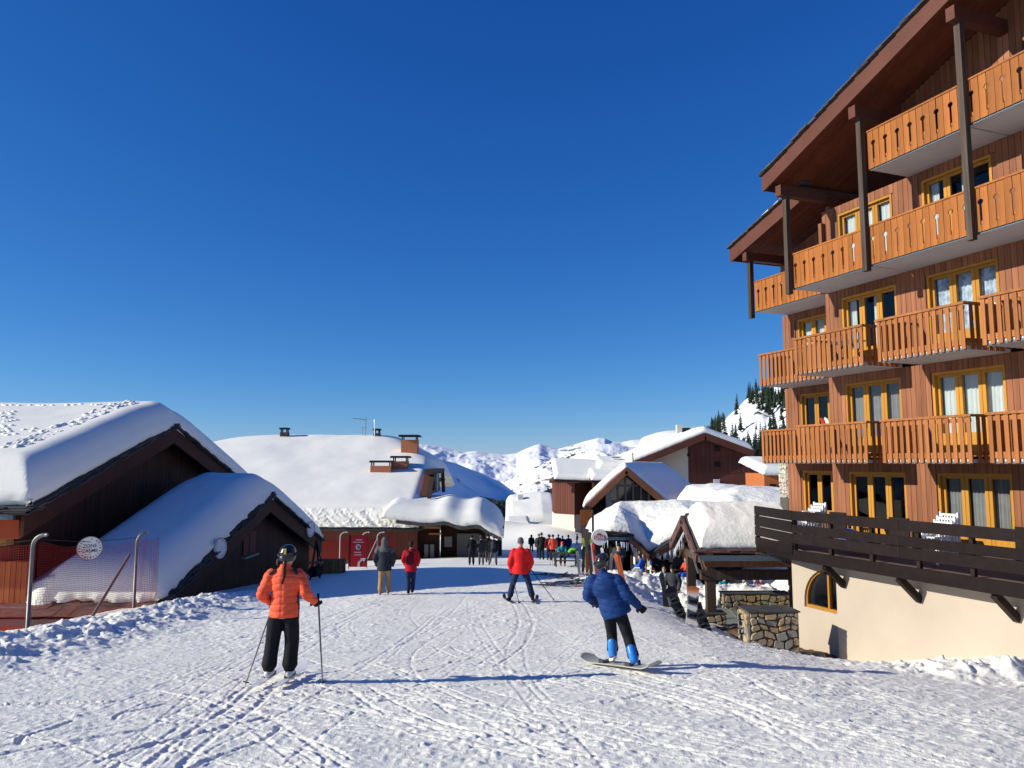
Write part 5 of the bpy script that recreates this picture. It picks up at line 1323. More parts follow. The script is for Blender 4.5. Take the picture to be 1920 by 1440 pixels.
while cnt < 290 and tries < 30000:
    tries += 1
    v = cand[tr_.randrange(len(cand))]; px = 960+1440*v[0]/v[1]*.995; py = 868-1440*v[2]/v[1]
    if not (1318 < px < 1480): continue
    bandn = float(vnoise(np.array([px*.022+py*.012]), np.array([py*.03-px*.006]), 8)[0])
    if bandn < .47 and tr_.random() < .93: continue
    s = tr_.uniform(.5, 1.0); a, b = protos[tr_.randrange(4)]
    t = thing('conifer_tree', 'dark conifer growing among others on the steep snowy hillside behind the hotel', 'tree', (float(v[0])+tr_.uniform(-2, 2), float(v[1])+tr_.uniform(-2, 2), float(v[2])-.4), group='conifers on the hillside', rz=tr_.uniform(0, 6))
    t.scale = (s, s, s*tr_.uniform(.9, 1.15)); link('crown', a, t); link('trunk', b, t); cnt += 1
for (px, py, h) in ((1405, 888, 9), (1415, 895, 11), (1424, 880, 10), (1436, 830, 7), (1446, 826, 8), (1452, 829, 7), (1380, 828, 6)):
    D = 235 if py < 850 else 130; p = at(px, py, D); a, b = protos[cnt % 4]; cnt += 1
    t = thing('conifer_tree', 'taller dark conifer standing right beside the big back chalet', 'tree', (p.x, D, p.z), group='conifers beside the back chalet'); k = h/12*(1.0 if D > 200 else .62); t.scale = (k, k, k); link('crown', a, t); link('trunk', b, t)
fm_ = MB(); k_ = 0; tries = 0
while k_ < 900 and tries < 60000:
    tries += 1; v = cand[tr_.randrange(len(cand))]; px = 960+1440*v[0]/v[1]*.995; py = 868-1440*v[2]/v[1]
    if not (1300 < px < 1700): continue
    bandn = float(vnoise(np.array([px*.022+py*.012]), np.array([py*.03-px*.006]), 8)[0])
    if bandn < .52: continue
    x, y, z = float(v[0])+tr_.uniform(-3, 3), float(v[1])+tr_.uniform(-3, 3), float(v[2]); h = tr_.uniform(5, 10); k_ += 1
    for lv in range(4):
        b0 = len(fm_.v); zb_ = z+h*(.1+.22*lv); r_ = h*.2*(1-lv*.23)
        for q in range(6): a_ = q*1.047+tr_.random(); rr_ = r_*tr_.uniform(.7, 1.2); fm_.v.append((x+math.cos(a_)*rr_, y+math.sin(a_)*rr_, zb_-tr_.uniform(0, .3)))
        fm_.v.append((x, y, zb_+h*.34)); fm_.f += [(b0+q, b0+(q+1) % 6, b0+6) for q in range(6)]
o = part('hillside_woods', fm_, NEED, kind='stuff'); o['label'] = 'dense dark conifer woods in bands across the steep hillside'; o['category'] = 'woods'
# dark woods on the shaded far slope
wm = MB()
for i in range(420):
    px = tr_.uniform(930, 1065); q = tr_.random(); D = tr_.uniform(470, 630); r = ray(px, 868); x = r.x/r.y*D
    zc = np.interp(px, [p[0] for p in fsil], [p[1] for p in fsil]); z = -90+(float(at(px, zc, 640).z)+90)*(D-420)/220
    h = tr_.uniform(5, 10); n = 5; b0 = len(wm.v)
    for k in range(n): wm.v.append((x+math.cos(k*1.256)*h*.18, D+math.sin(k*1.256)*h*.18, z-2))
    wm.v.append((x, D, z+h-2)); wm.f += [(b0+k, b0+(k+1) % n, b0+n) for k in range(n)]
o = part('far_woods', wm, NEED, kind='stuff'); o['label'] = 'far dark woods on the shaded valley slope'; o['category'] = 'woods'
# ================================================================== PEOPLE
def cloth(name, c, rough=.75, q=None):
    if name in MATS: return MATS[name]
    return mat(name, c, rough, noise=(9, .12), bump=(26, .35, .012))
SKIN = mat('skin', (.55, .33, .24), .55); BLK = cloth('black_fabric', (.014, .014, .017)); CHAR = cloth('charcoal_fabric', (.045, .047, .052))
def rings(mb, secs, n=14):
    """secs: list of (center, a_vec, b_vec); closed ends"""
    b = len(mb.v)
    for c, a, d in secs:
        for k in range(n): t = 2*math.pi*k/n; mb.v.append(tuple(Vector(c)+Vector(a)*math.cos(t)+Vector(d)*math.sin(t)))
    for i in range(len(secs)-1):
        for k in range(n): k2 = (k+1) % n; mb.f.append((b+i*n+k, b+i*n+k2, b+(i+1)*n+k2, b+(i+1)*n+k))
    mb.f.append(tuple(b+k for k in range(n))[::-1]); e = b+(len(secs)-1)*n; mb.f.append(tuple(e+k for k in range(n)))
def limb(mb, pts, rs, n=12, ends=True):
    pts = [Vector(p) for p in pts]
    for i in range(len(pts)-1):
        p, q = pts[i], pts[i+1]; d = (q-p).normalized(); a = d.cross(Vector((.03, 1, .02))).normalized(); b = d.cross(a)
        r0, r1 = rs[i], rs[i+1]; secs = []
        if ends: secs += [(p-d*r0*.85, a*r0*.5, b*r0*.5)]
        secs += [(p, a*r0, b*r0), (q, a*r1, b*r1)]
        if ends: secs += [(q+d*r1*.85, a*r1*.5, b*r1*.5)]
        rings(mb, secs, n)
def torso(mb, secs):
    rings(mb, [(c, Vector(ax)*1.0, Vector(ay)) for c, ax, ay in secs], 20)
def solid(name, mb, voxel, m, parent, it=4, label=None, quilt=None):
    me = bpy.data.meshes.new(name); me.from_pydata(mb.v, [], mb.f); me.update()
    o = bpy.data.objects.new('tmp', me); WORK.collection.objects.link(o)
    md = o.modifiers.new('r', 'REMESH'); md.mode = 'VOXEL'; md.voxel_size = voxel; md.use_smooth_shade = True
    sm = o.modifiers.new('s', 'SMOOTH'); sm.iterations = it; sm.factor = .5
    with bpy.context.temp_override(scene=WORK, view_layer=WORK.view_layers[0]): dg = bpy.context.evaluated_depsgraph_get()
    me2 = bpy.data.meshes.new_from_object(o.evaluated_get(dg))
    bpy.data.objects.remove(o, do_unlink=True)
    me2.name = name; me2.materials.clear(); me2.materials.append(m)
    if quilt:
        n = len(me2.vertices); co = np.empty(n*3, np.float32); me2.vertices.foreach_get('co', co); co = co.reshape(-1, 3)
        no = np.empty(n*3, np.float32); me2.vertices.foreach_get('normal', no); no = no.reshape(-1, 3)
        per, amp = quilt[:2]; ph = co[:, 2]/per+.22*np.sin(co[:, 0]*9+co[:, 2]*3)+.1*np.sin(co[:, 1]*14)
        g = 1-np.exp(-((ph-np.round(ph))/.11)**2); wr = fbm(co[:, 0]*16+co[:, 1]*5, co[:, 2]*22, 3, 5)*.006
        cs = 0
        if len(quilt) > 2: cs = -np.exp(-(co[:, 0]/.012)**2)*.005*(co[:, 1] < 0)
        co += no*(amp*(g-.6)+wr+cs)[:, None]; me2.vertices.foreach_set('co', co.ravel())
    me2.polygons.foreach_set('use_smooth', [True]*len(me2.polygons)); me2.update()
    o = link(name, me2, parent)
    if label: o['label'] = label
    return o
def hand(mb, w, d, palm=(0, 1, 0), s=1., curl=.5):
    """five fingered hand: w wrist, d direction of the fingers, palm normal"""
    w = Vector(w); d = Vector(d).normalized(); pn = Vector(palm); pn = (pn-d*pn.dot(d)).normalized(); sd = d.cross(pn)
    rings(mb, [(w, sd*.027*s, pn*.022*s), (w+d*.045*s, sd*.040*s, pn*.022*s), (w+d*.095*s, sd*.043*s, pn*.019*s), (w+d*.105*s, sd*.036*s, pn*.014*s)], 12)
    for i, (o, l) in enumerate(((-.032, .064), (-.011, .075), (.011, .070), (.032, .055))):
        p = w+d*.095*s+sd*o*s; q = p+(d*math.cos(curl*.6)+pn*math.sin(curl*.6))*l*.5*s; e = q+(d*math.cos(curl*1.7)+pn*math.sin(curl*1.7))*l*.55*s
        limb(mb, [p, q, e], [.0115*s, .0105*s, .009*s], 8)
    p = w+d*.035*s-sd*.035*s; q = p+(d*.6-sd*.7+pn*.3).normalized()*.035*s; e = q+(d*.8+pn*.5).normalized()*.032*s
    limb(mb, [p, q, e], [.015*s, .013*s, .011*s], 8)
DEF = dict(pel=(0, 0, .93), chest=(0, .0, 1.28), neck=(0, -.01, 1.47), head=(0, .02, 1.63), sl=(-.185, 0, 1.41), sr=(.185, 0, 1.41),
           el=(-.26, -.03, 1.14), er=(.26, -.03, 1.14), wl=(-.25, .09, .92), wr=(.25, .09, .92), hl=(-.09, 0, .90), hr=(.09, 0, .90),
           kl=(-.105, .03, .50), kr=(.105, .03, .50), al=(-.11, -.02, .10), ar=(.11, -.02, .10))
def person(label, x, y, yaw, jacket, trousers, head='beanie', headm=None, pose=None, gloves=BLK, boots=BLK, scale=1., vox=.028, bulk=1., hem=.80,
           legw=1., group=None, quilt=None, pack=None, z=None, feet=0., glovevox=None, extra=None, hair=None):
    P = dict(DEF); P.update(pose or {}); P = {k: Vector(v) for k, v in P.items()}
    t = thing('person', label, 'person', (0, 0, 0), group=group)
    fwd = Vector((0, 1, 0)); up = (P['neck']-P['pel']).normalized(); side = (P['sr']-P['sl']); side = (side-up*side.dot(up)).normalized(); f = up.cross(side)
    # body, one continuous skin
    b = MB(); h = P['head']
    rings(b, [(h+HZ*-.125+f*.03, side*.035, f*.045), (h+HZ*-.09+f*.02, side*.06, f*.075), (h+HZ*-.02+f*.005, side*.075, f*.095), (h+HZ*.05, side*.077, f*.098), (h+HZ*.10-f*.005, side*.06, f*.075), (h+HZ*.125, side*.025, f*.03)], 18)
    limb(b, [h+f*.10+HZ*.01, h+f*.118-HZ*.028], [.009, .014], 8)                      # nose
    for s in (-1, 1): limb(b, [h+side*s*.078+HZ*.012, h+side*s*.080-HZ*.02], [.014, .011], 8)   # ears
    limb(b, [h-HZ*.08-f*.01, P['neck']-HZ*.06], [.052, .062])
    rings(b, [(P['neck']-up*.03, side*.10, f*.06), (P['chest'], side*.145, f*.095), (P['pel'], side*.14, f*.09), (P['pel']-up*.1, side*.11, f*.08)], 16)
    for S in 'lr':
        limb(b, [P['s'+S], P['e'+S], P['w'+S]], [.05, .040, .028])
        limb(b, [P['h'+S], P['k'+S], P['a'+S]], [.078, .055, .038]); limb(b, [P['a'+S], P['a'+S]+f*.12-HZ*.05], [.04, .032])
        d = P['w'+S]-P['e'+S]; hand(b, P['w'+S]+d.normalized()*.0, d, f, 1., .9)
    solid('body', b, vox*.8, SKIN, t, 2)
    # face marks
    fm = MB()
    for s in (-1, 1): fm.ball(h+f*.088+side*s*.03+HZ*.012, (.011, .007, .008), 8, 5)
    part('eyes', fm, DARKIN, t)
    fm = MB(); fm.ball(h+f*.085-HZ*.062, (.022, .008, .006), 8, 5); part('mouth', fm, mat('lips', (.4, .14, .12), .6), t)
    # trousers
    q = MB(); L = legw
    rings(q, [(P['pel']+up*.10, side*.155*bulk, f*.115*bulk), (P['pel'], side*.170*bulk, f*.125*bulk), (P['pel']-up*.08, side*.165*bulk, f*.125*bulk)], 18)
    for S in 'lr':
        a = P['a'+S]; k = P['k'+S]; dn = (a-k).normalized(); hemp = a-dn*.06
        limb(q, [P['h'+S]-HZ*.01, P['h'+S]+(k-P['h'+S])*.5, k, k+(hemp-k)*.55, hemp], [.098, .09*(1+(L-1)*.7), .078*L, .076*L, .084*L])
    solid('trousers', q, vox, trousers, t, 3, quilt=None)
    # boots
    for S in 'lr':
        a = P['a'+S]; bo = MB(); k = P['k'+S]; dn = (k-a).normalized()
        limb(bo, [a+dn*.10, a, a-HZ*.03], [.058, .056, .055]); limb(bo, [a-HZ*.045-f*.04, a-HZ*.05+f*.15], [.048, .042])
        solid('boot', bo, vox*.7, boots, t, 2)
    # jacket
    j = MB(); B = bulk; hemc = P['pel']+(P['chest']-P['pel']).normalized()*(hem-.93)
    secs = [(hemc, side*.192*B, f*.150*B), (P['pel']+up*.04, side*.188*B, f*.142*B), (P['pel']+up*.17, side*.165*B, f*.125*B), (P['chest'], side*.195*B, f*.138*B), (P['chest']+up*.10, side*.195*B, f*.128*B), ((P['sl']+P['sr'])/2+up*.035, side*.13*B, f*.095*B), (P['neck']+up*.02, side*.070, f*.070), (P['neck']+up*.06, side*.066, f*.066)]
    rings(j, secs, 22)
    for S in 'lr':
        limb(j, [P['s'+S]-up*.02, P['e'+S], P['w'+S]], [.088*B, .072*B, .052*B])
    solid('jacket', j, vox, jacket, t, 3, quilt=quilt)
    # gloves
    for S in 'lr':
        g = MB(); d = (P['w'+S]-P['e'+S]).normalized(); hand(g, P['w'+S]-d*.02, d, f, 1.32, .9); limb(g, [P['w'+S]-d*.05, P['w'+S]+d*.01], [.040, .034])
        solid('glove', g, glovevox or min(vox*.6, .018), gloves, t, 1)
    # head wear
    hm = headm or BLK; w = MB()
    if head == 'helmet':
        rings(w, [(h-HZ*.055-f*.03, side*.095, f*.085), (h+HZ*0-f*.005, side*.112, f*.125), (h+HZ*.06, side*.112, f*.128), (h+HZ*.115, side*.09, f*.105), (h+HZ*.148, side*.05, f*.06), (h+HZ*.156, side*.02, f*.02)], 22)
        hl = solid('helmet', w, vox*.5, hm, t, 3)
        st = MB(); pts = []
        for i in range(25):
            a = 2*math.pi*i/24; pts.append(h+HZ*(.035+.03*math.cos(a))+side*math.sin(a)*.122+f*math.cos(a)*.138)
        st.tube(pts, .011, 6, cap=False); part('goggle_strap', st, CHAR, hl)
    elif head == 'beanie':
        rings(w, [(h+HZ*.0, side*.088, f*.108), (h+HZ*.06, side*.092, f*.112), (h+HZ*.12, side*.075, f*.09), (h+HZ*.155, side*.03, f*.035)], 18); solid('beanie', w, vox*.6, hm, t, 2)
        w = MB(); rings(w, [(h-HZ*.01, side*.094, f*.113), (h+HZ*.035, side*.094, f*.113)], 18); part('cuff', w, hm, t)
    elif head == 'hood':
        rings(w, [(P['neck']-HZ*.02-f*.02, side*.12, f*.10), (h-HZ*.08-f*.02, side*.11, f*.11), (h+HZ*.0-f*.02, side*.115, f*.118), (h+HZ*.08-f*.01, side*.10, f*.11), (h+HZ*.145, side*.05, f*.06)], 18); solid('hood', w, vox*.7, hm, t, 2)
    else:
        rings(w, [(h-HZ*.07-f*.03, side*.075, f*.07), (h-HZ*0-f*.018, side*.088, f*.095), (h+HZ*.07-f*.01, side*.088, f*.105), (h+HZ*.12, side*.065, f*.08), (h+HZ*.142, side*.03, f*.03)], 18); solid('hair', w, vox*.6, hm, t, 2)
    if pack:
        c = P['chest']-up*.05-f*.19*B; k = MB(); rings(k, [(c-up*.24, side*.11, f*.07), (c-up*.2, side*.145, f*.10), (c+up*.05, side*.14, f*.10), (c+up*.19, side*.10, f*.07), (c+up*.22, side*.05, f*.03)], 18)
        bp_ = solid('backpack', k, vox*.8, pack, t, 3)
        s_ = MB()
        for s in (-1, 1): s_.tube([c+up*.18+side*s*.08, P['sl' if s < 0 else 'sr']+up*.075-side*s*.06, P['chest']+side*s*.11*B+f*.13*B], .018, 6)
        part('strap', s_, BLK, bp_)
    if extra: extra(t, P, side, f, up)
    t.location = (x, y, (gz(x, y) if z is None else z)+feet); t.rotation_euler = (0, 0, yaw); t.scale = (scale,)*3
    return t
def snow_z(x, y): return float(ground_full(np.array([x]), np.array([y]))[0])

SKI_W = mat('white_ski', (.75, .75, .76), .25); SKI_B = mat('black_ski', (.02, .02, .024), .3); SKI_R = mat('red_ski', (.5, .04, .03), .3)
SKI_G = mat('green_ski', (.28, .40, .05), .3); SKI_O = mat('orange_ski', (.62, .14, .03), .3); SKI_N = mat('blue_ski', (.04, .08, .25), .3); SKI_GY = mat('grey_ski', (.2, .2, .21), .3)
BIND = mat('binding', (.03, .03, .032), .4)
def ski_mesh(L, m, w=.042, binding=True, tip=.28, board=False):
    """ski along +Y from 0 to L, top side +Z; local object with binding children"""
    mb = MB(); n = 26; top, bot = [], []
    for i in range(n+1):
        s = i/n; y = s*L; ww = w*(1+.22*abs(2*s-1)**2)
        if s > .97: ww *= math.sqrt(max(.02, 1-((s-.97)/.03)**2))*.9+.1
        if s < .03 and board: ww *= math.sqrt(max(.02, 1-((.03-s)/.03)**2))*.9+.1
        z = .0
        if y > L-tip: q = (y-(L-tip))/tip; z = .11*q*q*(tip/.28)
        if board and y < tip: q = (tip-y)/tip; z = .11*q*q*(tip/.28)
        top.append((ww, y, z)); bot.append(ww)
    th = .014
    for (ww, y, z) in top: mb.v += [(-ww, y, z), (ww, y, z), (ww, y, z+th), (-ww, y, z+th)]
    for i in range(n):
        a = i*4; b = a+4
        for k in range(4): mb.f.append((a+k, a+(k+1) % 4, b+(k+1) % 4, b+k)[::-1])
    mb.f += [(0, 1, 2, 3)]; e = n*4; mb.f += [(e+3, e+2, e+1, e)]
    me = bpy.data.meshes.new('ski'); me.from_pydata(mb.v, [], mb.f); me.materials.append(m); me.update()
    b = MB()
    if not board:
        c = L*.45; b.box(-.032, .032, c+.08, c+.18, .014, .05); b.box(-.034, .034, c-.2, c-.08, .014, .065); b.box(-.02, .02, c-.08, c+.08, .014, .025)
    me2 = bpy.data.meshes.new('binding'); me2.from_pydata(b.v, [], b.f); me2.materials.append(BIND); me2.update()
    return me, me2
SKI_CACHE = {}
def ski(label, m, L, loc, rot, group, w=.042):
    k = (m.name, L, w)
    if k not in SKI_CACHE: SKI_CACHE[k] = ski_mesh(L, m, w)
    me, mb = SKI_CACHE[k]
    t = thing('ski', label, 'ski', loc, group=group); a = link('plank', me, t); link('binding', mb, t)
    t.rotation_mode = 'XYZ'; t.rotation_euler = rot; return t
def pole(label, top, tip, group, m=STEEL, basket=True):
    t = thing('ski_pole', label, 'ski pole', top, group=group); a, b = Vector(top), Vector(tip); d = (b-a).normalized()
    mb = MB(); mb.tube([a, a+d*.15, b], [.011, .012, .009], 8); part('shaft', mb, m, t)
    mb = MB(); mb.tube([a-d*.10, a-d*.09, a+d*.05], [.012, .017, .014], 8); part('grip', mb, BLK, t)
    if basket: mb = MB(); c = b-d*.05; mb.tube([c-d*.006, c+d*.006], .042, 12); part('basket', mb, BLK, t)
    return t

# ---- woman in orange (foreground, left of centre)
ORG = cloth('orange_jacket', (.85, .115, .05), .6); MATS['orange_jacket'].node_tree.nodes['Principled BSDF'].inputs['Roughness'].default_value = .55
BOOTW = mat('white_boot', (.62, .6, .57), .35); HLM = mat('black_helmet', (.012, .012, .014), .18)
D1 = 10.45; o1 = at(541, 868, D1); z1 = snow_z(o1.x, D1)
YEL = mat('yellow_plate', (.55, .42, .05), .4)
def ex1(t, P, side, f, up):
    h = P['head']
    mb = MB(); mb.obox(h-f*.138+HZ*.045-side*.012, side*.03, -f*.006+HZ*0, HZ*.075); part('helmet_badge', mb, YEL, t)
    mb = MB(); mb.obox(h-f*.134-HZ*.005-side*.06, side*.028, -f*.006, HZ*.024); part('helmet_badge', mb, WHITE_S, t)
    br = MB(); pts = [h-f*.10-HZ*.05, h-f*.125-HZ*.12, h-f*.135-HZ*.19, h-f*.14-HZ*.26, h-f*.14-HZ*.30-side*.015, h-f*.135-HZ*.38-side*.03]
    for s in (-1, 1):
        pp = []
        for i in range(21):
            q = i/20*3.2; k = int(q); fr_ = q-k; p = pts[k]*(1-fr_)+pts[k+1]*fr_; pp.append(p+side*s*.012*math.cos(q*7)+f*.01*math.sin(q*7)*s)
        br.tube(pp, .014, 7)
    br.tube([pts[3], pts[4], pts[5]], [.016, .028, .006], 8)
    part('braid', br, mat('brown_hair', (.05, .028, .015), .6, noise=(60, .4)), t, smooth=True)
    # grey shoulder yokes and side panels
    for s in (-1, 1):
        yk = MB(); sh_ = P['sl' if s < 0 else 'sr']
        rings(yk, [(sh_-side*s*.105+up*.052-f*.015, side*.03, f*.060), (sh_-side*s*.06+up*.048-f*.02, side*.035, f*.082), (sh_-side*s*.02+up*.022-f*.02, side*.038, f*.085), (sh_+side*s*.0-up*.012-f*.02, side*.04, f*.078)], 14)
        solid('shoulder_yoke', yk, .012, CHAR, t, 2)
        sp = MB(); c = P['pel']; sp.tube([c+side*s*.150+up*-.12+f*.02, c+side*s*.155+up*.06+f*.02, c+side*s*.150+up*.2+f*.02, P['chest']+side*s*.165-up*.03+f*.02], [.045, .045, .036, .03], 10); part('side_panel', sp, CHAR, t, smooth=True)
    mb = MB(); mb.tube([h-f*.06-HZ*.11-side*.115, h-f*.0-HZ*.06-side*.118, h+f*.06-HZ*.1-side*.10], [.02, .034, .02], 8); part('hood_edge', mb, CHAR, t, smooth=True)
pose1 = dict(er=(.30, -.06, 1.15), wr=(.37, .10, 1.03), el=(-.29, -.06, 1.14), wl=(-.20, .16, .99), al=(-.185, 0, .16), ar=(.085, .02, .16), kl=(-.155, .05, .52), kr=(.10, .06, .52), hl=(-.10, 0, .90), head=(0.02, .02, 1.63))
person('skier seen from behind in bright orange jacket, black trousers and black helmet with a braid', o1.x, D1, 0, ORG, BLK, 'helmet', HLM, pose1, vox=.014, bulk=1.0, hem=.85, legw=1.24, boots=BOOTW, quilt=(.085, .011, 1), z=z1+.02, extra=ex1, glovevox=.007)
for s, px in ((-1, -.185), (1, .085)):
    ski('left white ski under the orange jacketed skier' if s < 0 else 'right white ski under the orange jacketed skier', SKI_W, 1.55, (o1.x+px, D1-.52, snow_z(o1.x+px, D1-.5)+.05), (R(-6.0), 0, R(2)), 'skis of the orange jacketed skier')
hz_ = z1+.02
pole('pole held in the right hand of the orange jacketed skier', (o1.x+.41, D1+.17, hz_+1.02), (at(607, 1272, D1).x, D1-.05, snow_z(at(607, 0, D1).x, D1-.05)-.02), 'poles of the orange jacketed skier')
pole('pole slanting back on the left side of the orange jacketed skier', (o1.x-.22, D1+.24, hz_+.97), (at(462, 1270, D1).x, D1-.05, snow_z(at(462, 0, D1).x, D1-.05)-.02), 'poles of the orange jacketed skier')

# ---- snowboarder in blue
BLUE = cloth('blue_jacket', (.012, .042, .155), .6); BOOTB = mat('blue_boot', (.02, .20, .62), .35)
D2 = 11.75; o2 = at(1162, 868, D2); z2_ = snow_z(o2.x, D2)
pose2 = dict(pel=(-.11, .02, .86), chest=(-.23, .03, 1.16), neck=(-.28, .07, 1.35), head=(-.28, .13, 1.49), sl=(-.44, .06, 1.27), sr=(-.075, -.02, 1.28), el=(-.50, .10, 1.02), wl=(-.36, .28, .88), er=(.07, -.08, 1.06), wr=(.24, -.04, .90),
             hl=(-.19, .04, .80), hr=(-.03, .0, .80), kl=(-.13, .20, .47), kr=(.09, .02, .44), al=(-.12, .16, .15), ar=(.155, -.14, .13))
def ex2(t, P, side, f, up):
    for S in 'lr':
        a = P['a'+S]; mb = MB(); k = (P['k'+S]-a).normalized(); limb(mb, [a+k*.20-f*.03, a+k*.10-f*.03, a+k*.0-f*.02], [.070, .074, .07]); solid('boot_shaft', mb, .014, BOOTB, t, 2)
        mb = MB(); rings(mb, [(a-HZ*.07, side*.065, f*.13), (a-HZ*.035, side*.06, f*.12)], 14); part('boot_sole', mb, WHITE, t)
    mb = MB(); h = P['head']
    for i in range(6):
        z = -.04+i*.03; mb.tube([h-f*.11+side*q*.02+HZ*(z) if abs(q) < 4 else h-f*.07+side*q*.02+HZ*z for q in (-4, -2, 0, 2, 4)], .006, 5)
    part('helmet_vent_ribs', mb, CHAR, t)
person('snowboarder leaning back in a padded blue jacket and black trousers, right arm held out', o2.x, D2, 0, BLUE, BLK, 'helmet', HLM, pose2, vox=.015, bulk=1.18, hem=.80, legw=1.08, quilt=(.10, .010), z=z2_+.02, extra=ex2, glovevox=.007, boots=BLK)
sb = thing('snowboard', 'olive grey snowboard ridden by the person in the blue jacket', 'snowboard', (o2.x-.50, D2+.62, z2_+.05))
me, _ = ski_mesh(1.52, mat('olive_board', (.40, .40, .34), .4, noise=(3, .1)), w=.125, tip=.26, board=True); link('deck', me, sb)
sb.rotation_euler = (R(6.5), R(0), R(-142))
sb.location.z = snow_z(o2.x-.47, D2+.6)+.03
for s in (.48, 1.02):
    b = MB(); b.box(-.11, .11, s-.06, s+.06, .015, .04); b.box(-.12, -.10, s-.05, s+.05, .015, .07); b.box(.10, .12, s-.05, s+.05, .015, .07)
    mm = bpy.data.meshes.new('binding'); mm.from_pydata(b.v, [], b.f); mm.materials.append(BIND); link('binding', mm, sb)

# ---- skier in red further down
REDJ = cloth('red_jacket', (.62, .018, .02), .6); NAVY = cloth('navy_trousers', (.018, .028, .075)); GRYH = cloth('grey_knit', (.10, .10, .105))
D3 = 22.0; o3 = at(976, 868, D3)
pose3 = dict(al=(-.31, .0, .13), ar=(.33, .02, .13), kl=(-.22, .06, .50), kr=(.23, .06, .50), wl=(-.25, .12, .80), el=(-.30, -.03, 1.08), er=(.30, .05, 1.10), wr=(.24, .20, .88))
person('skier in a plain bright red jacket and navy trousers standing with legs wide apart', o3.x, D3, R(-3), REDJ, NAVY, 'beanie', GRYH, pose3, vox=.022, bulk=1.22, hem=.78, legw=1.12)
for s, dx in ((0, -.31), (1, .33)):
    ski(('left' if not s else 'right')+' dark ski under the red jacketed skier', SKI_B, 1.6, (o3.x+dx, D3-.6, snow_z(o3.x+dx, D3-.5)+.05), (R(-6), 0, R(-6+12*(1-s))), 'skis of the red jacketed skier')
zz = gz(o3.x, D3)
pole('pole trailing to the right of the red jacketed skier', (o3.x+.33, D3+.2, zz+.82), (at(1040, 1120, D3).x, D3+.05, zz+.02), 'poles of the red jacketed skier', CHAR)
pole('pole planted beside the left leg of the red jacketed skier', (o3.x-.26, D3+.1, zz+.75), (at(974, 1130, D3).x, D3-.5, zz+.02), 'poles of the red jacketed skier', CHAR)

# ---- the walking couple
GRJ = cloth('grey_hoodie', (.11, .11, .105)); TANP = cloth('tan_trousers', (.36, .22, .10)); DKB = cloth('dark_down', (.025, .03, .04))
JEAN = cloth('dark_jeans', (.02, .03, .075)); TANB = mat('tan_boot', (.30, .17, .07), .7)
D4 = 24.6
def ex4(t, P, side, f, up):
    j = MB(); rings(j, [(P['chest']+up*.03, side*.225, f*.165), (P['chest']+up*.12, side*.215, f*.155), ((P['sl']+P['sr'])/2+up*.06, side*.15, f*.12), (P['neck']+up*.05, side*.09, f*.09)], 20)
    for S in 'lr': limb(j, [P['s'+S]-up*.01, P['s'+S]+(P['e'+S]-P['s'+S])*.45], [.108, .098])
    solid('jacket_yoke', j, .022, GRJ, t, 3, label='light grey upper part of the jacket')
person('walker in a dark quilted jacket with grey hood and tan trousers, strolling away', at(724, 868, D4).x, D4, R(3), DKB, TANP, 'hood', GRYH, dict(el=(-.30, -.02, 1.12), wl=(-.25, .13, .93), er=(.30, -.02, 1.12), wr=(.25, .13, .93), al=(-.11, -.08, .10), ar=(.12, .12, .10), kr=(.11, .12, .52)), vox=.022, bulk=1.2, hem=.74, legw=1.05, boots=TANB, extra=ex4, quilt=(.13, .004))
RED2 = cloth('deep_red_jacket', (.42, .012, .02)); MAR = cloth('maroon_pack', (.10, .008, .02))
person('walker in a red jacket with a dark maroon backpack and dark jeans', at(773, 868, D4+.5).x, D4+.5, R(-2), RED2, JEAN, 'hair', mat('dark_hair', (.03, .018, .012), .6), dict(al=(-.06, -.1, .10), ar=(.04, .1, .10), el=(-.27, -.02, 1.12), wl=(-.22, .12, .98), er=(.27, -.02, 1.12), wr=(.22, .12, .98), kl=(-.09, .0, .5), kr=(.08, .1, .5)), vox=.022, bulk=1.1, hem=.74, pack=MAR, scale=.93)

# ---- further people: (label, px, distance, yaw, jacket, trousers, head, scale, pose, pack)
C = lambda n, c: cloth(n, c)
TEAL = C('teal_jacket', (.02, .22, .26)); DBLU = C('dark_blue_jacket', (.015, .02, .07)); GREY = C('grey_trousers', (.09, .09, .095)); CORAL = C('coral_jacket', (.65, .08, .05)); BRB = C('bright_blue_jacket', (.03, .12, .55)); BGE = C('beige_knit', (.45, .36, .27)); PUR = C('purple_suit', (.12, .04, .2)); PNK = C('pink_jacket', (.6, .18, .18)); GRN = C('green_fabric', (.05, .22, .10)); LGR = C('light_grey_top', (.35, .36, .38)); OLV = C('olive_trousers', (.10, .085, .05))
walk = dict(al=(-.09, -.20, .12), ar=(.10, .22, .10), kl=(-.10, -.02, .50), kr=(.11, .16, .52))
walk2 = dict(al=(-.26, .02, .12), ar=(.16, .02, .10), kl=(-.16, .05, .50), kr=(.12, .05, .50))
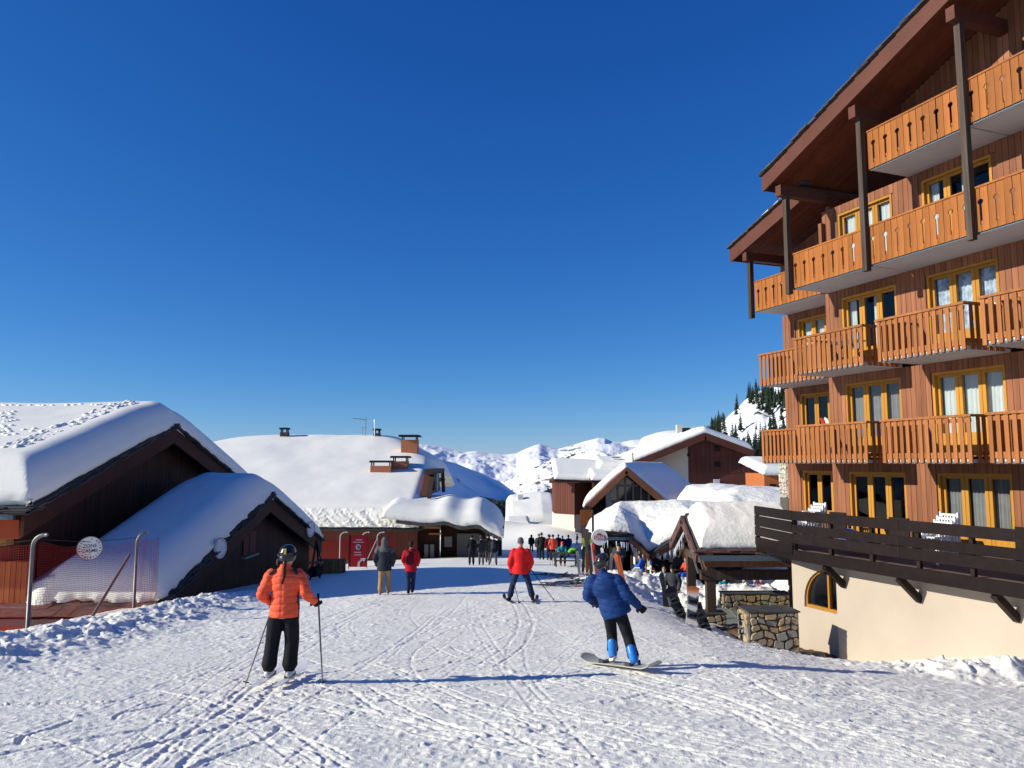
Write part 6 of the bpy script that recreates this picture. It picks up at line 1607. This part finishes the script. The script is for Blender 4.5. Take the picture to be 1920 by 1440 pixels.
far = [
 ('walker in black at the left of the trio by the timber passage', 885, 46.5, 5, BLK, BLK, 'beanie', 1.0, {}, None),
 ('walker in dark jacket and grey trousers in the middle of the trio by the passage', 903, 46.8, 0, CHAR, GREY, 'helmet', .98, {}, None),
 ('walker with a round dark backpack and grey trousers striding on the right of the trio', 926, 46.3, -5, BLK, GREY, 'beanie', 1.0, walk2, CHAR),
 ('person in black standing behind the striding walker near the timber passage', 915, 50, 8, BLK, CHAR, 'beanie', 1.02, walk, None),
 ('small far figure in black walking alone in the shaded street', 996, 78, 0, BLK, BLK, 'hood', 1.0, {}, None),
 ('person in black with a backpack walking in the shade, ahead of the red jacketed pair', 1015, 54, 4, BLK, BLK, 'beanie', 1.05, {}, BLK),
 ('person in black close beside the walker with the backpack', 1010, 57, -4, CHAR, BLK, 'beanie', 1.0, walk, None),
 ('dark figure walking up the snow mound beyond the crowd', 1028, 88, 0, BLK, BLK, 'beanie', 1.0, walk, None),
 ('person in a bright red jacket and dark trousers seen from behind in the crowd', 1036, 52.5, 6, CORAL, BLK, 'beanie', .98, {}, None),
 ('person in a dark jacket partly hidden behind the bright red jacket', 1029, 53.5, 10, MAR, BLK, 'helmet', .98, {}, None),
 ('person in a dark blue jacket carrying something red in the far crowd', 1046, 72, -10, DBLU, BLK, 'beanie', 1.0, {}, None),
 ('person in dark clothes right of the dark blue jacket in the far crowd', 1054, 73, 10, BLK, BLK, 'beanie', .95, {}, None),
 ('slim skier in dark clothes leaning on poles at the edge of the sunlit mound', 1065, 66, 20, DBLU, GREY, 'beanie', .98, walk, None),
 ('person in black standing in the doorway shade under the orange board', 1096, 60, 30, BLK, BLK, 'beanie', 1.0, {}, None),
 ('person in dark coat standing in the restaurant doorway', 1146, 41.6, 150, BLK, CHAR, 'hair', .98, {}, None),
]
HAIR = [mat('dark_hair', (.03, .018, .012), .6), mat('blond_hair', (.35, .22, .09), .6), mat('brown_hair2', (.10, .05, .025), .6)]
for i, (lab, px, D, yaw, j, tr, hd, s, ps, pk) in enumerate(far):
    x = at(px, 868, D).x; zf = gz(x, D)
    person(lab, x, D, R(yaw), j, tr, hd, (HAIR[i % 3] if hd == 'hair' else [BLK, CHAR, GRYH, BLK][i % 4]), ps, vox=.034, bulk=1.12, hem=.76, pack=pk, scale=s, z=zf, group='people walking down the street' if i < 13 else None)
kx = at(1081, 868, 82).x; person('child in a purple suit at the foot of the cream walled block', kx, 82, R(60), PUR, PUR, 'helmet', BLK, walk, vox=.034, scale=.66, z=gz(kx, 82)+.9)
bs_ = thing('snow_pile', 'small snow pile beside the child in purple', 'snow pile', (kx, 83, -10)); mb = MB(); mb.ball((kx+.3, 83.5, gz(kx, 82)-.2), (2.6, 1.4, 1.15), 20, 10); part('snow', mb, SNOW_R, bs_, smooth=True)

# seated people at the restaurant terrace
sit = dict(pel=(0, -.1, .52), chest=(0, -.05, .86), neck=(0, -.02, 1.05), head=(0, .03, 1.20), sl=(-.19, -.03, .99), sr=(.19, -.03, .99), el=(-.25, .08, .74), er=(.25, .08, .74), wl=(-.12, .30, .72), wr=(.12, .30, .72),
           hl=(-.1, -.05, .48), hr=(.1, -.05, .48), kl=(-.12, .38, .50), kr=(.12, .38, .50), al=(-.12, .38, .10), ar=(.12, .38, .10))
def chair(x, y, z, yaw, label, m=None):
    t = thing('terrace_chair', label, 'chair', (0, 0, 0), group='chairs on the restaurant terrace')
    mb = MB(); mb.box(-.21, .21, -.26, .18, .40, .44); part('seat', mb, m or WOOD_L, t)
    mb = MB(); mb.box(-.21, .21, -.29, -.25, .48, .88); part('backrest', mb, m or WOOD_L, t)
    for a, b in ((-.19, -.26), (.17, -.26), (-.19, .15), (.17, .15)):
        mb = MB(); mb.box(a, a+.03, b, b+.03, 0, .40); part('leg', mb, BLACKM, t)
    t.location = (x, y, z); t.rotation_euler = (0, 0, yaw); return t
seats = [('seated guest in a bright blue and white jacket left of the window', 1198, 40.2, 75, BRB, LGR, 'hair', 0, BRB), ('seated guest in black with a beige hat below the window', 1229, 40.8, 200, BLK, BLK, 'beanie', 1, None),
         ('blond seated guest with a blue jacket in front of the standing man', 1241, 36.5, 160, BRB, CHAR, 'hair', 1, None), ('seated guest in dark clothes with brown hair behind the blond guest', 1234, 42, 170, BLK, CHAR, 'hair', 2, None),
         ('seated guest in an orange red jacket beside the shelter post', 1283, 38.5, 120, CORAL, BRB, 'hair', 2, None), ('seated guest in dark grey behind the skis by the shelter', 1268, 41.5, 190, CHAR, BLK, 'helmet', 2, None)]
for lab, px, D, yaw, j, tr, hd, hi, _ in seats:
    x = at(px, 868, D).x; zb = -5.98+.12*(40-D)*.3 if D > 38 else gz(x, D)+.05
    person(lab, x, D, R(yaw), j, tr, hd, BGE if hd == 'beanie' else HAIR[hi], sit, vox=.03, bulk=1.05, hem=.86, z=zb, group=None); 
    chair(x, D, zb, R(yaw), 'plain wooden terrace chair under the '+lab.replace('seated ', '').split(' with')[0].split(' beside')[0].split(' behind')[0].split(' left')[0].split(' below')[0])
x = at(1255, 868, 42.2).x; person('waiter in a light grey sleeveless top standing at the back of the restaurant terrace', x, 42.2, R(180), LGR, BLK, 'hair', HAIR[2], {}, vox=.03, z=-6.1)
x = at(1257, 868, 27).x; person('standing man in a dark jacket and grey ski trousers beside upright skis', x, 27, R(150), CHAR, GREY, 'beanie', BLK, dict(wr=(.2, .25, 1.0), er=(.28, .05, 1.12)), vox=.026, bulk=1.1, scale=.94)
x = at(1158, 868, 34.5).x; person('skier bending over behind the boarder with orange skis on the shoulder', x, 34.5, R(170), CHAR, NAVY, 'hair', HAIR[0], dict(chest=(0, .08, 1.22), neck=(0, .16, 1.38), head=(0, .24, 1.5), wr=(.15, .3, 1.0), wl=(-.15, .3, 1.0)), vox=.028)
# terrace beyond the shelter
beyond = [('teal jacketed guest sitting in the sun behind the shelter beam', 1352, TEAL, 0), ('dark clothed guest sitting in the sun between the teal and blue jackets', 1387, BLK, 0), ('guest in a bright blue jacket sitting behind the shelter beam', 1407, BRB, 2), ('guest in a pink jacket sitting rightmost behind the shelter beam', 1418, PNK, 1)]
for lab, px, j, hi in beyond:
    D = 38; x = at(px, 868, D).x; person(lab, x, D, R(190), j, BLK, 'hair', HAIR[hi], sit, vox=.03, z=gz(x, D)-.05+.0); chair(x, D, gz(x, D)-.05, R(190), 'terrace chair under the '+lab.split(' sitting')[0])
# table near the crowd with the teal guest
tx = at(1060, 868, 45).x; tz = gz(tx, 45)
tb = thing('picnic_table', 'dark timber picnic table in the street with a green bundle on it', 'table', (tx, 45, tz))
mb = MB(); [mb.box(tx-.75, tx+.75, 44.6+i*.17, 44.75+i*.17, tz+.72, tz+.77) for i in range(5)]; part('tabletop', mb, WOOD_P, tb)
for s in (-.9, 1.15): mb = MB(); mb.box(tx-.75, tx+.75, 45+s-.13, 45+s+.13, tz+.42, tz+.46); part('bench', mb, WOOD_P, tb)
for sx in (-.6, .6):
    mb = MB(); mb.bar((tx+sx, 44.2, tz-.3), (tx+sx, 44.85, tz+.72), .08, .08, up=(1, 0, 0)); mb.bar((tx+sx, 45.9, tz-.3), (tx+sx, 45.2, tz+.72), .08, .08, up=(1, 0, 0)); mb.box(tx+sx-.04, tx+sx+.04, 44.1, 46.2, tz+.36, tz+.42); part('leg', mb, WOOD_P, tb)
x = at(1053, 868, 46.3).x; person('guest in a teal jacket sitting at the dark picnic table', x, 46.2, R(180), TEAL, BLK, 'beanie', CORAL, sit, vox=.03, z=gz(x, 46.2)+.05)
gb = MB(); gb.ball((tx+.45, 45.1, tz+.9), (.3, .2, .14), 10, 6); gb.ball((tx+.25, 44.9, tz+.86), (.16, .14, .1), 8, 5); tag(part('bundle', gb, mat('lime_fabric', (.15, .5, .05), .7), smooth=True), 'lime green gloves and jacket bundle lying on the picnic table', 'bundle')

# ================================================================== SKIS STANDING AND LYING
rs_ = random.Random(33)
def stuck(label, px, D, m, L, lean=0, yaw=0, group=None, w=.045, sink=.35, tilt=0):
    x = at(px, 868, D).x; z = snow_z(x, D)-sink
    return ski(label, m, L, (x, D, z), (R(90+tilt), R(0), R(yaw)), group, w)
def upright(label, px, D, m, L, roll, lean, group, w=.045, sink=.3):
    """ski standing on its tail; roll leans it left or right in the picture, lean away from the viewer"""
    x = at(px, 868, D).x; z = snow_z(x, D)-sink; t = ski(label, m, L, (x, D, z), (0, 0, 0), group, w)
    mt_ = Matrix.Rotation(R(roll), 3, 'Y') @ Matrix.Rotation(R(90-lean), 3, 'X') @ Matrix.Rotation(R(180), 3, 'Y')
    t.rotation_euler = mt_.to_euler(); return t
G1 = 'skis standing in the snow by the restaurant path'
for lab, px, m, L, roll, D in (('left lime green ski of the tall pair', 1101, SKI_G, 2.0, -7, 37), ('right lime green ski of the tall pair', 1104, SKI_G, 1.95, 3, 37.2), ('dark ski standing left of the lime green pair', 1090, SKI_B, 1.6, 4, 36), ('black ski between the lime green and the white ones', 1107, SKI_B, 1.7, -3, 35.5),
    ('slim white ski standing left of the red one', 1114, SKI_W, 1.75, -4, 36.5), ('bright red ski standing right of the slim white one', 1118, SKI_R, 1.75, -6, 36.3), ('maroon ski standing before the red one', 1099, mat('maroon_ski', (.2, .02, .02), .3), 1.3, 1, 35), ('second red ski with its tail deep in the snow', 1122, SKI_R, 1.2, -8, 35),
    ('black ski leaning to the right by the white broad one', 1127, SKI_B, 1.5, -12, 36), ('broad white ski standing near the bar sign', 1134, SKI_W, 1.7, -6, 37), ('grey ski standing under the bar sign', 1140, SKI_GY, 1.5, 5, 38), ('dark grey ski standing beside the grey one', 1086, SKI_GY, 1.4, -5, 36.5)):
    upright(lab, px, D, m, L, roll, rs_.uniform(-4, 8), G1, w=.06)
for lab, px, m, roll in (('left orange red ski of the pair behind the boarder', 1168, SKI_O, -11), ('right orange red ski of the pair behind the boarder', 1173, SKI_O, -12), ('white and grey ski crossing the orange pair', 1171, SKI_GY, -14)):
    upright(lab, px, 27.8, m, 1.5, roll, 6, 'skis leaning behind the boarder', w=.06)
for lab, px, m, roll in (('left black ski beside the standing man', 1243, SKI_B, -3), ('right black ski beside the standing man', 1249, SKI_B, -9), ('grey ski in front of the standing man', 1252, SKI_GY, -12)):
    upright(lab, px, 24.6, m, 1.35, roll, 5, 'skis beside the standing man', w=.055)
def board(label, px, D, m1, L, roll, group):
    x = at(px, 868, D).x; z = snow_z(x, D)-.2; t = thing('snowboard', label, 'snowboard', (x, D, z), group=group)
    me, _ = ski_mesh(L, m1, w=.135, tip=.2, board=True); link('deck', me, t)
    for s in (.38*L, .68*L):
        b = MB(); b.box(-.12, .12, s-.05, s+.05, .015, .05); b.box(-.13, -.1, s-.08, s+.12, .015, .14); b.box(.1, .13, s-.08, s+.12, .015, .14); b.box(-.1, .1, s-.1, s-.06, .015, .24); b.tube([(-.12, s+.03, .12), (0, s+.03, .17), (.12, s+.03, .12)], .02, 6)
        mm = bpy.data.meshes.new('binding'); mm.from_pydata(b.v, [], b.f); mm.materials.append(BIND); link('binding', mm, t)
    t.rotation_euler = (Matrix.Rotation(R(roll), 3, 'Y') @ Matrix.Rotation(R(82), 3, 'X')).to_euler(); return t
wo = bpy.data.materials.new('white_orange_board'); wo.use_nodes = True; nt = wo.node_tree; tc = nt.nodes.new('ShaderNodeTexCoord'); sp3 = nt.nodes.new('ShaderNodeSeparateXYZ'); rp3 = nt.nodes.new('ShaderNodeValToRGB')
nt.links.new(tc.outputs['Object'], sp3.inputs[0]); nt.links.new(sp3.outputs['Y'], rp3.inputs[0]); e = rp3.color_ramp.elements; e[0].position = .95; e[0].color = (.75, .73, .70, 1); e[1].position = 1.0; e[1].color = (.78, .22, .06, 1)
mlt = nt.nodes.new('ShaderNodeMath'); mlt.operation = 'MULTIPLY'; mlt.inputs[1].default_value = 1/1.22; nt.links.new(sp3.outputs['Y'], mlt.inputs[0]); nt.links.new(mlt.outputs[0], rp3.inputs[0]); e[0].position = .74; e[1].position = .86
nt.links.new(rp3.outputs[0], nt.nodes['Principled BSDF'].inputs['Base Color']); nt.nodes['Principled BSDF'].inputs['Roughness'].default_value = .35
board('white snowboard with an orange tip standing in the snow by the shelter pier', 1288, 20.2, wo, 1.15, 6, 'snowboards standing by the shelter')
board('black snowboard leaning left of the white and orange one', 1279, 22.0, SKI_B, 1.15, -22, 'snowboards standing by the shelter')
board('black snowboard leaning right of the white and orange one', 1321, 20.6, SKI_B, .95, -20, 'snowboards standing by the shelter')
G2 = 'skis lying on the snow left of the restaurant'
for i in range(26):
    px = rs_.uniform(992, 1090); D = rs_.uniform(27.5, 35.5); x = at(px, 868, D).x; m = [SKI_B, SKI_N, SKI_B, SKI_GY, SKI_R, SKI_B][i % 6]
    if i > 22: D = 27.3+.2*(i-22); x = at(1075+8*i-176, 868, D).x
    ski('%s ski lying flat among the skis left of the restaurant' % {'black_ski': 'black', 'blue_ski': 'dark blue', 'grey_ski': 'grey', 'red_ski': 'red'}[m.name], m, 1.6, (x, D, gz(x, D)+.06+rs_.uniform(0, .05)), (R(rs_.uniform(-3, 1)), R(rs_.uniform(-8, 8)), R(-90+rs_.uniform(-22, 22))), G2, .055)
for i, (px, D) in enumerate(((1028, 46.2), (1033, 46.6))):
    x = at(px, 868, D).x; zz = gz(x, D); pole('left' if i == 0 else 'right', (x, D, zz+1.1), (x+.1, D-.1, zz), 'poles stuck before the red jacket', CHAR)['label'] = ('left' if i == 0 else 'right')+' ski pole stuck upright in the sunlit strip before the red jacketed person'

# ================================================================== SAFETY FENCES
def hook_post(parent, x, y, z0, h, m=STEEL, r=.045, dx=.28, dy=.0):
    pts = [(x, y, z0-.2), (x, y, z0+h-.28)]
    for i in range(1, 9):
        a = math.pi/2*i/8*1.15; pts.append((x+dx*(1-math.cos(a)), y+dy*(1-math.cos(a)), z0+h-.28+.28*math.sin(a)))
    mb = MB(); mb.tube(pts, r, 10); return part('post', mb, m, parent, smooth=True)
def net(parent, P, Q, zt, zb, sag, cell, r, name='net', m=NETRED):
    """net between two uprights: zt/zb give (z at P, z at Q) for top and bottom"""
    P, Q = Vector(P), Vector(Q); L = (Q-P).length; nx_ = int(L/cell); mb = MB(); dn = (Q-P).normalized(); sd = Vector((dn.y, -dn.x, 0))
    top = lambda s: zt[0]+(zt[1]-zt[0])*s-sag*4*s*(1-s)+.02*math.sin(s*23); bot = lambda s: zb[0]+(zb[1]-zb[0])*s
    off = lambda s, q: sd*(.05*math.sin(s*9+q*3)*math.sin(math.pi*s))
    pt = lambda s, q: P*(1-s)+Q*s+off(s, q)+HZ*(top(s)+(bot(s)-top(s))*q-P.z*(1-s)-Q.z*s)
    for i in range(nx_+1):
        s = i/nx_; prev = None
        for k in range(7):
            p = pt(s, k/6)
            if prev is not None: mb.add([prev-dn*r, prev+dn*r, p+dn*r, p-dn*r], [(0, 1, 2, 3)])
            prev = p
    H_ = max(zt[0]-zb[0], zt[1]-zb[1]); ny_ = int(H_/cell)
    for k in range(ny_+1):
        q = k/ny_; prev = None
        for i in range(0, 25):
            p = pt(i/24, q)
            if prev is not None: mb.add([prev-HZ*r, p-HZ*r, p+HZ*r, prev+HZ*r], [(0, 1, 2, 3)])
            prev = p
    return part(name, mb, m, parent)
A = at(50, 1178, 18); B = at(252, 1142, 22.4)
fz0, fz1 = gz(A.x, 18), gz(B.x, 22.4)
fe = thing('safety_net_fence', 'red safety net hung between two hooked steel posts before the buried chalet roof', 'fence', (A.x, A.y, fz0))
hA = at(50, 1003, 18).z-fz0; hB = at(252, 1000, 22.4).z-fz1
hook_post(fe, A.x+.02, 18, fz0, hA, r=.046, dx=.26); hook_post(fe, B.x-.02, 22.4, fz1, hB, r=.042, dx=.2, dy=.1)
C0 = Vector((A.x-.3, 14.0, 0)); 
zA, zB = at(70, 1018, 18).z, at(252, 1012, 22.4).z
net(fe, (A.x+.14, 18.03, 0), (B.x+.02, 22.35, 0), (zA, zB), (fz0-.15, fz1-.1), .16, .056, .0032)
net(fe, (B.x+.02, 22.4, 0), (B.x+.3, 23.1, 0), (zB, zB-.02), (fz1-.1, fz1-.1), .02, .052, .0042)
net(fe, (A.x-5, 18.0, 0), (A.x+.10, 18.0, 0), (zA-.12, zA-.02), (fz0-.3, fz0-.15), .20, .056, .0032)
mb = MB(); mb.tube([(A.x-5, 18, zA-.05), (A.x-2.4, 18, zA-.2), (A.x+.2, 18, zA+.08), ((A.x+B.x)/2, 20.2, (zA+zB)/2-.02), (B.x, 22.4, zB+.06)], .008, 5); part('wire', mb, BLACKM, fe)
p = at(243, 1040, 22.1); q = at(168, 1160, 20.4); mb = MB(); mb.tube([p, (q.x, 20.4, gz(q.x, 20.4)-.1)], .04, 8); part('brace', mb, STEEL, fe)
mb = MB(); mb.tube([(A.x-4, 18.1, at(0, 1135, 18).z), (A.x, 18.05, at(0, 1140, 18).z)], .022, 6); part('rail', mb, STEEL, fe)
c = at(168, 1028, 20.2); disc_sign('white oval looking sign hung on the red safety net', (c.x, 20.2, c.z), (.62, -.78, 0), .30, None, ('ZONE', 'CALME'), name='net_sign')

A2, B2 = at(640, 1036, 47), at(716, 1040, 50)
f2 = thing('safety_net_fence', 'far red safety net on three white hooked posts before the big roof building', 'fence', (A2.x, 48, -7))
for px, D in ((641, 48), (682, 48.6), (710, 49)):
    x = at(px, 868, D).x; z = gz(x, D); hook_post(f2, x, D, z, at(px, 998, D).z-z, m=mat('pale_pole', (.42, .40, .39), .5), r=.036, dx=.35)
x = at(710, 868, 49).x; mb = MB(); mb.tube([(x, 49, gz(x, 49)+1.7), (x-.8, 48.7, gz(x, 49)-.1)], .025, 6); part('brace', mb, MATS['pale_pole'], f2)
xa, xb = at(610, 868, 48.5).x, at(742, 868, 50).x
net(f2, (xa, 48.5, 0), (xb, 50, 0), (at(0, 1012, 48.5).z, at(0, 1008, 50).z), (at(0, 1052, 48.5).z, at(0, 1046, 50).z), .05, .09, .022)

# red banner board
D = 46.0; xa, xb = at(658, 868, D).x, at(691, 868, D).x; zt_ = at(0, 1003, D).z; zb_ = gz(xa, D)
bn = thing('banner_board', 'dark red information banner with a white bent arrow, standing on the snow', 'banner', ((xa+xb)/2, D, zb_))
mb = MB(); mb.box(xa, xb, D, D+.04, zb_+.12, zt_); part('panel', mb, mat('banner_red', (.24, .012, .02), .55), bn)
mb = MB(); mb.box(xa-.03, xa-.002, D-.02, D+.05, zb_-.1, zt_); mb.box(xb+.002, xb+.03, D-.02, D+.05, zb_-.1, zt_); part('stand', mb, BLACKM, bn)
PALEP = mat('banner_print', (.42, .38, .5), .6); w_ = xb-xa; h_ = zt_-zb_-.12; cx_ = (xa+xb)/2
def words(y, x0, x1, hh):
    mb = MB(); x = x0; r_ = random.Random(int(y*100))
    while x < x1: l = r_.uniform(.035, .055); mb.box(cx_+x*w_, cx_+x*w_+l, D-.006, D-.001, zt_-y*h_-hh, zt_-y*h_); x += (l+.018)/w_
    part('small_lettering', mb, PALEP, bn, kind='stuff')
words(.14, -.12, .22, .05); words(.215, -.28, .28, .045); words(.53, -.2, .16, .05); words(.61, -.2, .18, .05)
mb = MB(); mb.tube([(cx_+.02, D-.012, zt_-.38*h_), (cx_+.02, D-.001, zt_-.38*h_)], .155, 24); part('emblem', mb, PALEP, bn)
mb = MB(); mb.tube([(cx_+.02, D-.02, zt_-.38*h_), (cx_+.02, D-.013, zt_-.38*h_)], .105, 20); part('emblem', mb, mat('banner_blue', (.04, .10, .35), .5), bn)
mb = MB(); ys = D-.012; X_ = lambda a: cx_+a*w_; Z_ = lambda b: zt_-b*h_
for poly in ([(-.02, 1.0), (.12, 1.0), (.12, .86), (.0, .86)], [(.0, .86), (.12, .86), (.33, .77), (.24, .73)], [(.14, .725), (.46, .725), (.36, .84)]):
    mb.prism([(X_(a), ys-.0, Z_(b)) for a, b in poly], (0, .008, 0)); ys -= .002
part('arrow', mb, PALEP, bn)
# crate and tripod by the lower chalet's corner
x = at(622, 868, 41).x; z = gz(x, 41)
cr_ = thing('plank_crate', 'orange brown plank crate behind the metal tripod', 'crate', (x, 41, z)); 
for i in range(8): mb = MB(); mb.box(x-.7+i*.17, x-.7+i*.17+.15, 41, 41.05, z-.2, z+.68); part('plank', mb, WOOD_L, cr_)
mb = MB(); mb.box(x-.7, x+.65, 41.06, 42, z-.2, z+.66); part('box', mb, WOOD_K, cr_)
x = at(597, 868, 36).x; z = gz(x, 36)
tp = thing('metal_tripod', 'dark metal tripod frame standing at the corner of the lower chalet', 'stand', (x, 36, z))
mb = MB(); mb.tube([(x, 36, z+1.75), (x-.2, 35.8, z)], .045, 8); mb.tube([(x, 36, z+1.75), (x+.35, 36, z+.4)], .035, 8); mb.tube([(x, 36, z+1.75), (x+.1, 36.4, z)], .045, 8); part('leg', mb, BLACKM, tp)
mb = MB(); mb.box(x-.35, x+.3, 35.8, 36.2, z+.72, z+.78); part('shelf', mb, WOOD_L, tp)
mb = MB(); mb.tube([(x-.1, 35.8, z+.35), (x+.1, 36.2, z+.35)], .25, 14); part('reel', mb, BLACKM, tp)

# ================================================================== THINGS ON THE HOTEL TERRACE
def white_chairs(u, v, label, n=2, yaw=0):
    p = H(u, v, TZ+.03); t = thing('stacked_chairs', label, 'chair stack', (0, 0, 0), group=None)
    for k in range(n):
        o = k*.09; y = -k*.10
        mb = MB()
        for i in range(6): mb.box(-.20+i*.075, -.185+i*.075+.01, y-.26, y-.23, .42+o, .86+o)
        for z in (.42, .56, .70, .82): mb.box(-.24, .24, y-.265, y-.225, z+o, z+o+.045)
        mb.box(-.25, -.21, y-.27, y-.22, .40+o, .90+o); mb.box(.21, .25, y-.27, y-.22, .40+o, .90+o); part('backrest', mb, WHITE, t)
        mb = MB(); [mb.box(-.23+i*.095, -.15+i*.095, y-.24, y+.20, .40+o, .425+o) for i in range(5)]; part('seat', mb, WHITE, t)
        for a in (-.25, .21):
            for b in (-.26, .16): mb = MB(); mb.bar((a+.02, y+b+.02, .0+o), (a+.02, y+b+.02, .62+o if b > 0 else .42+o), .045, .045, up=(0, 1, 0)); part('leg', mb, WHITE, t)
            mb = MB(); mb.box(a, a+.05, y-.24, y+.2, .60+o, .64+o); part('armrest', mb, WHITE, t)
    t.location = p; t.rotation_euler = (0, 0, HROT+yaw); return t
u_, z_ = onv(1775, 1000, -1.75) if 'onv' in globals() else (6.0, 0)
white_chairs(5.55, -1.1, 'stack of white plastic garden chairs on the terrace before the large grey curtained window', 4, R(180))
white_chairs(.75, -.5, 'stack of white plastic garden chairs near the far end of the terrace', 4, R(180))
def terrace_table(u, v, label):
    p = H(u, v, TZ+.03); t = thing('terrace_table', label, 'table', (0, 0, 0), group='dark tables on the hotel terrace')
    mb = MB(); mb.box(-.6, .6, -.4, .4, .70, .74); part('tabletop', mb, WOOD_D, t)
    for a in (-.55, .5):
        for b in (-.36, .31): mb = MB(); mb.box(a, a+.05, b, b+.05, 0, .70); part('leg', mb, WOOD_D, t)
    mb = MB(); mb.box(-.62, -.58, -.3, .3, .42, .95); part('folded_panel', mb, WOOD_D, t)
    t.location = p; t.rotation_euler = (0, 0, HROT+R(90)); return t
terrace_table(4.15, .0, 'dark table on the terrace between the blue cushion and the large window'); terrace_table(1.9, .2, 'dark table on the terrace left of the blue cushion'); terrace_table(7.4, .1, 'dark table at the near end of the terrace')
p = H(3.1, -1.2, TZ+.45); mb = MB(); mb.ball(p, (.3, .26, .2), 16, 10); mb.ball(p+HU*.55+HZ*-.02, (.5, .3, .14), 16, 10); o = part('cushion', mb, mat('blue_cushion', (.12, .22, .45), .7), smooth=True); tag(o, 'blue cushion bundle lying on the terrace behind the railing', 'cushion')
p = H(6.4, .7, TZ+.03); mb = MB(); mb.obox(p, HU*.5, HV*.3, HZ*.7); o = part('storage_box', mb, mat('grey_box', (.25, .28, .3), .6)); tag(o, 'pale grey storage box standing under the large curtained window', 'box')
mb = MB(); p = H(-1.9, 1.9, .17)
for i, (c, du) in enumerate(((SKI_R, 0), (SKI_W, .18))):
    tt = ski(('red' if i == 0 else 'white')+' ski leaning inside the far lowest balcony', c, 1.2, H(.55+du, .5, .17), (R(90), 0, HROT), 'skis kept on the balcony', .06)
p = H(1.35, .75, LV[2]+.155)
t = thing('folding_table', 'white folding table on the second balcony of the middle flat', 'table', (0, 0, 0)); mb = MB(); mb.box(-.45, .45, -.3, .3, .70, .74); part('tabletop', mb, WHITE, t)
for a in (-.4, .36): mb = MB(); mb.bar((a, -.25, 0), (a, .25, .7), .03, .03, up=(1, 0, 0)); mb.bar((a+.035, .25, 0), (a+.035, -.25, .7), .03, .03, up=(1, 0, 0)); part('leg', mb, BLACKM, t)
t.location = p; t.rotation_euler = (0, 0, HROT)

bpy.data.scenes.remove(WORK)
